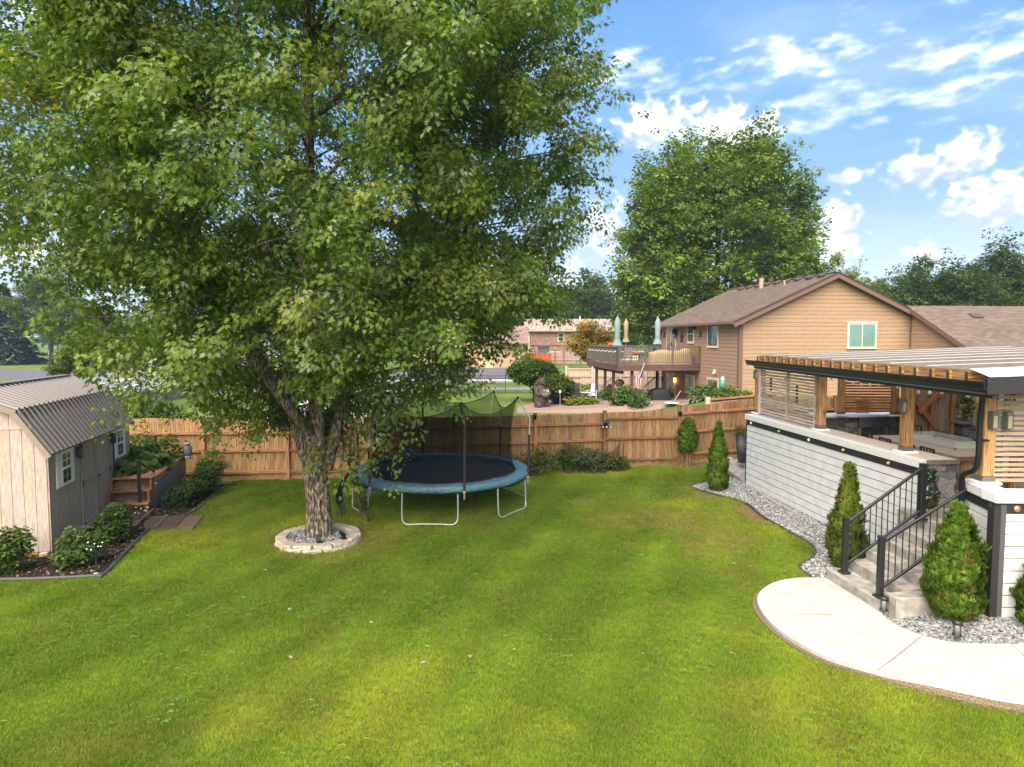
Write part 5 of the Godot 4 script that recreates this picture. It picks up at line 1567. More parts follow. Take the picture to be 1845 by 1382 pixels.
	for s in 3:
		var dw := add(k, "drawer", box(0.58, 0.24, 0.03, 0.006), steel, Vector3(0.2, 1.97 - 0.27 * s, 0.265))
		bar(dw, "handle", steel, Vector3(-0.2, 0.06, 0.035), Vector3(0.2, 0.06, 0.035), 0.025, 0.02)
	add(k, "end_panel", box(0.1, 0.86, 0.58, 0.006), black, Vector3(3.22, 1.68, 0.02))
	add(k, "tap", tube(curve([Vector3(1.6, 2.17, 0.05), Vector3(1.6, 2.5, 0.05), Vector3(1.64, 2.56, 0.12), Vector3(1.68, 2.48, 0.2)], 14), [0.016], 8), steel)
	add(k, "tap_backboard", box(0.42, 0.4, 0.03), wood("honey_slat", Color(0.66, 0.44, 0.26), 1, 1, 0.15), Vector3(1.62, 2.38, -0.18))
	var gr := thing("covered_grill", "black grill with a domed grey lid on the kitchen counter", "grill", W(11.75, 2.18, 20.3), 0.12)
	add(gr, "body", box(0.5, 0.22, 0.4, 0.02), mat("iron_black", Color.BLACK), Vector3(0, 0.11, 0))
	add(gr, "lid", ext([Vector2(-0.25, 0), Vector2(0.25, 0), Vector2(0.22, 0.16), Vector2(0.1, 0.22), Vector2(-0.2, 0.2)], 0.42), mat("lid_dark", lin(0.09, 0.09, 0.10), 0.35), Vector3(0, 0.22, -0.21))
	add(gr, "handle", box(0.3, 0.03, 0.03, 0.006), steel, Vector3(0, 0.25, 0.23))
	# --- table with fire pit, chairs
	var tb := thing("dining_table", "long pale plank table with a wooden corner leg on the patio", "table", W(7.2, 0, 20.77), 0.0786)
	for s in 6: add(tb, "top_plank", box(0.26, 0.07, 3.2, 0.005), wood("table_plank", Color(0.73, 0.66, 0.58), 2, s % 4, 0.03, 0.7, 0.82), Vector3(1.82 + 0.264 * s, 1.97, 5.1))
	add(tb, "edge_board", box(1.62, 0.1, 0.03, 0.004), wood("table_edge", Color(0.52, 0.42, 0.36), 0, 1, 0.03), Vector3(2.48, 1.96, 6.72))
	for q in [[1.95, 6.55], [3.0, 6.55], [1.95, 3.7], [3.0, 3.7]]: add(tb, "leg", box(0.17, 0.7, 0.17, 0.01), px.call(1), Vector3(q[0], 1.58, q[1]))
	var fg := thing("fire_pit_guard", "low clear glass wind guard around the fire pit on the table", "glass guard", W(7.2, 0, 20.77), 0.0786)
	var clear := mat("clear_glass", Color(0.82, 0.92, 0.88, 0.22), 0.05)
	clear.transparency = BaseMaterial3D.TRANSPARENCY_ALPHA
	for q in [[2.25, 5.0, 0.012, 1.7], [3.0, 5.0, 0.012, 1.7], [2.62, 4.15, 0.75, 0.012], [2.62, 5.85, 0.75, 0.012]]: add(fg, "pane", box(q[2], 0.17, q[3]), clear, Vector3(q[0], 2.1, q[1]))
	add(fg, "burner_pan", box(0.55, 0.02, 1.5), mat("pan_grey", lin(0.30, 0.29, 0.28), 0.8), Vector3(2.62, 2.016, 5.0))
	for q in [[2.25, 4.15], [3.0, 4.15], [2.25, 5.85], [3.0, 5.85]]: add(fg, "clip", box(0.03, 0.04, 0.03), steel, Vector3(q[0], 2.03, q[1]))
	var iron := mat("chair_iron", lin(0.014, 0.013, 0.013), 0.5)
	var ch := thing("patio_chair", "black lattice-back patio chair at the far end of the table", "chair", Vector3.ZERO, 0.0, "black chairs round the patio table")
	add(ch, "seat", box(0.46, 0.04, 0.46, 0.01), iron, Vector3(0, 0.45, 0))
	for q in [[-0.2, -0.2], [0.2, -0.2], [-0.2, 0.2], [0.2, 0.2]]: rod(ch, "leg", iron, Vector3(q[0] * 1.1, 0, q[1] * 1.1), Vector3(q[0], 0.45, q[1]), 0.016)
	bar(ch, "back_rail", iron, Vector3(-0.24, 0.93, -0.26), Vector3(0.24, 0.93, -0.26), 0.025, 0.03, 0.006)
	bar(ch, "back_rail", iron, Vector3(-0.22, 0.66, -0.24), Vector3(0.22, 0.66, -0.24), 0.03, 0.04)
	for s in [-1, 1]: bar(ch, "back_post", iron, Vector3(s * 0.22, 0.44, -0.21), Vector3(s * 0.23, 0.93, -0.26), 0.03, 0.03)
	for s in 9: bar(ch, "lattice_bar", iron, Vector3(-0.22 + 0.05 * s, 0.66, -0.24), Vector3(-0.18 + 0.05 * s - (0.08 if s % 2 else 0.0), 0.92, -0.258), 0.012, 0.016)
	var n := 0
	for q in [[8.95, 16.6, PI / 2, "nearest the kitchen sink on the ledge side"], [8.93, 15.75, PI / 2, "second from the kitchen on the ledge side"], [9.0, 14.95, PI / 2, "third from the kitchen, just past the middle pine post"], [9.06, 14.35, PI / 2, "nearest the stair head on the ledge side"], [9.9, 17.9, 0.08, "at the table end before the sink"], [10.7, 17.8, 0.08, "at the table end before the stone panel"]]:
		var lab := "black lattice-back patio chair %s" % q[3]
		if n == 0:
			ch.position = W(q[0], 1.24, q[1])
			ch.rotation.y = q[2]
			tag(ch, lab)
		else: copy(ch, W(q[0], 1.24, q[1]), q[2], lab)
		n += 1
	# --- gate, pillar, pots, house corner
	var gt := thing("plank_gate", "grey plank gate wall with reddish diagonal braces behind the patio", "gate", W(11.3, 0, 19.75), 0.12)
	for s in 15: add(gt, "plank", box(0.165, 2.35, 0.025), wood("grey_gate", Color(0.52, 0.45, 0.40), 1, s % 5, 0.16), Vector3(0.09 + 0.17 * s, 2.3, 0))
	for x in [0.35, 0.95, 1.6]: add(gt, "frame_post", box(0.12, 2.3, 0.06), wood("red_frame", Color(0.60, 0.37, 0.24), 1, 0), Vector3(x, 2.25, 0.05))
	bar(gt, "brace", wood("red_frame", Color(0.60, 0.37, 0.24), 2, 1), Vector3(0.1, 3.05, 0.09), Vector3(1.5, 1.35, 0.09), 0.05, 0.14)
	bar(gt, "brace", wood("red_frame", Color(0.60, 0.37, 0.24), 2, 2), Vector3(0.5, 2.35, 0.11), Vector3(1.55, 3.3, 0.11), 0.05, 0.14)
	bar(gt, "top_rail", wood("red_frame", Color(0.60, 0.37, 0.24), 2, 2), Vector3(0.0, 3.35, 0.05), Vector3(2.5, 3.35, 0.05), 0.06, 0.12)
	var pl := thing("brick_pillar", "dark brick pillar with a slate slab top on the patio", "pillar", W(11.62, 1.25, 17.4))
	add(pl, "core", box(0.3, 1.05, 0.3), mortar, Vector3(0, 0.52, 0))
	for r in 13:
		for s in 2:
			add(pl, "brick", box(0.165, 0.07, 0.34, 0.005), stones[3] if (r + s) % 3 else mott("dark_brick", lin(0.13, 0.075, 0.06), 0.9, Vector3(4, 4, 4), 0.6, 131), Vector3(-0.088 + 0.176 * s, 0.04 + 0.08 * r, 0), Basis(Vector3.UP, (PI / 2) * (r % 2)) if s < 0 else Basis())
	add(pl, "slab", box(0.62, 0.06, 0.5, 0.01), mat("slate_dark", lin(0.10, 0.095, 0.10), 0.6), Vector3(0, 1.1, 0))
	var sp := [Color(0.11, 0.15, 0.03), Color(0.16, 0.19, 0.05), Color(0.07, 0.11, 0.02)]
	bush("topiary_plant", "yellow-green curling topiary on the dark brick pillar", W(11.62, 2.38, 17.4), Vector3(0.2, 0.42, 0.2), 130, sprig(8, 0.16, 0.07, OVAL, 31), sp, 3, "plant")
	bush("potted_shrub", "round dark green shrub in a pot beside the brick pillar", W(11.0, 1.55, 17.2), Vector3(0.36, 0.3, 0.36), 240, sprig(9, 0.16, 0.06, OVAL, 32), [Color(0.06, 0.09, 0.025), Color(0.09, 0.11, 0.035)], 3, "plant")
	add(thing("shrub_pot", "dark pot holding the round shrub on the patio", "pot", W(11.0, 1.25, 17.2)), "bowl", lathe([Vector2(0, 0), Vector2(0.2, 0), Vector2(0.27, 0.34), Vector2(0.24, 0.34), Vector2(0, 0.3)], 16), mat("pot_black", lin(0.02, 0.02, 0.02), 0.6))
	arbor("potted_evergreen", "slim dark evergreen spiral beside the stone bar end", W(7.63, 1.24, 12.3), [[0.12, 0.1], [0.3, 0.17], [0.6, 0.13], [0.85, 0.04]], 190, [Color(0.03, 0.07, 0.03), Color(0.045, 0.09, 0.035)], 2, 0.7)
	var hw := thing("white_house_corner", "white lap-sided house wall glimpsed past the brick pillar", "house")
	add(hw, "core", box(0.3, 4.6, 14), gap, W(13.72, 1.6, 12))
	for s in 15: add(hw, "siding_board", box(0.03, 0.17, 14, 0.003), white, W(13.55, 1.35 + 0.178 * s, 12))
	# --- walk, gravel, edging, shrubs, path lamps
	flat("walkway", WALK, mott("walk_concrete", lin(0.385, 0.367, 0.345), 0.9, Vector3(0.22, 0.22, 0.22), 0.93, 141), 0.1, "pale concrete walk curving from the steps out of the photo", 0.16)
	for q in [[6.06, 9.78, 4.83, 8.76], [6.93, 9.2, 6.55, 7.62], [5.1, 10.6, 4.05, 10.62]]:
		var a := W(q[0], gh(q[0], q[1]) + 0.1005, q[1])
		var b := W(q[2], gh(q[2], q[3]) + 0.1005, q[3])
		tag(bar(self, "walk_joint", mat("joint_grey", lin(0.25, 0.23, 0.2)), a, b, 0.012, 0.006), "control joint across the pale walk", "", "", "structure")
	var rim := []
	for q in WALK.slice(0, 45): rim.append(W(q.x, gh(q.x, q.y) + 0.02, q.y))
	flat("bare_edge", band2(WALK.slice(0, 45), 0.09), mott("dry_soil", lin(0.25, 0.19, 0.11), 1, Vector3(4, 4, 4), 0.5, 142), 0.05, "strip of dry soil along the outer edge of the walk")
	var gp := smooth_poly(GRAVEL, 60)
	var grit := mott("gravel_grit", lin(0.22, 0.22, 0.215), 1, Vector3(3, 3, 3), 0.5, 52)
	ribbon("gravel_strip", smooth_poly(GRAVEL.slice(1, 13), 50), [Vector2(7.25, 21.6), Vector2(7.3, 20.5), Vector2(7.86, 12.8), Vector2(7.3, 12.25)], grit, 0.02, "grey gravel strip along the long white wall")
	tag(pebbles(self, "gravel", gp, 15000, 0.030, GREYS + [Color(0.45, 0.42, 0.37)], 0.03), "loose grey gravel along the long white wall")
	var bed2: Array = WALK.slice(45) + [Vector2(6.0, 10.9), Vector2(7.4, 10.6), Vector2(7.4, 10.1), Vector2(9, 10.1)]
	ribbon("gravel_bed", WALK.slice(45), [Vector2(9, 10.1), Vector2(7.4, 10.1), Vector2(7.4, 10.6), Vector2(6.0, 10.9)], grit, 0.03, "dark gravel bed between the walk and the patio corner")
	tag(pebbles(self, "gravel", bed2, 7000, 0.034, [Color(0.20, 0.205, 0.22), Color(0.14, 0.145, 0.155), Color(0.30, 0.30, 0.30), Color(0.24, 0.22, 0.20)], 0.05), "loose dark slate gravel round the big round shrub")
	var ed := []
	for q in gp.slice(5, 58): ed.append(W(q.x, gh(q.x, q.y) + 0.03, q.y))
	tag(add(self, "gravel_edging", tube(ed, [0.028], 7), mat("edging_black", Color.BLACK)), "thin black edging winding between lawn and gravel strip", "edging")
	flat("concrete_pad", [Vector2(6.95, 24.3), Vector2(7.0, 22.6), Vector2(7.15, 20.8), Vector2(9, 20.6), Vector2(9, 24)], mott("step_concrete", Color.WHITE, 1, Vector3.ONE), 0.1, "small concrete pad behind the far end of the white wall", 0.3)
	var ga := [Color(0.09, 0.155, 0.018), Color(0.12, 0.19, 0.022), Color(0.065, 0.12, 0.015), Color(0.15, 0.21, 0.03)]
	arbor("arborvitae", "narrow pointed arborvitae in the gravel tip before the brown fence", W(6.05, 0, 19.84), [[0.03, 0.22], [0.3, 0.28], [0.9, 0.24], [1.5, 0.14], [1.85, 0.06], [2.0, 0.02]], 2200, ga, 3)
	arbor("arborvitae", "ragged yellowish arborvitae behind the stair railing against white siding", W(6.54, 0.02, 13.1), [[0.02, 0.22], [0.3, 0.31], [0.8, 0.29], [1.3, 0.19], [1.7, 0.10], [1.97, 0.03]], 2300, [Color(0.14, 0.17, 0.022), Color(0.10, 0.15, 0.02), Color(0.18, 0.20, 0.035), Color(0.075, 0.115, 0.016)], 3)
	arbor("arborvitae", "plump bright green arborvitae beside the concrete steps", W(6.78, 0.08, 10.22), [[0.12, 0.18], [0.28, 0.30], [0.7, 0.36], [1.1, 0.33], [1.45, 0.22], [1.7, 0.10], [1.85, 0.03]], 3600, ga, 4)
	arbor("arborvitae", "round arborvitae cut by the photo edge before the white corner", W(7.86, 0.1, 9.78), [[0.12, 0.2], [0.25, 0.38], [0.55, 0.39], [0.85, 0.3], [1.1, 0.14], [1.22, 0.03]], 2500, ga, 4)
	var pt := arbor("pruned_cedar", "little cedar pruned to a clump on bare stems before the brown fence", W(6.13, 0, 23.6), [[0.52, 0.16], [0.6, 0.30], [1.0, 0.29], [1.4, 0.23], [1.6, 0.18], [1.64, 0.05]], 1100, ga, 3)
	var pot := thing("tall_planter", "tall dark grey tapered planter with flowers behind the white wall's end", "planter", W(7.58, 0.42, 22.2), 0.1)
	add(pot, "pot", lathe([Vector2(0, 0), Vector2(0.17, 0), Vector2(0.27, 0.92), Vector2(0.23, 0.92), Vector2(0.2, 0.8), Vector2(0, 0.8)], 4), mat("planter_grey", lin(0.055, 0.06, 0.07), 0.6), Vector3.ZERO, Basis(Vector3.UP, PI / 4))
	bush("mums", "mixed yellow and rust flowers in the tall grey planter", W(7.58, 1.24, 22.2), Vector3(0.27, 0.2, 0.27), 150, sprig(9, 0.14, 0.05, OVAL, 33), [Color(0.07, 0.11, 0.02), Color(0.25, 0.20, 0.03), Color(0.22, 0.08, 0.02), Color(0.08, 0.12, 0.02)], 3, "flowers")
	for q in [[5.93, 10.63, "where the steps meet the walk"], [6.4, 9.56, "in front of the plump arborvitae"]]:
		var l := thing("path_lamp", "small black lantern path lamp %s" % q[2], "lamp", W(q[0], gh(q[0], q[1]) + 0.05, q[1]), 0.3, "path lamps beside the walk")
		rod(l, "stake", bz, Vector3.ZERO, Vector3(0, 0.1, 0), 0.012)
		add(l, "glass", lathe([Vector2(0, 0.1), Vector2(0.045, 0.1), Vector2(0.05, 0.26), Vector2(0, 0.26)], 12), mat("lamp_tube", lin(0.16, 0.155, 0.14), 0.15))
		for s in 4: rod(l, "cage_bar", rail, Vector3(cos(s * PI / 2) * 0.056, 0.09, sin(s * PI / 2) * 0.056), Vector3(cos(s * PI / 2) * 0.062, 0.27, sin(s * PI / 2) * 0.062), 0.005)
		add(l, "cap", lathe([Vector2(0, 0.255), Vector2(0.07, 0.26), Vector2(0.066, 0.30), Vector2(0, 0.31)], 14), rail)
		add(l, "base_ring", lathe([Vector2(0.0, 0.085), Vector2(0.062, 0.085), Vector2(0.06, 0.105), Vector2(0, 0.105)], 12), rail)
func band2(line: Array, w: float) -> Array:
	var out := []
	var inner := []
	for k in line.size():
		var a: Vector2 = line[maxi(k - 1, 0)]
		var b: Vector2 = line[mini(k + 1, line.size() - 1)]
		var n := (b - a).orthogonal().normalized()
		if n.dot(Vector2(6.2, 10.5) - line[k]) > 0: n = -n
		out.append(line[k] + n * w * (0.7 + 0.5 * absf(nz.get_noise_1d(k * 20.0))))
		inner.push_front(line[k] - n * 0.03)
	return out + inner

# ---------- neighbour's house
# shingle tabs over the quad a (eave left) b (eave right) c (ridge right) d (ridge left)
func shingles(parent: Node, a: Vector3, b: Vector3, c: Vector3, d: Vector3, tone: Color, course := 0.145, tabw := 0.33) -> MeshInstance3D:
	var st := begin()
	st.set_smooth_group(-1)
	var rows := int(a.distance_to(d) / course)
	var cols := int(a.distance_to(b) / tabw)
	var n := (b - a).cross(d - a).normalized()
	if n.y < 0: n = -n
	for r in rows:
		var v0 := float(r) / rows
		var v1 := float(r + 1) / rows
		for k in cols + 1:
			var off := (0.5 if r % 2 else 0.0) + rf(-0.12, 0.12)
			var u0 := clampf((k - off) / cols, 0, 1)
			var u1 := clampf((k + 1 - off) / cols, 0, 1)
			if u1 <= u0: continue
			var p := func(u: float, v: float, h: float) -> Vector3: return a.lerp(b, u).lerp(d.lerp(c, u), v) + n * h
			var g := 1.0 + rf(-0.22, 0.22)
			st.set_color(Color(tone.r * g, tone.g * g, tone.b * g))
			quad(st, p.call(u0, v0, 0.016), p.call(u1, v0, 0.016), p.call(u1, v1, 0.004), p.call(u0, v1, 0.004))
			quad(st, p.call(u0, v0, 0.0), p.call(u1, v0, 0.0), p.call(u1, v0, 0.016), p.call(u0, v0, 0.016))
	var m := mott("shingle_grain", Color.WHITE, 0.95, Vector3(2, 2, 2), 0.75, 151)
	m.vertex_color_use_as_albedo = true
	var o := add(parent, "shingles", done(st), m)
	o.set_meta("kind", "stuff")
	return o
func window(parent: Node, at: Vector3, w: float, h: float, turn: float, frame: Material, glass: Material, split := true):
	var bs := Basis(Vector3.UP, turn)
	var f := add(parent, "window", box(w, h, 0.05), frame, at, bs)
	var iw := w - 0.18
	var ih := h - 0.18
	if split:
		for s in [-1, 1]: add(f, "pane", box(iw * 0.5 - 0.03, ih, 0.01), glass, Vector3(s * (iw * 0.25 + 0.005), 0, 0.026))
	else:
		for s in [-1, 1]: add(f, "pane", box(iw, ih * 0.5 - 0.03, 0.01), glass, Vector3(0, s * (ih * 0.25 + 0.005), 0.026))
	add(f, "head", box(w + 0.06, 0.07, 0.09, 0.006), frame, Vector3(0, h * 0.5, 0.01))
	add(f, "sill", box(w + 0.06, 0.06, 0.11, 0.006), frame, Vector3(0, -h * 0.5, 0.02))
func umbrella(label: String, at: Vector3, top: float, bottom: float, w: float, c: Color):
	var t := thing("patio_umbrella", label, "umbrella", at, 0.0, "closed umbrellas on the deck")
	var m := mott("cloth %s" % str(c), c, 0.9, Vector3(3, 3, 3), 0.75, 161)
	rod(t, "pole", mat("pole_grey", lin(0.25, 0.22, 0.2)), Vector3(0, 0, 0), Vector3(0, top, 0), 0.025)
	var st := begin()
	st.set_smooth_group(0)
	var prof := [[0.0, 0.02], [0.12, 0.10], [0.18, 0.14], [0.5, 0.125], [0.72, 0.105], [0.8, 0.12], [1.0, 0.21]]
	var rings := []
	for q in prof:
		var ring := []
		for k in 24:
			var an := TAU * k / 24
			var r: float = q[1] * w * 0.85 * (1.0 + (0.22 if k % 3 == 0 else -0.06) * (0.4 + q[0] * 0.6))
			ring.append(Vector3(cos(an) * r, top - (top - bottom) * q[0], sin(an) * r))
		rings.append(ring)
	for i in rings.size() - 1:
		for k in 24: quad2(st, rings[i][k], rings[i][(k + 1) % 24], rings[i + 1][(k + 1) % 24], rings[i + 1][k])
	add(t, "canopy", done(st), m)
	add(t, "finial", lathe([Vector2(0, 0), Vector2(0.03, 0.0), Vector2(0.02, 0.06), Vector2(0, 0.07)], 8), m, Vector3(0, top, 0))
	add(t, "strap", tube_ring(0.15 * w, top - (top - bottom) * 0.74, 0.012, 20), mat("strap_dark", c.darkened(0.35)))
func cover(n: String, label: String, cat: String, at: Vector3, turn: float, s: Vector3, m: Material, lumps: Array):
	# a cloth cover over furniture: a draped height field with folds down its sides
	var t := thing(n, label, cat, at, turn)
	var st := begin()
	st.set_smooth_group(0)
	var N := 28
	var rings := []
	for j in 9:
		var v := j / 8.0
		var ring := []
		for k in N:
			var an := TAU * k / N
			var cx := signf(cos(an)) * pow(absf(cos(an)), 0.45)
			var cz := signf(sin(an)) * pow(absf(sin(an)), 0.45)
			var shrink := 1.0 - 0.72 * sm(0.55, 1.0, v)
			var x: float = cx * s.x * 0.5 * shrink * (1.0 - 0.12 * v)
			var z: float = cz * s.z * 0.5 * shrink * (1.0 - 0.12 * v)
			var y := s.y * minf(v / 0.72, 1.0)
			if v > 0.5:
				var h := 0.0
				for l in lumps: h = maxf(h, l[1] * exp(-pow((x - l[0]) / l[2], 2)))
				y = lerpf(y, s.y * (0.55 + 0.45 * h), sm(0.5, 0.8, v))
			var fold := 1.0 + 0.045 * sin(an * 9 + v * 3) * (1 - v)
			ring.append(Vector3(x * fold, y, z * fold))
		rings.append(ring)
	for j in 8:
		for k in N: quad2(st, rings[j][k], rings[j + 1][k], rings[j + 1][(k + 1) % N], rings[j][(k + 1) % N])
	for k in N - 2: tri(st, rings[8][0], rings[8][k + 2], rings[8][k + 1])
	add(t, "cover_cloth", done(st), m)
	add(t, "hem", tube(rings[0] + [rings[0][0]], [0.015], 5), m)
func make_house():
	var tan := Color(0.675, 0.552, 0.44)
	var sid := func(v: int) -> StandardMaterial3D: return wood("tan_siding", tan, [0, 2][v / 3], v, 0.025, 0.75, 0.9)
	var brown := mott("brown_trim", lin(0.17, 0.095, 0.075), 0.6, Vector3(2, 2, 2), 0.85, 171)
	var gap := mat("siding_shadow", lin(0.14, 0.09, 0.055), 0.9)
	var cream := mat("cream_frame", lin(0.62, 0.55, 0.42), 0.5)
	var glass := mat("house_glass", lin(0.035, 0.045, 0.04), 0.05, 0.8)
	var green := mat("green_blind_glass", lin(0.12, 0.22, 0.19), 0.1, 0.7)
	var t := thing("tan_house", "tan lap-sided house with brown shingle roof, gable end and lower garage wing", "house", W(11.65, 0, 35), 0.105)
	var Wd := 10.0
	var L := 12.3
	var ry := func(x: float) -> float: return 7.72 - absf(x - 5.0) * 0.462
	add(t, "core_wall", ext([Vector2(0.04, 0), Vector2(Wd - 0.04, 0), Vector2(Wd - 0.04, 5.36), Vector2(5, 7.62), Vector2(0.04, 5.36)], L), gap, Vector3(0, 0, -L - 0.03))
	var y := 0.9
	var i := 0
	while y < 7.6:
		var y1 := minf(y + 0.187, 7.68)
		var x0 := maxf(0.0, 5.0 - (7.72 - y) / 0.462 + 0.0)
		var x1 := 10.0 - x0
		var x2 := maxf(0.0, 5.0 - (7.72 - y1) / 0.462)
		add(t, "siding_board", ext([Vector2(x0, 0), Vector2(x1, 0), Vector2(10.0 - x2, y1 - y), Vector2(x2, y1 - y)], 0.022), sid.call(i % 3), Vector3(0, y, -0.018), Basis(Vector3.RIGHT, -0.05))
		y += 0.2
		i += 1
	y = 0.2
	while y < 5.35:
		add(t, "siding_board", box(0.022, 0.187, L), sid.call(3 + i % 3), Vector3(-0.002, y + 0.1, -L * 0.5 - 0.02), Basis(Vector3.BACK, -0.06))
		y += 0.2
		i += 1
	add(t, "corner_board", box(0.2, 5.4, 0.2, 0.006), brown, Vector3(0.06, 2.75, -0.06))
	# roof
	var rt := Color(0.19, 0.142, 0.112)
	var ov := 0.5
	var e := 5.0 + ov
	var roof := add(t, "roof", ext([Vector2(5 - e, 7.72 - e * 0.462), Vector2(5, 7.72), Vector2(5 + e, 7.72 - e * 0.462), Vector2(5 + e, 7.86 - e * 0.462), Vector2(5, 7.86), Vector2(5 - e, 7.86 - e * 0.462)], L + 0.9), brown, Vector3(0, 0, -L - 0.5))
	var ey := 7.865 - e * 0.462
	shingles(roof, Vector3(5 - e - 0.03, ey, 0), Vector3(5 - e - 0.03, ey, L + 0.95), Vector3(5, 7.865, L + 0.95), Vector3(5, 7.865, 0), rt)
	shingles(roof, Vector3(5 + e + 0.03, ey, 0), Vector3(5 + e + 0.03, ey, L + 0.95), Vector3(5, 7.865, L + 0.95), Vector3(5, 7.865, 0), rt)
	for s in [-1, 1]:
		bar(t, "rake_board", brown, Vector3(5 + s * e, 7.70 - e * 0.462, 0.42), Vector3(5, 7.70, 0.42), 0.03, 0.24, 0.0)
		bar(t, "rake_moulding", mat("moulding_dark", lin(0.05, 0.03, 0.025), 0.6), Vector3(5 + s * e, 7.83 - e * 0.462, 0.445), Vector3(5, 7.83, 0.445), 0.03, 0.045)
		bar(t, "gutter", brown, Vector3(5 + s * (e + 0.06), 7.79 - e * 0.462, 0.4), Vector3(5 + s * (e + 0.06), 7.79 - e * 0.462, -L - 0.5), 0.12, 0.12, 0.02)
	add(t, "soffit_return", ext([Vector2(0, -0.02), Vector2(0.62, -0.02), Vector2(0.62, 0.3), Vector2(0, 0.02)], 0.42), brown, Vector3(-0.55, 5.2, -0.02))
	bar(t, "soffit", brown, Vector3(-0.25, 5.25, 0.3), Vector3(-0.25, 5.25, -L - 0.4), 0.5, 0.02)
	add(t, "ridge_cap", box(0.3, 0.04, L + 0.9, 0.01), mott("ridge_brown", lin(0.22, 0.14, 0.12), 0.95, Vector3(3, 3, 3), 0.6, 172), Vector3(5, 7.875, -L * 0.5 - 0.05))
	for k in 9:
		add(roof, "roof_vent", box(0.36, 0.12, 0.4, 0.02), mat("vent_dark", lin(0.07, 0.045, 0.04), 0.7), Vector3(4.55, 7.78, 12.4 - 1.2 * k), Basis(Vector3.BACK, 0.43))
	rod(roof, "flue", mat("flue_tan", lin(0.30, 0.22, 0.18), 0.6), Vector3(4.3, 7.4, 6.2), Vector3(4.3, 8.15, 6.2), 0.14, -1, 12)
	rod(roof, "plumbing_vent", mat("flue_tan", Color.WHITE), Vector3(4.1, 7.3, 9.4), Vector3(4.1, 7.75, 9.4), 0.06)
	rod(roof, "roof_cap", brown, Vector3(0.6, 5.6, 5.0), Vector3(0.6, 6.0, 5.0), 0.08)
	# garage wing
	var gx := 9.35
	add(t, "garage_core", ext([Vector2(-4.0, 0), Vector2(4.1, 0), Vector2(4.1, 4.0), Vector2(0.1, 6.0), Vector2(-4.0, 4.0)], 9.0), gap, Vector3(gx + 9.04, 0, 0), Basis(Vector3.UP, -PI / 2))
	y = 0.9
	while y < 5.95:
		var zr := 4.1 if y < 4.0 else maxf(0.12, 4.1 - (y - 4.0) / 0.5)
		add(t, "garage_board", box(0.022, 0.187, zr - 0.0), sid.call(3 + i % 3), Vector3(gx, y + 0.1, zr * 0.5 + 0.03), Basis(Vector3.BACK, -0.06))
		y += 0.2
		i += 1
	bar(t, "garage_corner_trim", brown, Vector3(gx - 0.02, 1.0, 0.05), Vector3(gx - 0.02, 5.9, 0.05), 0.07, 0.07)
	var gr := add(t, "garage_roof", box(9.4, 0.12, 4.85), brown, Vector3(gx + 4.35, 5.03, 2.28), Basis(Vector3.RIGHT, 0.4636))
	var zc := cos(0.4636)
	shingles(t, Vector3(gx - 0.36, 3.995, 4.5), Vector3(gx + 9.1, 3.995, 4.5), Vector3(gx + 9.1, 6.18, 0.1), Vector3(gx - 0.36, 6.18, 0.1), rt)
	shingles(t, Vector3(gx - 0.36, 4.1, -4.1), Vector3(gx + 9.1, 4.1, -4.1), Vector3(gx + 9.1, 6.18, 0.1), Vector3(gx - 0.36, 6.18, 0.1), rt)
	bar(t, "garage_rake", brown, Vector3(gx - 0.38, 3.9, 4.5), Vector3(gx - 0.38, 6.08, 0.1), 0.03, 0.22)
	bar(t, "garage_gutter", mat("gutter_dark", lin(0.02, 0.018, 0.018), 0.4), Vector3(gx - 0.4, 3.94, 4.58), Vector3(gx + 9.1, 3.94, 4.58), 0.12, 0.16, 0.02)
	add(t, "roof_vent", box(0.55, 0.14, 0.45, 0.02), mat("vent_dark", Color.WHITE), Vector3(gx + 2.6, 5.62, 1.3), Basis(Vector3.RIGHT, 0.46))
	# openings
	window(t, Vector3(6.63, 4.63, 0.02), 1.62, 1.35, 0, cream, green)
	var lt := -PI / 2
	window(t, Vector3(-0.025, 4.65, -3.4), 1.5, 1.34, lt, cream, glass)
	window(t, Vector3(-0.025, 4.75, -6.82), 1.05, 1.12, lt, cream, glass, false)
	window(t, Vector3(-0.025, 1.68, -3.3), 1.6, 1.08, lt, cream, glass)
	window(t, Vector3(-0.025, 1.68, -6.85), 1.5, 1.12, lt, cream, glass)
	for q in [[4.1, 2.3], [1.2, 2.05]]:
		var dr := add(t, "patio_door", box(1.85, q[1], 0.05), cream, Vector3(-0.02, q[0], -10.35), Basis(Vector3.UP, lt))
		for s in [-1, 1]: add(dr, "pane", box(0.7, q[1] - 0.25, 0.012), glass, Vector3(s * 0.43, 0, 0.03))
		add(dr, "handle", box(0.04, 0.2, 0.05, 0.006), mat("iron_black", Color.BLACK), Vector3(0.1, 0, 0.05))
	var rust := mat("barn_star_brown", lin(0.05, 0.03, 0.025), 0.8)
	for q in [[-8.3, 4.55, 0.42], [-5.2, 4.72, 0.24], [-11.75, 4.7, 0.22], [-12.0, 1.7, 0.2]]:
		var pts := []
		for k in 10: pts.append(Vector2(sin(TAU * k / 10), cos(TAU * k / 10)) * q[2] * (1.0 if k % 2 == 0 else 0.4))
		add(t, "barn_star", ext(pts, 0.04), rust, Vector3(-0.03, q[1], q[0]), Basis(Vector3.UP, lt))
	var vt := add(t, "dryer_vent", box(0.16, 0.2, 0.14, 0.03), cream, Vector3(-0.1, 2.65, -2.9))
	add(vt, "hood", box(0.18, 0.12, 0.12, 0.03), cream, Vector3(-0.03, -0.1, 0))
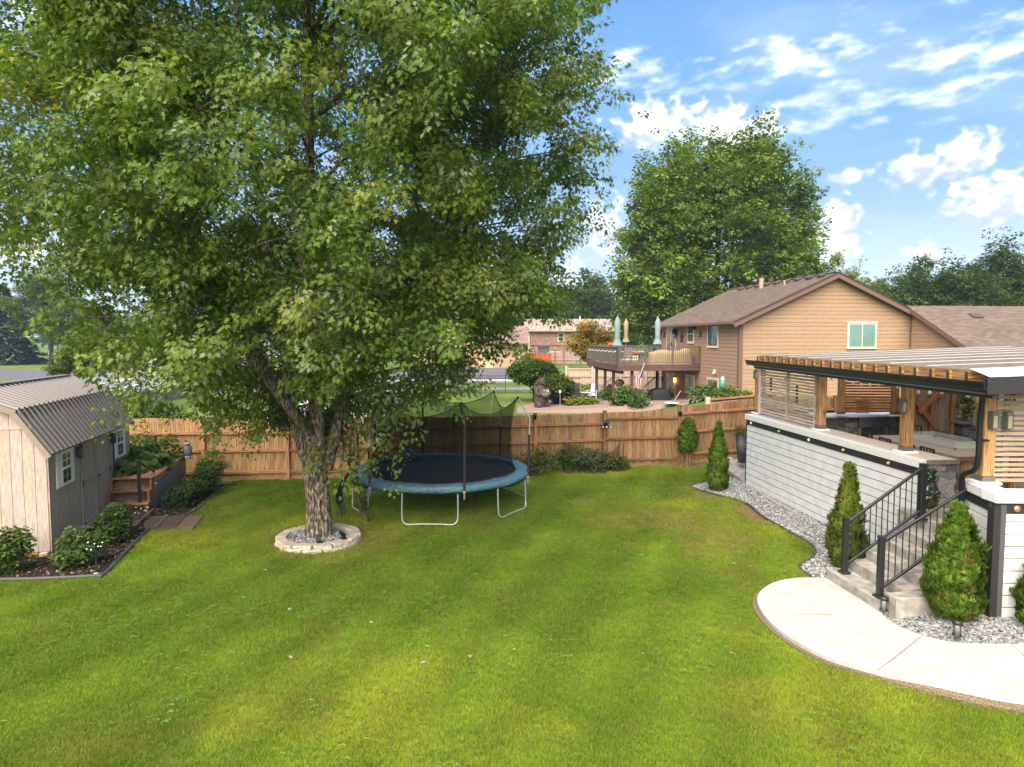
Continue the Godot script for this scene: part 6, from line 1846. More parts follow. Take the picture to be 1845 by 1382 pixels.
	add(t, "wall_light", lathe([Vector2(0, 0), Vector2(0.1, 0.03), Vector2(0.1, 0.18), Vector2(0, 0.22)], 10), mat("iron_black", Color.BLACK), Vector3(-0.12, 5.0, -6.1))
	add(t, "gable_light", box(0.2, 0.16, 0.14, 0.02), brown, Vector3(2.55, 2.4, 0.08))
	# lit lantern by the lower door
	var ln := thing("porch_lantern", "lit porch lantern beside the lower patio door under the deck", "lantern", W(10.6, 1.75, 44.4))
	add(ln, "cap", box(0.2, 0.05, 0.2, 0.01), mat("iron_black", Color.BLACK), Vector3(0, 0.2, 0))
	add(ln, "arm", box(0.2, 0.04, 0.04), mat("iron_black", Color.BLACK), Vector3(0.14, 0.22, 0))
	var glow := mat("lantern_glow", lin(0.9, 0.6, 0.3), 0.4)
	glow.emission_enabled = true
	glow.emission = Color(1.0, 0.62, 0.28)
	glow.emission_energy_multiplier = 1.6
	add(ln, "lamp_glass", lathe([Vector2(0, -0.14), Vector2(0.08, -0.12), Vector2(0.09, 0.16), Vector2(0, 0.18)], 12), glow)
	var om := OmniLight3D.new()
	om.name = "lantern_light"
	om.light_color = Color(1.0, 0.66, 0.34)
	om.light_energy = 0.12
	om.light_size = 0.08
	om.omni_range = 6
	om.omni_attenuation = 2
	om.shadow_enabled = true
	ln.add_child(om)
	var bw := thing("hanging_ornament", "dark birdhouse-like ornament with a blue glass ball beside the upper door", "ornament", W(10.5, 4.75, 44.2))
	add(bw, "roof", lathe([Vector2(0, 0.42), Vector2(0.2, 0.2), Vector2(0.16, 0.2), Vector2(0.15, 0.0), Vector2(0, 0.0)], 8), mat("iron_black", Color.BLACK))
	add(bw, "glass_ball", lathe(range(9).map(func(k): return Vector2(sin(PI * k / 8.0) * 0.13, -cos(PI * k / 8.0) * 0.13))), mat("cobalt_glass", lin(0.05, 0.06, 0.55), 0.1), Vector3(0, -0.12, 0))
	deck(brown)
func deck(brown: Material):
	var t := thing("raised_deck", "raised brown timber deck with dark railing on posts beside the tan house", "deck", W(11.65, 0, 35), 0.105)
	var db := mott("deck_brown", lin(0.135, 0.07, 0.055), 0.7, Vector3(1.5, 0.6, 1.5), 0.75, 181)
	var plank := mott("deck_plank_brown", lin(0.21, 0.15, 0.125), 0.8, Vector3(1.5, 1.5, 1.5), 0.7, 182)
	var rl := mat("deck_rail_dark", lin(0.10, 0.08, 0.068), 0.5)
	var C := [Vector3(-0.06, 0, -5.2), Vector3(-5.0, 0, -5.2), Vector3(-5.05, 0, -13.2)]
	for k in 26: add(t, "deck_plank", box(4.9, 0.035, 0.29), plank, Vector3(-2.52, 2.925, -5.36 - 0.302 * k))
	for k in 2:
		bar(t, "rim_board", db, C[k] + Vector3(0, 2.85, 0), C[k + 1] + Vector3(0, 2.85, 0), 0.06, 0.17, 0.006)
		bar(t, "rim_board", db, C[k] + Vector3(0, 2.67, 0), C[k + 1] + Vector3(0, 2.67, 0), 0.05, 0.17, 0.006)
	for k in 8: bar(t, "joist", db, Vector3(-0.1, 2.72, -5.8 - 0.95 * k), Vector3(-4.95, 2.72, -5.8 - 0.95 * k), 0.05, 0.22)
	bar(t, "beam", db, Vector3(-4.6, 2.48, -5.5), Vector3(-4.6, 2.48, -13), 0.12, 0.18)
	for q in [[-4.05, -5.5], [-4.75, -7.1], [-4.75, -9.2], [-4.75, -11.6], [-1.45, -8.8]]:
		add(t, "post", box(0.16, 2.5, 0.16, 0.006), db, Vector3(q[0], 1.35, q[1]))
	for k in 2:
		var a: Vector3 = C[k]
		var b: Vector3 = C[k + 1]
		var u := Vector3.UP
		bar(t, "top_rail", rl, a + u * 3.97, b + u * 3.97, 0.09, 0.05, 0.008)
		bar(t, "bottom_rail", rl, a + u * 3.06, b + u * 3.06, 0.05, 0.045)
		var len := a.distance_to(b)
		var n := int(len / 0.115)
		for j in n:
			var p := a.lerp(b, (j + 0.5) / n)
			add(t, "baluster", box(0.026, 0.9, 0.026), rl, p + u * 3.51)
		var np := 4 if k == 0 else 5
		for j in np: add(t, "rail_post", box(0.075, 1.05, 0.075), rl, a.lerp(b, float(j) / (np - 1)) + u * 3.46)
	var back := [Vector3(-5.05, 0, -13.2), Vector3(-0.1, 0, -13.2)]
	bar(t, "top_rail", rl, back[0] + Vector3.UP * 3.97, back[1] + Vector3.UP * 3.97, 0.09, 0.05)
	for j in 42: add(t, "baluster", box(0.018, 0.9, 0.018), rl, back[0].lerp(back[1], (j + 0.5) / 42) + Vector3.UP * 3.51)
	for j in 15: add(t, "garland_light", lathe([Vector2(0, -0.05), Vector2(0.04, 0), Vector2(0, 0.04)], 7), mat("tip_white", Color.WHITE), Vector3(-5.12, 3.72 - 0.04 * (j % 2), -5.3 - 0.5 * j))
	# stair rail down by the door
	var sr := thing("deck_stair", "dark stair railing leading down behind the deck posts", "railing", W(9.0, 0.3, 44.2), 0.105)
	bar(sr, "hand_rail", rl, Vector3(-0.5, 1.0, 0), Vector3(0.6, 1.9, 0), 0.05, 0.05)
	for k in 7: rod(sr, "baluster", rl, Vector3(-0.5 + 0.18 * k, 0.1 + 0.15 * k, 0), Vector3(-0.5 + 0.18 * k, 1.0 + 0.147 * k, 0), 0.015)
	# things on the deck
	umbrella("tall closed pale teal umbrella, leftmost on the deck", W(6.62, 2.94, 43.0), 2.92, 1.1, 1.55, lin(0.22, 0.33, 0.31))
	umbrella("closed cream umbrella in the middle of the deck", W(7.33, 2.94, 44.0), 2.78, 1.3, 1.15, lin(0.42, 0.31, 0.18))
	umbrella("closed pale blue patterned umbrella near the upper door", W(9.05, 2.94, 42.5), 2.85, 1.18, 1.4, lin(0.28, 0.34, 0.37))
	var cm := mott("cover_tan", lin(0.46, 0.34, 0.20), 0.9, Vector3(1.5, 1.5, 1.5), 0.72, 183)
	cover("covered_furniture", "tan cloth cover over furniture on the deck, left of the two", "furniture cover", W(8.9, 2.95, 41.2), 0.1, Vector3(1.35, 0.85, 0.9), cm, [[0.2, 1.0, 0.8]])
	cover("covered_furniture", "lumpy tan cloth cover on the deck against the railing by the house", "furniture cover", W(10.05, 2.95, 41.0), 0.1, Vector3(1.5, 0.95, 0.9), cm, [[-0.4, 0.45, 0.3], [0.35, 1.0, 0.35]])
	var pool := thing("glass_table", "pale glass-topped table with dark chairs on the deck", "table", W(7.35, 2.94, 42.2), 0.1)
	add(pool, "top", box(1.5, 0.04, 0.9, 0.01), mat("aqua_glass", lin(0.45, 0.58, 0.62), 0.1), Vector3(0, 0.72, 0))
	for q in [[-0.6, -0.3], [0.6, -0.3], [0.6, 0.3], [-0.6, 0.3]]: rod(pool, "leg", rl, Vector3(q[0], 0, q[1]), Vector3(q[0], 0.72, q[1]), 0.03)
	for q in [[6.5, 41.3, 0.4, "dark mesh chair on the deck beneath the teal umbrella"], [6.9, 41.0, -0.4, "dark mesh chair on the deck by its front railing"]]:
		var c := thing("deck_chair", q[3], "chair", W(q[0], 2.94, q[1]), q[2], "dark chairs on the deck")
		add(c, "seat", box(0.5, 0.05, 0.5, 0.01), rl, Vector3(0, 0.43, 0))
		add(c, "back", box(0.5, 0.55, 0.04, 0.01), rl, Vector3(0, 0.75, -0.26), Basis(Vector3.RIGHT, -0.15))
		for l in [[-0.22, -0.22], [0.22, -0.22], [0.22, 0.22], [-0.22, 0.22]]: rod(c, "leg", rl, Vector3(l[0], 0, l[1]), Vector3(l[0], 0.43, l[1]), 0.02)
	for q in [[6.35, 44.0, 4.08, "red and white round ornament on the deck's far railing"], [7.45, 40.8, 3.62, "red round ornament on the deck behind the balusters"]]:
		add(thing("red_ornament", q[3], "ornament", W(q[0], q[2], q[1])), "ball", lathe(range(9).map(func(k): return Vector2(sin(PI * k / 8.0) * 0.17, -cos(PI * k / 8.0) * 0.13)), 14), mat("ornament_red", lin(0.6, 0.06, 0.05), 0.4))
	flag()
func flag():
	var t := thing("striped_flag", "red and white striped flag with starred blue corner drooping from the deck edge", "flag", W(7.5, 1.3, 39.75), 0.2)
	rod(t, "staff", mat("staff_white", lin(0.7, 0.7, 0.68), 0.4), Vector3(-0.1, 0.85, 0.0), Vector3(0.15, 1.75, 0.2), 0.018)
	var red := mott("flag_red", lin(0.55, 0.05, 0.07), 0.8, Vector3(3, 3, 3), 0.8, 191)
	var wh := mott("flag_white", lin(0.72, 0.70, 0.68), 0.8, Vector3(3, 3, 3), 0.85, 192)
	var at := func(u: float, v: float) -> Vector3: # u along the hoist, v down the fly
		return Vector3(-0.08 + 0.22 * (1 - v * 0.6) - u * (0.5 - 0.2 * v) + 0.06 * sin(u * 14 + v * 2) , 1.35 - u * 0.42 - v * 1.05 + 0.04 * sin(u * 9), 0.06 * cos(u * 16 + v * 3))
	for k in 13:
		var st := begin()
		st.set_smooth_group(0)
		var v0 := 0.42 if k < 7 else 0.0
		for j in 8:
			for i in 2:
				var u0 := (k + i * 0.5) / 13.0
				var u1 := (k + i * 0.5 + 0.5) / 13.0
				var a := lerpf(v0, 1, j / 8.0)
				var b := lerpf(v0, 1, (j + 1) / 8.0)
				quad2(st, at.call(u0, a), at.call(u1, a), at.call(u1, b), at.call(u0, b))
		add(t, "stripe", done(st), red if k % 2 == 0 else wh)
	var st := begin()
	st.set_smooth_group(0)
	for j in 5:
		for i in 8: quad2(st, at.call(i / 8.0 * 7 / 13, j * 0.084), at.call((i + 1) / 8.0 * 7 / 13, j * 0.084), at.call((i + 1) / 8.0 * 7 / 13, (j + 1) * 0.084), at.call(i / 8.0 * 7 / 13, (j + 1) * 0.084))
	var can := add(t, "canton", done(st), mat("flag_blue", lin(0.03, 0.04, 0.16), 0.8))
	var star := []
	for k in 10: star.append(Vector2(sin(TAU * k / 10), cos(TAU * k / 10)) * (0.018 if k % 2 == 0 else 0.008))
	for k in 20: add(can, "star", ext(star, 0.004), wh, at.call((k % 5 + 0.5) / 5.0 * 7 / 13, 0.05 + 0.09 * (k / 5)) + Vector3(0, 0, 0.006))

# ---------- neighbour's garden
func make_neighbour():
	var dark := mat("wrought_dark", lin(0.035, 0.03, 0.028), 0.5)
	flat("paver_patio", smooth_poly([Vector2(0.3, 38.0), Vector2(0.5, 41.5), Vector2(2.2, 44.6), Vector2(3.6, 46.6), Vector2(6.5, 47.0), Vector2(10.2, 46.0)], 30) + [Vector2(11.0, 44.5), Vector2(11.4, 37.5), Vector2(6, 37.2)], mott("pink_pavers", lin(0.35, 0.24, 0.18), 0.9, Vector3(2.2, 2.2, 2.2), 0.62, 201), 0.06, "pinkish paver patio behind the brown fence", 0.12)
	# wrought iron fence
	var wf := thing("iron_fence", "thin dark iron picket fence across the back of the neighbouring lawn", "fence")
	for k in 8:
		var a := W(-10.0 + 1.9 * k, gh(-5, 51), 51.0)
		var b := W(-8.1 + 1.9 * k, gh(-5, 51), 51.0)
		rod(wf, "post", dark, a, a + Vector3.UP * 1.5, 0.035)
		for y in [0.12, 1.15, 1.38]: bar(wf, "rail", dark, a + Vector3.UP * y, b + Vector3.UP * y, 0.03, 0.035)
		for j in 15: rod(wf, "picket", dark, a.lerp(b, (j + 1) / 16.0) + Vector3.UP * 0.08, a.lerp(b, (j + 1) / 16.0) + Vector3.UP * 1.42, 0.011, -1, 5)
	# pale plank fence with a gate
	var pf := thing("pale_fence", "pale whitewashed plank fence with a gate behind the deck posts", "fence")
	var pale := func(v: int) -> StandardMaterial3D: return wood("pale_plank", Color(0.80, 0.70, 0.63), 1, v, 0.06, 0.85, 0.8)
	for k in 52:
		var x := 4.15 + 0.15 * k
		add(pf, "plank", box(0.135, 1.78, 0.025), pale.call(k % 5), W(x, 0.45 + 0.9, 51.0 + rf(-0.01, 0.01)))
	for y in [0.55, 1.5, 2.05]: bar(pf, "rail", pale.call(1), W(4.1, 0.45 + y - 0.3, 50.95), W(11.9, 0.45 + y - 0.3, 50.95), 0.05, 0.09)
	for x in [4.05, 6.0, 6.15, 8.1, 10.0]: add(pf, "post", box(0.13, 2.0, 0.13), mat("post_grey", lin(0.42, 0.36, 0.32)), W(x, 1.42, 50.93))
	bar(pf, "brace", pale.call(2), W(6.3, 0.7, 50.9), W(8.0, 2.1, 50.9), 0.04, 0.08)
	# wooden retaining fence towards our patio
	var rf_ := thing("low_plank_wall", "reddish low plank wall with a pale top board beyond the brown fence", "fence")
	for k in 17: add(rf_, "plank", box(0.14, 0.8, 0.03), wood("red_frame", Color(0.60, 0.37, 0.24), 1, k % 3), W(8.75 + 0.155 * k, 1.42 + 0.015 * k, 29.6 - 0.02 * k))
	bar(rf_, "top_board", wood("pale_top", Color(0.72, 0.52, 0.40), 2, 0), W(8.6, 1.83, 29.55), W(11.4, 2.11, 29.2), 0.22, 0.06)
	bar(rf_, "rail", wood("pale_top", Color(0.72, 0.52, 0.40), 2, 0), W(8.6, 1.66, 29.5), W(11.4, 1.94, 29.15), 0.05, 0.12)
	add(rf_, "post", box(0.2, 1.3, 0.2), mat("post_grey", Color.WHITE), W(8.52, 1.28, 29.6))
	# clipped trees
	var cl := sprig(9, 0.42, 0.16, OVAL, 41, 0.1, 0.7)
	var gt := [Color(0.05, 0.088, 0.016), Color(0.07, 0.115, 0.02), Color(0.095, 0.14, 0.028)]
	tree("clipped_tree", "larger round-clipped small tree by the iron fence", W(1.35, gh(1.3, 45), 45.0), [[Vector3(0.1, 0, 0), Vector3(0.08, 0.6, 0), Vector3(0.0, 1.4, 0), 0.1], [Vector3(0.08, 0.7, 0), Vector3(-0.5, 1.3, 0), 0.05], [Vector3(0.08, 0.7, 0), Vector3(0.6, 1.3, 0.1), 0.05]], [[0.0, 1.95, 0, 1.6, 0.78, 1.4]], 1500, cl, gt, "", 0.35)
	tree("clipped_tree", "smaller round-clipped tree in front of the covered grill", W(2.6, gh(2.6, 42), 41.6), [[Vector3(0, 0, 0), Vector3(0, 0.5, 0), Vector3(0, 1.1, 0), 0.08]], [[0.0, 1.25, 0, 1.05, 0.66, 1.0]], 1000, cl, [gt[1], gt[2], Color(0.11, 0.15, 0.03)], "", 0.35)
	# seats and covered things
	var blue := mat("chair_pale_blue", lin(0.55, 0.63, 0.68), 0.6)
	var ad := thing("adirondack_chair", "pale blue adirondack chair on the pink pavers", "chair", W(5.5, gh(5.5, 46) + 0.06, 46.0), -0.5)
	for k in 6: add(ad, "back_slat", box(0.09, 0.85, 0.025, 0.006), blue, Vector3(-0.27 + 0.108 * k, 0.62, -0.3), Basis(Vector3.RIGHT, -0.4))
	for k in 5: add(ad, "seat_slat", box(0.56, 0.025, 0.1, 0.006), blue, Vector3(0, 0.36 - 0.02 * k, 0.32 - 0.12 * (4 - k)))
	for s in [-1, 1]:
		add(ad, "arm", box(0.12, 0.03, 0.7, 0.006), blue, Vector3(s * 0.36, 0.6, 0.02))
		add(ad, "leg", box(0.04, 0.6, 0.1), blue, Vector3(s * 0.34, 0.3, 0.3))
		add(ad, "leg", box(0.04, 0.4, 0.1), blue, Vector3(s * 0.3, 0.2, -0.3))
	var wk := thing("wicker_chair", "dark high-backed wicker chair on the pink pavers", "chair", W(6.0, gh(6, 45) + 0.06, 44.3), -1.2)
	var wick := mott("wicker_dark", lin(0.10, 0.085, 0.07), 0.9, Vector3(9, 9, 9), 0.5, 211)
	add(wk, "seat", box(0.6, 0.1, 0.58, 0.03), wick, Vector3(0, 0.42, 0))
	add(wk, "back", ext([Vector2(-0.3, 0), Vector2(0.3, 0), Vector2(0.34, 0.5), Vector2(0.2, 0.72), Vector2(0, 0.78), Vector2(-0.2, 0.72), Vector2(-0.34, 0.5)], 0.06), wick, Vector3(0, 0.4, -0.28), Basis(Vector3.RIGHT, -0.25))
	for s in [-1, 1]:
		add(wk, "arm", tube(curve([Vector3(s * 0.33, 0.8, -0.32), Vector3(s * 0.36, 0.66, 0.0), Vector3(s * 0.33, 0.42, 0.28)], 8), [0.04], 7), wick)
		for z in [-0.24, 0.25]: rod(wk, "leg", wick, Vector3(s * 0.27, 0, z), Vector3(s * 0.26, 0.4, z), 0.03)
	var it := thing("bistro_table", "small dark ironwork table with a pale cloth on the pink pavers", "table", W(4.75, gh(4.7, 43) + 0.06, 43.0))
	add(it, "top", lathe([Vector2(0, 0.70), Vector2(0.5, 0.70), Vector2(0.5, 0.74), Vector2(0, 0.74)], 18), mat("cloth_blue_white", lin(0.40, 0.46, 0.50), 0.8))
	for k in 4: add(it, "leg", tube(curve([Vector3(cos(k * PI / 2) * 0.3, 0.7, sin(k * PI / 2) * 0.3), Vector3(cos(k * PI / 2) * 0.14, 0.35, sin(k * PI / 2) * 0.14), Vector3(cos(k * PI / 2) * 0.34, 0, sin(k * PI / 2) * 0.34)], 8), [0.022], 6), dark)
	cover("covered_grill", "charcoal cloth cover over a long grill by the round-clipped tree", "grill cover", W(3.35, gh(3.3, 42) + 0.06, 42.6), 0.15, Vector3(1.75, 1.45, 0.9), mott("cover_charcoal", lin(0.06, 0.062, 0.07), 0.8, Vector3(1.5, 1.5, 1.5), 0.65, 212), [[0.5, 1.0, 0.5], [-0.5, 0.8, 0.5]])
	cover("covered_heater", "upright black cover between the leafy plant and the deck post", "cover", W(7.1, 0.36, 39.0), 0, Vector3(0.75, 1.25, 0.7), mat("cover_black", lin(0.008, 0.008, 0.009), 0.7), [[0, 1, 0.5]])
	cover("covered_sofa", "wide black cover under the deck before the lower door", "cover", W(8.9, 0.36, 41.0), 0.1, Vector3(1.35, 1.15, 0.9), mat("cover_black", Color.BLACK), [[0, 1, 0.9]])
	var sand := mott("lounger_tan", lin(0.45, 0.34, 0.25), 0.85, Vector3(3, 3, 3), 0.8, 213)
	for q in [[9.0, 38.3, "tan lounger under the deck edge, the one nearer the black cover"], [9.65, 37.6, "tan lounger under the deck edge, the one nearer the house wall"]]:
		var l := thing("sun_lounger", q[2], "lounger", W(q[0], 0.42, q[1]), -1.9, "tan loungers on the pink pavers")
		add(l, "bed", box(0.6, 0.05, 1.2, 0.01), sand, Vector3(0, 0.35, 0.55))
		add(l, "back", box(0.6, 0.05, 0.9, 0.01), sand, Vector3(0, 0.72, -0.25), Basis(Vector3.RIGHT, 1.05))
		for s in [[-0.27, 0.0], [0.27, 0.0], [-0.27, 1.0], [0.27, 1.0]]: rod(l, "leg", dark, Vector3(s[0], 0, s[1]), Vector3(s[0], 0.34, s[1]), 0.02)
	var wt := thing("side_table", "low round pale blue table beside the loungers", "table", W(8.75, 0.42, 37.2))
	add(wt, "top", lathe([Vector2(0, 0.52), Vector2(0.42, 0.52), Vector2(0.42, 0.57), Vector2(0, 0.58)], 18), mat("table_pale_blue", lin(0.5, 0.58, 0.6), 0.3))
	rod(wt, "stem", dark, Vector3.ZERO, Vector3(0, 0.52, 0), 0.04)
	bear()
	# balloon ornament and glass flower
	var bl := thing("balloon_spinner", "striped balloon-shaped wind spinner hanging under the deck", "ornament", W(6.55, 1.65, 41.5))
	add(bl, "globe", lathe([Vector2(0, -0.26), Vector2(0.07, -0.24), Vector2(0.3, 0.08), Vector2(0.27, 0.24), Vector2(0.1, 0.36), Vector2(0, 0.37)], 14), mott("spinner_rust", lin(0.25, 0.13, 0.09), 0.6, Vector3(4, 1, 4), 0.4, 214))
	add(bl, "basket", box(0.1, 0.1, 0.1, 0.01), dark, Vector3(0, -0.42, 0))
	rod(bl, "cord", dark, Vector3(0, 0.36, 0), Vector3(0, 0.95, 0), 0.008)
	var fl := thing("glass_flower", "teal and white glass garden flower before the house wall", "ornament", W(10.35, 1.1, 33.5))
	rod(fl, "stem", dark, Vector3.ZERO, Vector3(0, 0.95, 0), 0.015)
	add(fl, "bloom", lathe([Vector2(0, 0.9), Vector2(0.05, 0.95), Vector2(0.14, 1.3), Vector2(0.12, 1.3), Vector2(0.0, 1.0)], 12), mat("teal_glass", lin(0.0, 0.28, 0.24), 0.15))
	add(fl, "petal", lathe([Vector2(0, 1.25), Vector2(0.1, 1.35), Vector2(0.06, 1.5), Vector2(0, 1.4)], 8), mat("tip_white", Color.WHITE))
	# plants
	var lf := sprig(8, 0.34, 0.16, OVAL, 42, 0.15, 0.7)
	var g := [Color(0.085, 0.145, 0.03), Color(0.11, 0.175, 0.04), Color(0.06, 0.11, 0.025)]
	bush("leafy_plant", "tall loose leafy plant before the deck's corner post", W(6.3, 0.36, 38.6), Vector3(0.75, 0.72, 0.6), 260, lf, g)
	bush("leafy_plant", "bushy plant with pale blooms beside the deck posts", W(7.0, 0.36, 37.9), Vector3(0.6, 0.5, 0.5), 200, lf, g + [Color(0.3, 0.34, 0.3)])
	bush("potted_plant", "bright green potted plant beside the wicker chair", W(6.2, 0.5, 43.0), Vector3(0.5, 0.45, 0.5), 130, lf, [Color(0.13, 0.20, 0.03), Color(0.10, 0.17, 0.03)])
	bush("yellow_shrub", "low golden shrub before the bistro table", W(4.2, 0.36, 40.2), Vector3(0.9, 0.3, 0.45), 230, lf, [Color(0.28, 0.27, 0.03), Color(0.20, 0.24, 0.03), Color(0.12, 0.16, 0.03)])
	bush("purple_shrub", "dull reddish-green shrub beside the charcoal grill cover", W(3.6, 0.36, 40.6), Vector3(0.5, 0.35, 0.4), 110, lf, [Color(0.10, 0.11, 0.03), Color(0.12, 0.09, 0.05)])
	bush("yellow_shrub", "low yellow-green plants along the pale fence's foot", W(4.8, 0.4, 48.5), Vector3(1.5, 0.35, 0.5), 220, lf, [Color(0.24, 0.27, 0.03), Color(0.16, 0.22, 0.03)])
	bush("flower_shrub", "pale-flowered shrub at the foot of the house beside the loungers", W(10.2, 0.8, 36.2), Vector3(0.75, 0.6, 0.5), 260, lf, g + [Color(0.35, 0.33, 0.22)])
	bush("flower_shrub", "bright green shrub at the house corner above the plank wall", W(10.9, 1.25, 33.6), Vector3(0.85, 0.42, 0.5), 260, lf, [Color(0.13, 0.20, 0.03), Color(0.10, 0.17, 0.03), Color(0.25, 0.27, 0.05)])
	var sol := thing("garden_torch", "slim solar garden torch before the charcoal grill cover", "lamp", W(2.75, 0.36, 38.9))
	rod(sol, "stake", mat("pole_grey", Color.WHITE), Vector3.ZERO, Vector3(0, 1.0, 0), 0.018)
	add(sol, "head", lathe([Vector2(0, 1.0), Vector2(0.06, 1.0), Vector2(0.07, 1.14), Vector2(0, 1.16)], 10), mat("tip_white", Color.WHITE))
	# roses and netting inside our fence
	var rose := sprig(8, 0.22, 0.075, OVAL, 43, 0.1, 0.7)
	var gg := [Color(0.05, 0.085, 0.02), Color(0.075, 0.115, 0.025), Color(0.10, 0.13, 0.03)]
	bush("rose_bush", "arching rose bush between the trampoline and the brown fence", W(0.85, 0, 22.2), Vector3(0.7, 0.5, 0.4), 330, rose, gg + [Color(0.2, 0.2, 0.04)], 9)
	bush("rose_bush", "lower rose bush beside the drooping garden netting", W(1.9, 0, 22.7), Vector3(0.55, 0.42, 0.4), 250, rose, gg, 7)
	bush("garden_plants", "pale dusty plants in front of the drooping garden netting", W(2.75, 0, 22.75), Vector3(0.6, 0.42, 0.35), 240, rose, [Color(0.09, 0.12, 0.06), Color(0.05, 0.09, 0.03), Color(0.12, 0.15, 0.09)], 7)
	bush("garden_plants", "low green plants at the right end of the netting", W(3.6, 0, 22.95), Vector3(0.45, 0.24, 0.3), 150, rose, gg, 5)
	bush("garden_plants", "low green plants at the fence foot behind the trampoline", W(-0.6, 0, 22.45), Vector3(0.8, 0.35, 0.25), 150, rose, gg, 7)
	var nt := thing("garden_netting", "dark see-through netting drooping between stakes by the brown fence", "netting", W(2.7, 0, 22.9), -0.15)
	var nm := mat("net_brown", Color(0.03, 0.025, 0.022, 0.5), 0.9, 0.1)
	nm.transparency = BaseMaterial3D.TRANSPARENCY_ALPHA
	nm.cull_mode = BaseMaterial3D.CULL_DISABLED
	var st := begin()
	st.set_smooth_group(0)
	for i in 20:
		var col := func(u: float) -> Array:
			var top := 0.95 - 0.62 * sin(u * PI) * (1.0 - 0.3 * u) + 0.05 * sin(u * 20)
			return [Vector3(-0.95 + 1.9 * u, 0.02, 0.04 * sin(u * 31)), Vector3(-0.95 + 1.9 * u, top, 0.08 * sin(u * 23))]
		var a: Array = col.call(i / 20.0)
		var b: Array = col.call((i + 1) / 20.0)
		quad2(st, a[0], b[0], b[1], a[1])
	add(nt, "net", done(st), nm)
	for s in [[-0.95, 1.0], [-0.78, 0.95], [0.9, 1.1], [1.05, 0.95]]:
		rod(nt, "stake", dark, Vector3(s[0], 0, 0), Vector3(s[0], s[1], 0), 0.012)
func bear():
	var t := thing("bear_carving", "carved brown bear statue holding a basket of flowers beside the pavers", "statue", W(1.72, 0.34, 40.2), 0.5)
	var wd := mott("carved_wood", lin(0.13, 0.085, 0.06), 0.8, Vector3(4, 4, 4), 0.45, 221)
	var body := tube(curve([Vector3(0, 0.1, -0.05), Vector3(0, 0.5, -0.02), Vector3(0, 0.95, 0.0), Vector3(0, 1.25, 0.02), Vector3(0, 1.42, 0.05)], 14), [0.36, 0.38, 0.4, 0.42, 0.42, 0.41, 0.39, 0.37, 0.34, 0.31, 0.28, 0.25, 0.22, 0.2, 0.18], 16, 0.06)
	add(t, "torso", body, wd)
	add(t, "base", lathe([Vector2(0, 0), Vector2(0.45, 0), Vector2(0.42, 0.14), Vector2(0, 0.16)], 14), mat("base_dark", lin(0.06, 0.04, 0.035)))
	var hd := add(t, "head", lathe(range(9).map(func(k): return Vector2(sin(PI * k / 8.0) * 0.22, -cos(PI * k / 8.0) * 0.24)), 14), wd, Vector3(0, 1.58, 0.08))
	add(hd, "muzzle", tube([Vector3(0, -0.05, 0.12), Vector3(0, -0.06, 0.24), Vector3(0, -0.07, 0.33)], [0.12, 0.1, 0.06], 10), wd)
	for s in [-1, 1]:
		add(hd, "ear", lathe(range(7).map(func(k): return Vector2(sin(PI * k / 6.0) * 0.07, -cos(PI * k / 6.0) * 0.07)), 9), wd, Vector3(s * 0.16, 0.2, -0.02))
		add(hd, "eye", lathe(range(5).map(func(k): return Vector2(sin(PI * k / 4.0) * 0.02, -cos(PI * k / 4.0) * 0.02)), 6), mat("iron_black", Color.BLACK), Vector3(s * 0.08, 0.05, 0.2))
		add(t, "arm", tube(curve([Vector3(s * 0.28, 1.25, 0.05), Vector3(s * 0.42, 0.95, 0.2), Vector3(s * 0.3, 0.82, 0.42)], 8), [0.13, 0.13, 0.12, 0.12, 0.11, 0.1, 0.1, 0.09, 0.08], 9), wd)
		add(t, "leg", tube(curve([Vector3(s * 0.2, 0.45, 0.05), Vector3(s * 0.28, 0.25, 0.2), Vector3(s * 0.26, 0.12, 0.38)], 8), [0.2, 0.2, 0.19, 0.18, 0.17, 0.16, 0.15, 0.14, 0.12], 9), wd)
	var bk := add(t, "basket", lathe([Vector2(0, 0), Vector2(0.2, 0.0), Vector2(0.27, 0.26), Vector2(0.24, 0.26), Vector2(0, 0.2)], 12), mott("basket_grey", lin(0.20, 0.19, 0.16), 0.9, Vector3(8, 8, 8), 0.5, 222), Vector3(0, 0.72, 0.5))
	for k in 9: add(bk, "flower", lathe([Vector2(0, 0), Vector2(0.055, 0.03), Vector2(0, 0.06)], 7), mat("petal_%d" % (k % 3), [lin(0.75, 0.55, 0.05), lin(0.1, 0.25, 0.55), lin(0.7, 0.68, 0.6)][k % 3], 0.7), Vector3(cos(k * 2.4) * 0.16, 0.28 + 0.04 * (k % 3), sin(k * 2.4) * 0.16))

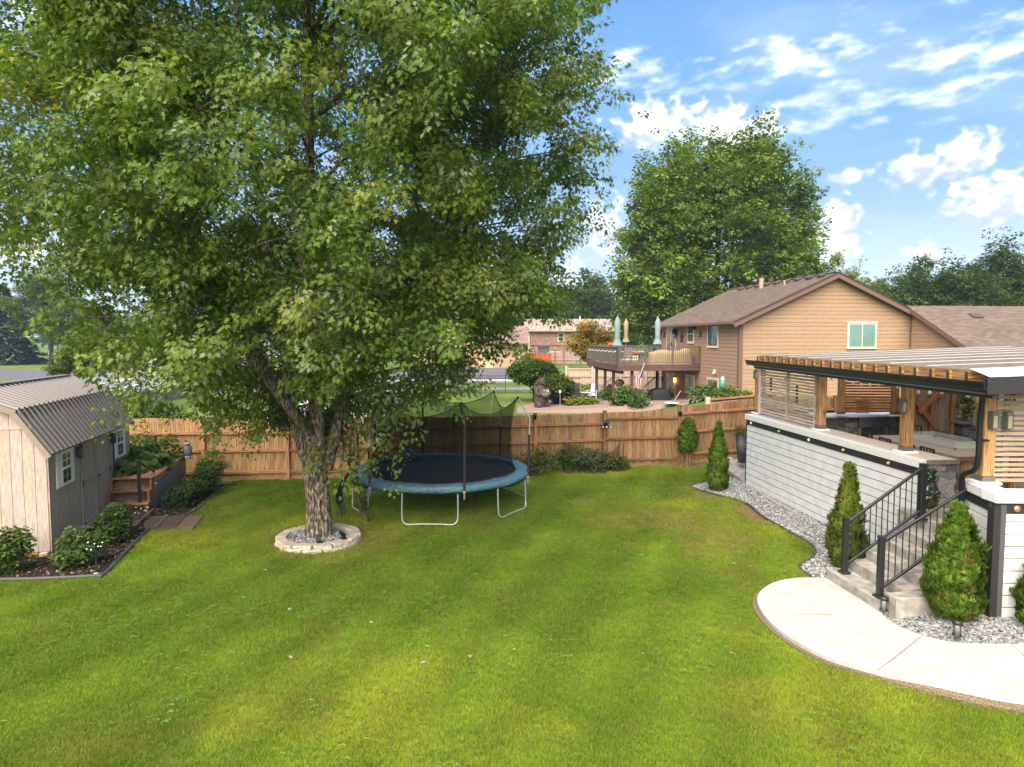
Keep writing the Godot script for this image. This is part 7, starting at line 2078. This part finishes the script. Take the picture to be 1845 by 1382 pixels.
# ---------- across the streets
func bricks(parent: Node, at: Vector3, w: float, h: float, holes: Array):
	var st := begin()
	st.set_smooth_group(-1)
	var bw := 0.24
	var bh := 0.085
	for r in int(h / bh):
		var x := -bw * 0.5 * (r % 2)
		while x < w:
			var x0 := maxf(x, 0) + 0.006
			var x1 := minf(x + bw, w) - 0.006
			x += bw
			var skip := x1 - x0 < 0.04
			for q in holes:
				if (x0 + x1) * 0.5 > q[0] and (x0 + x1) * 0.5 < q[1] and r * bh > q[2] and r * bh < q[3]: skip = true
			if skip: continue
			var c: Color = [Color(0.23, 0.12, 0.085), Color(0.30, 0.17, 0.12), Color(0.17, 0.10, 0.08), Color(0.36, 0.23, 0.17), Color(0.25, 0.17, 0.14)][rng.randi() % 5]
			st.set_color(jit(c, 0.15))
			var y0 := r * bh + 0.006
			var y1 := r * bh + bh - 0.006
			var z := 0.02 + rf(0, 0.008)
			quad(st, Vector3(x0, y0, z), Vector3(x1, y0, z), Vector3(x1, y1, z), Vector3(x0, y1, z))
			quad(st, Vector3(x0, y1, z), Vector3(x1, y1, z), Vector3(x1, y1, 0), Vector3(x0, y1, 0))
	var m := mat("brick_face", Color.WHITE, 0.95, 0.3)
	m.vertex_color_use_as_albedo = true
	add(parent, "bricks", done(st), m, at).set_meta("kind", "stuff")
func far_car(label: String, at: Vector3, turn: float, c: Color, van := false):
	var t := thing("parked_car", label, "car", at, turn)
	var pm := mat("car_paint %s" % str(c), c, 0.25, 0.6)
	var dk := mat("tyre_black", lin(0.015, 0.015, 0.016), 0.8)
	var prof := [Vector2(-2.3, 0.3), Vector2(-2.3, 0.75), Vector2(-1.95, 0.88), Vector2(-1.5, 0.92), Vector2(-0.8, 1.42), Vector2(0.9, 1.45), Vector2(1.75, 0.98), Vector2(2.25, 0.9), Vector2(2.3, 0.3)]
	if van: prof = [Vector2(-2.6, 0.35), Vector2(-2.6, 1.0), Vector2(-2.1, 1.15), Vector2(-1.5, 1.9), Vector2(2.5, 2.0), Vector2(2.6, 0.35)]
	add(t, "body", ext(prof, 1.75), pm, Vector3(0, 0, -0.87))
	for s in [-0.885, 0.885]:
		add(t, "side_window", box(1.5 if not van else 1.0, 0.34, 0.03, 0.01), mat("car_glass", lin(0.02, 0.025, 0.03), 0.08), Vector3(-0.1 if not van else -1.0, 1.15 if not van else 1.5, s))
		for x in [-1.45, 1.45]:
			var wh := add(t, "wheel", lathe([Vector2(0, -0.1), Vector2(0.32, -0.1), Vector2(0.34, 0), Vector2(0.32, 0.1), Vector2(0, 0.1)], 16), dk, Vector3(x, 0.34, s * 0.93), Basis(Vector3.RIGHT, PI / 2))
			add(wh, "rim", lathe([Vector2(0, -0.115), Vector2(0.2, -0.105), Vector2(0.2, 0.105), Vector2(0, 0.115)], 12), mat("rim_grey", lin(0.4, 0.4, 0.4), 0.4))
func make_far():
	# yellow garage house
	var yel := func(v: int) -> StandardMaterial3D: return wood("yellow_siding", Color(0.78, 0.70, 0.55), 0, v, 0.02, 0.8, 0.92)
	var gap := mat("yellow_gap", lin(0.32, 0.25, 0.13), 0.9)
	var cream := mat("cream_frame", Color.WHITE)
	var dm := mott("garage_door_tan", lin(0.36, 0.255, 0.155), 0.7, Vector3(1, 1, 1), 0.9, 231)
	var y0 := 0.78
	var t := thing("yellow_garage", "pale yellow house front with two tan garage doors and brown roofs", "house", W(-7.0, y0, 85))
	var gx := [-5.2, 3.65]
	add(t, "core_wall", ext([Vector2(-5.2, 0), Vector2(3.65, 0), Vector2(3.65, 3.3), Vector2(-0.78, 5.5), Vector2(-5.2, 3.3)], 8), gap, Vector3(0, 0, -8.05))
	add(t, "wing_wall", box(5.2, 3.1, 7), gap, Vector3(6.2, 1.55, -3.55))
	for k in 27:
		var y := 0.2 * k
		var half := 4.425 if y < 3.2 else 4.425 - (y - 3.2) / 0.5
		if half < 0.2: continue
		if y < 2.45:
			for q in [[-5.2, -2.45], [2.95, 3.65], [3.65, 4.6], [7.95, 8.75]]: add(t, "siding_board", box(q[1] - q[0], 0.185, 0.02), yel.call(k % 3), Vector3((q[0] + q[1]) * 0.5, y + 0.1, 0.0 if q[0] < 3.6 else -0.03), Basis(Vector3.RIGHT, -0.05))
		else:
			add(t, "siding_board", box(half * 2.0, 0.185, 0.02), yel.call(k % 3), Vector3(-0.78, y + 0.1, 0.0), Basis(Vector3.RIGHT, -0.05))
			if y < 3.0: add(t, "siding_board", box(5.1, 0.185, 0.02), yel.call(k % 3), Vector3(6.2, y + 0.1, -0.03), Basis(Vector3.RIGHT, -0.05))
	for q in [[0.25, 5.3, 0.0], [6.28, 3.25, -0.03]]:
		var d := add(t, "garage_door", box(q[1], 2.4, 0.05), gap, Vector3(q[0], 1.22, q[2] - 0.01))
		for k in 8: add(d, "door_panel", box(q[1] - 0.06, 0.285, 0.03, 0.008), dm, Vector3(0, -1.05 + 0.3 * k, 0.03))
		add(t, "door_frame", box(q[1] + 0.2, 0.12, 0.06), mat("brown_frame", lin(0.10, 0.06, 0.045)), Vector3(q[0], 2.48, q[2] + 0.01))
		for s in [-1, 1]: add(t, "door_frame", box(0.14, 2.4, 0.06), yel.call(0), Vector3(q[0] + s * (q[1] * 0.5 + 0.08), 1.2, q[2] + 0.015))
	var bt := mott("brown_trim", Color.WHITE, 1, Vector3.ONE)
	for s in [-1, 1]:
		shingles(t, Vector3(-0.78 + s * 5.0, 3.1, 0.4), Vector3(-0.78 + s * 5.0, 3.1, -8.4), Vector3(-0.78, 5.62, -8.4), Vector3(-0.78, 5.62, 0.4), Color(0.30, 0.19, 0.165), 0.2, 0.5)
		bar(t, "rake_board", bt, Vector3(-0.78 + s * 5.0, 2.97, 0.42), Vector3(-0.78, 5.5, 0.42), 0.04, 0.22)
	shingles(t, Vector3(3.3, 3.05, 0.5), Vector3(9.1, 3.05, 0.5), Vector3(9.1, 5.3, -4.0), Vector3(3.3, 5.3, -4.0), Color(0.30, 0.19, 0.165), 0.2, 0.5)
	bar(t, "gutter", bt, Vector3(3.4, 3.0, 0.55), Vector3(9.1, 3.0, 0.55), 0.12, 0.14)
	shingles(t, Vector3(-1, 4.6, -6.0), Vector3(5.2, 4.6, -6.0), Vector3(4.8, 6.6, -9.5), Vector3(-1, 6.6, -9.5), Color(0.30, 0.19, 0.165), 0.2, 0.5)
	# brick house
	var b := thing("brick_house", "two-storey brick house with a tan shingle roof behind the red fence", "house", W(2.2, 0.9, 104))
	add(b, "core_wall", box(13.0, 5.0, 8), mat("mortar", Color.WHITE), Vector3(6.5, 2.3, -4.0))
	var win := [[4.75, 5.7, 3.1, 4.35], [7.5, 8.4, 3.1, 4.35], [3.4, 5.2, 0.9, 1.5], [7.3, 8.5, 0.9, 1.6]]
	bricks(b, Vector3(0, 0, 0), 13.0, 4.75, win)
	for q in win: window(b, Vector3((q[0] + q[1]) * 0.5, (q[2] + q[3]) * 0.5, 0.04), q[1] - q[0], q[3] - q[2], 0, cream, mat("house_glass", Color.WHITE), false)
	shingles(b, Vector3(-0.4, 4.65, 0.6), Vector3(13.4, 4.65, 0.6), Vector3(13.4, 6.6, -4.0), Vector3(-0.4, 6.6, -4.0), Color(0.40, 0.30, 0.25), 0.22, 0.5)
	shingles(b, Vector3(-0.4, 4.65, -8.6), Vector3(13.4, 4.65, -8.6), Vector3(13.4, 6.6, -4.0), Vector3(-0.4, 6.6, -4.0), Color(0.40, 0.30, 0.25), 0.22, 0.5)
	bar(b, "gutter", bt, Vector3(-0.4, 4.58, 0.65), Vector3(13.4, 4.58, 0.65), 0.14, 0.16)
	add(b, "floor_band", box(13.0, 0.22, 0.06), mott("band_dark", lin(0.15, 0.11, 0.09), 0.8, Vector3(1, 1, 1), 0.7, 232), Vector3(6.5, 2.45, 0.03))
	for x in [4.8, 8.4]: rod(b, "vent_pipe", cream, Vector3(x, 6.0, -3.0), Vector3(x, 7.0, -3.0), 0.09)
	rod(b, "downpipe", cream, Vector3(0.4, 0, 0.12), Vector3(0.4, 4.6, 0.12), 0.07)
	# fences and small things over there
	var rd := thing("red_fence", "bright red-brown plank fence beside the yellow garage", "fence")
	for k in 20: add(rd, "plank", box(0.2, 1.75, 0.03), wood("red_cedar", Color(0.68, 0.38, 0.20), 1, k % 4, 0.15), W(1.85 + 0.16 * k, 0.8 + 0.9, 86.5 + (0.08 if k % 2 else 0.0)))
	bar(rd, "rail", wood("red_cedar", Color(0.68, 0.38, 0.20), 2, 0), W(1.8, 1.3, 86.55), W(5.0, 1.3, 86.55), 0.05, 0.1)
	var gy := thing("grey_fence", "grey plank fence with rusty posts before the brick house", "fence")
	for k in 40: add(gy, "plank", box(0.16, 1.6, 0.03), wood("grey_far", Color(0.66, 0.58, 0.53), 1, k % 4, 0.1), W(4.95 + 0.17 * k, 0.9 + 0.85, 94.0))
	for x in [5.9, 7.1, 11.6]: add(gy, "post", box(0.18, 1.85, 0.1), wood("red_cedar", Color(0.68, 0.38, 0.20), 1, 1), W(x, 1.8, 93.9))
	bar(gy, "rail", wood("grey_far", Color(0.66, 0.58, 0.53), 2, 1), W(4.9, 1.5, 93.9), W(11.7, 1.5, 93.9), 0.05, 0.1)
	var wf := thing("white_fence", "short white rail fence beside the orange-leaved tree", "fence")
	for k in 5: add(wf, "post", box(0.16, 1.3, 0.16), cream, W(12.0 + 1.3 * k, 1.5, 93))
	for y in [1.2, 1.6, 2.0]: bar(wf, "rail", cream, W(12.0, y, 93), W(17.2, y, 93), 0.05, 0.18)
	var hs := thing("dark_playhouse", "dark slate hut standing before the brick house", "hut", W(4.6, 0.9, 99))
	add(hs, "wall", box(1.6, 2.2, 1.4, 0.03), mat("slate_blue", lin(0.07, 0.075, 0.085), 0.8), Vector3(0, 1.1, 0))
	add(hs, "roof", ext([Vector2(-0.95, 0), Vector2(0.95, 0), Vector2(0.7, 0.35), Vector2(-0.7, 0.35)], 1.6), mat("slate_roof", lin(0.05, 0.05, 0.055), 0.8), Vector3(0, 2.2, -0.8))
	var bin := thing("trash_bin", "black wheeled trash bin at the end of the asphalt driveway", "bin", W(-6.75, 0.42, 64.6), 0.1)
	add(bin, "body", ext([Vector2(-0.26, 0.08), Vector2(0.26, 0.08), Vector2(0.32, 0.98), Vector2(-0.32, 0.98)], 0.6), mat("bin_black", lin(0.02, 0.02, 0.022), 0.5), Vector3(0, 0, -0.3))
	add(bin, "lid", box(0.7, 0.07, 0.7, 0.02), mat("bin_black", Color.BLACK), Vector3(0, 1.02, 0))
	for s in [-1, 1]: add(bin, "wheel", lathe([Vector2(0, -0.03), Vector2(0.12, -0.03), Vector2(0.12, 0.03), Vector2(0, 0.03)], 12), mat("tyre_black", Color.BLACK), Vector3(s * 0.3, 0.12, -0.3), Basis(Vector3.BACK, PI / 2))
	far_car("white car parked far off beyond the wide road, the left one", W(-112, 0, 193), 0.1, lin(0.7, 0.7, 0.72))
	far_car("dark car parked beside the far white car", W(-104, 0, 196), 0.1, lin(0.05, 0.055, 0.06))
	far_car("white van parked far off to the right of the dark car", W(-97, 0, 200), 0.2, lin(0.72, 0.72, 0.72), true)
	flat("parking_lot", [Vector2(-130, 186), Vector2(-84, 190), Vector2(-84, 206), Vector2(-130, 202)], mott("pale_concrete", Color.WHITE, 1, Vector3.ONE), 0.02, "pale parking area far beyond the wide road")
	var dh := thing("distant_house", "pale distant house with a tan roof behind the far white van", "house", W(-100, 0, 222), 0.1)
	add(dh, "wall", box(16, 3.4, 9), mott("pale_wall", lin(0.6, 0.52, 0.46), 0.9, Vector3(0.3, 0.3, 0.3), 0.85, 233), Vector3(0, 1.7, 0))
	add(dh, "roof", ext([Vector2(-5.2, 0), Vector2(5.2, 0), Vector2(0, 2.3)], 17), mat("far_roof", lin(0.30, 0.22, 0.19)), Vector3(-8.5, 3.4, 0), Basis(Vector3.UP, PI / 2))
	for x in [-5.5, 0.0, 5.0]: window(dh, Vector3(x, 1.9, 4.52), 1.5, 1.3, 0, cream, mat("house_glass", Color.WHITE))
	# fence along the wide road
	var cf := thing("black_fence", "dark mesh fence with posts between the gardens and the wide road", "fence")
	var dk := mott("fence_mesh", lin(0.20, 0.165, 0.14), 0.9, Vector3(3, 3, 3), 0.7, 234)
	for k in 13:
		var a := W(-28.0 + 0.42 * k, 0, 40 + 2.3 * k * 0.9)
		var b2 := W(-28.0 + 0.42 * (k + 1), 0, 40 + 2.3 * (k + 1) * 0.9)
		a = W(-25.3 + 0.1 * k, 0, 36 + 2.1 * k)
		b2 = W(-25.3 + 0.1 * (k + 1), 0, 36 + 2.1 * (k + 1))
		bar(cf, "panel", dk, a + Vector3.UP * 0.42, b2 + Vector3.UP * 0.42, 0.02, 0.82)
		add(cf, "post", box(0.08, 1.05, 0.08), mat("wrought_dark", Color.BLACK), a + Vector3.UP * 0.5)
		bar(cf, "rail", mat("wrought_dark", Color.BLACK), a + Vector3.UP * 0.86, b2 + Vector3.UP * 0.86, 0.05, 0.05)
	# ---- trees
	var far := sprig(12, 1.3, 0.42, OVAL, 51, 0.15, 0.6)
	var mid := sprig(12, 0.75, 0.27, OVAL, 52, 0.2, 0.6, 1.2)
	var mt := [Color(0.135, 0.205, 0.034), Color(0.17, 0.24, 0.044), Color(0.10, 0.16, 0.026), Color(0.195, 0.26, 0.05)]
	var up := [[Vector3(0, -0.2, 0), Vector3(0.1, 4, 0), Vector3(0.3, 10, 0), Vector3(0.2, 18, 0), 0.5], [Vector3(0, 3, 0), Vector3(-2, 7, 0.5), Vector3(-4.5, 12, 0.8), 0.3], [Vector3(0, 3.5, 0), Vector3(2.2, 8, 0.5), Vector3(4.5, 13, 0.5), 0.3], [Vector3(0, 4, 0), Vector3(0.5, 9, 2), Vector3(0.8, 15, 3.5), 0.25]]
	tree("broad_maple", "tall broad bright green maple behind the tan house", W(18.2, 0.5, 62), up, [[0, 12.0, 0, 8.2, 8.2, 7], [-5.2, 9.0, 0.5, 5.0, 5.6, 4.5], [5.6, 9.6, 0.5, 4.6, 6.2, 4.5], [-2.6, 17.0, 0, 4.6, 4.3, 4.5], [2.4, 18.0, 0, 4.8, 4.6, 4.5], [5.5, 14.6, 0, 3.8, 4.4, 4.0], [-5.6, 13.5, 0, 3.6, 4.4, 4.0], [-4.6, 5.6, 1.0, 4.6, 3.6, 4], [2.2, 6.0, 1.5, 5.0, 3.4, 4]], 17000, mid, mt, "", 0.42)
	var small := [[Vector3(0, -0.2, 0), Vector3(0.1, 1.5, 0), Vector3(0.2, 3.5, 0), 0.14], [Vector3(0.05, 1.0, 0), Vector3(-0.9, 2.4, 0.2), Vector3(-1.4, 3.4, 0), 0.08]]
	tree("orange_tree", "small round tree turning orange before the brick house", W(7.3, 0.4, 60), small, [[0, 3.9, 0, 2.2, 2.5, 2.0], [-0.9, 3.0, 0.4, 1.5, 1.6, 1.4], [0.9, 2.7, 0.4, 1.6, 1.5, 1.4]], 1800, sprig(11, 0.5, 0.2, OVAL, 53, 0.2, 0.6), [Color(0.34, 0.21, 0.03), Color(0.38, 0.17, 0.03), Color(0.26, 0.22, 0.03), Color(0.13, 0.17, 0.03), Color(0.30, 0.24, 0.035)], "", 0.4)
	var dg := [Color(0.055, 0.095, 0.022), Color(0.07, 0.115, 0.026), Color(0.085, 0.135, 0.03)]
	var tk := [[Vector3(0, -0.3, 0), Vector3(0, 4, 0), Vector3(0, 9, 0), 0.35]]
	tree("dark_ash", "large dark green tree at the photo's right edge behind the garage wing", W(56.5, 0.5, 80), tk, [[0, 9.4, 0, 6.8, 5.2, 5.5], [-5.0, 7.4, 0.5, 4.8, 4.2, 4], [5, 8.5, 0, 6, 5.0, 5], [-1.5, 5, 1.5, 7, 3.8, 4]], 7500, mid, dg, "", 0.4)
	tree("dark_ash", "dark green tree just right of the tan house's gable", W(49.0, 0.5, 82), tk, [[0, 8.2, 0, 4.8, 4.8, 4.5], [-3.5, 6.2, 0.5, 3.8, 3.6, 3.5], [2.5, 5, 1, 4.5, 3.6, 3.5]], 4500, mid, dg, "", 0.4)
	tree("light_tree", "paler green tree beyond the dark tree right of the gable", W(45.5, 0.5, 90), tk, [[0, 7.0, 0, 4.5, 5.0, 4], [2, 5, 0, 4.5, 4.0, 4]], 3000, mid, [Color(0.12, 0.17, 0.03), Color(0.09, 0.14, 0.025)], "", 0.4)
	tree("airy_tree", "thin airy pale tree peeking over the tan roof", W(36.5, 0.5, 76), tk, [[0, 10.5, 0, 3.2, 3.2, 3], [-1.6, 9, 0, 3, 3, 3]], 420, mid, [Color(0.15, 0.18, 0.06), Color(0.18, 0.21, 0.09)], "", 0.9)
	tree("street_tree", "small street tree standing behind the shed roof before the road", W(-26.0, 0, 42), [[Vector3(0, -0.1, 0), Vector3(0.05, 1.5, 0), Vector3(0, 3.2, 0), 0.09]], [[0, 3.7, 0, 1.8, 1.7, 1.7], [-0.6, 3.0, 0.4, 1.3, 1.0, 1.2]], 620, sprig(9, 0.5, 0.18, MAPLE, 54, 0.25, 0.6), [Color(0.095, 0.135, 0.024), Color(0.125, 0.165, 0.035), Color(0.075, 0.11, 0.02)], "", 0.6)
	tree("sapling", "multi-stemmed sapling with yellow-green leaves behind the cedar fence", W(-11.3, 0.1, 27), [[Vector3(0, -0.1, 0), Vector3(-0.3, 1.2, 0), Vector3(-0.9, 2.6, 0), 0.05], [Vector3(0, 0.1, 0), Vector3(0.25, 1.3, 0.1), Vector3(0.7, 2.8, 0), 0.05], [Vector3(0, 0.1, 0), Vector3(0, 1.4, -0.1), Vector3(0.1, 3.2, 0), 0.045]], [[0, 2.95, 0, 1.5, 0.95, 1.2], [-0.9, 2.4, 0.2, 0.9, 0.6, 0.8], [1.0, 2.7, 0, 0.9, 0.7, 0.8]], 560, sprig(8, 0.36, 0.15, MAPLE, 55, 0.3, 0.6), [Color(0.16, 0.20, 0.035), Color(0.13, 0.18, 0.03), Color(0.10, 0.15, 0.025)], "", 0.8)
	bush("wide_shrub", "wide leafy shrub peeping over the cedar fence behind the shed", W(-14.2, 0.05, 26.2), Vector3(1.7, 1.15, 1.0), 900, sprig(8, 0.36, 0.14, OVAL, 56, 0.2, 0.6, 1.3), [Color(0.085, 0.13, 0.025), Color(0.11, 0.16, 0.035), Color(0.065, 0.105, 0.02)], 7)
	# spruce
	var sp := thing("blue_spruce", "dark blue-green spruce at the photo's left edge beyond the road", "tree", W(-86.5, 0, 116))
	add(sp, "trunk", tube([Vector3(0, -0.2, 0), Vector3(0, 7, 0), Vector3(0, 14.0, 0)], [0.35, 0.22, 0.05], 9), bark("far_bark s", lin(0.10, 0.08, 0.06), 0.6))
	for k in 2600:
		var h := 13.9 - 13.6 * pow(rng.randf(), 0.62)
		var R := (14.2 - h) * 0.40 + 0.15
		var an := rf(0, TAU)
		R *= 0.9 + 0.18 * sin(an * 7 + h * 2.3) + 0.14 * sin(h * 5.5)
		var q := R * (1.0 - 0.5 * pow(rng.randf(), 1.6))
		var bs := Basis(Vector3.UP, PI * 0.5 - an) * Basis(Vector3.RIGHT, rf(1.35, 1.9))
		put(bs.scaled_local(Vector3.ONE * rf(0.8, 1.3)), Vector3(cos(an) * q, h - q * 0.16, sin(an) * q), jit([Color(0.035, 0.06, 0.05), Color(0.05, 0.08, 0.068), Color(0.028, 0.05, 0.036)][k % 3], 0.2))
	strew(sp, "crown", fan(10, 0.95, 7, 0.6, 0.12), leaf_mat("needle", 0.7, 0.15, 0.3))
	tree("roadside_ash", "spreading green tree with a bare trunk beside the blue spruce", W(-77.0, 0, 114), [[Vector3(0, -0.3, 0), Vector3(0.2, 4, 0), Vector3(0, 11, 0), 0.42]], [[0.5, 11.0, 0, 5.2, 5.5, 5], [3.4, 8.0, 0.5, 4.4, 4.0, 4], [-3.0, 9, 0, 3.8, 4.5, 4], [5.0, 6.2, 1, 3.2, 2.6, 3]], 4500, mid, [Color(0.115, 0.165, 0.035), Color(0.14, 0.185, 0.04), Color(0.09, 0.135, 0.03)], "", 0.55)
	# treeline: a few made, the rest copied
	var kinds := []
	for k in 4:
		kinds.append(tree("treeline_tree", "", W(0, 0, 140), [[Vector3(0, -0.3, 0), Vector3(0, 4, 0), Vector3(0, 9, 0), 0.35]], [[0, 9.0, 0, 5.0 + k * 0.4, 5.2, 4.5], [3.6, 7.4, 0, 3.8, 4.4, 3.5], [-3.6, 7.0 + k * 0.6, 0, 3.8, 4.2, 3.5], [0, 4.6, 1, 5.5, 3.2, 4]], 2000, far, [[Color(0.06, 0.10, 0.025), Color(0.08, 0.125, 0.03)], [Color(0.05, 0.085, 0.025), Color(0.065, 0.105, 0.03)], [Color(0.085, 0.12, 0.03), Color(0.10, 0.145, 0.035)], [Color(0.055, 0.095, 0.03), Color(0.07, 0.11, 0.03)]][k], "trees of the far treeline", 0.4))
	var spots := []
	for k in 17: spots.append([-36 + 4.3 * k + rf(-1.5, 1.5), rf(122, 150), "behind the yellow garage and brick house"])
	for k in 11: spots.append([48 + 9.5 * k + rf(-2, 2), rf(125, 150), "beyond the garage wing's roof"])
	for k in 22: spots.append([-175 + 6.6 * k + rf(-2, 2), rf(235, 265), "past the far parked cars"])
	for k in 6: spots.append([-150 + 8.0 * k + rf(-2, 2), rf(125, 150), "behind the blue spruce"])
	for k in spots.size():
		var s: Array = spots[k]
		var o: Node3D = kinds[k % 4]
		var sc := rf(0.85, 1.2)
		var at := W(s[0], gh(s[0], s[1]) - 0.1, s[1])
		var lab := "distant rounded %s tree %s" % [["mid green", "dark green", "yellow-green", "blue-green"][k % 4], s[2]]
		if k < 4:
			o.position = at
			o.scale = Vector3.ONE * sc
			o.rotation.y = rf(0, TAU)
			o.set_meta("label", lab)
		else: copy(o, at, rf(0, TAU), lab, Vector3.ONE * sc)

func _ready():
	rng.seed = 20240817
	nz.seed = 7
	nz.frequency = 0.02
	nz.fractal_octaves = 3
	make_view()
	walk_outline()
	make_ground()
	make_roads()
	make_fence()
	make_grass()
	make_weeds()
	maple()
	make_ring()
	make_trampoline()
	make_shed()
	make_bed()
	make_patio()
	make_house()
	make_neighbour()
	make_far()
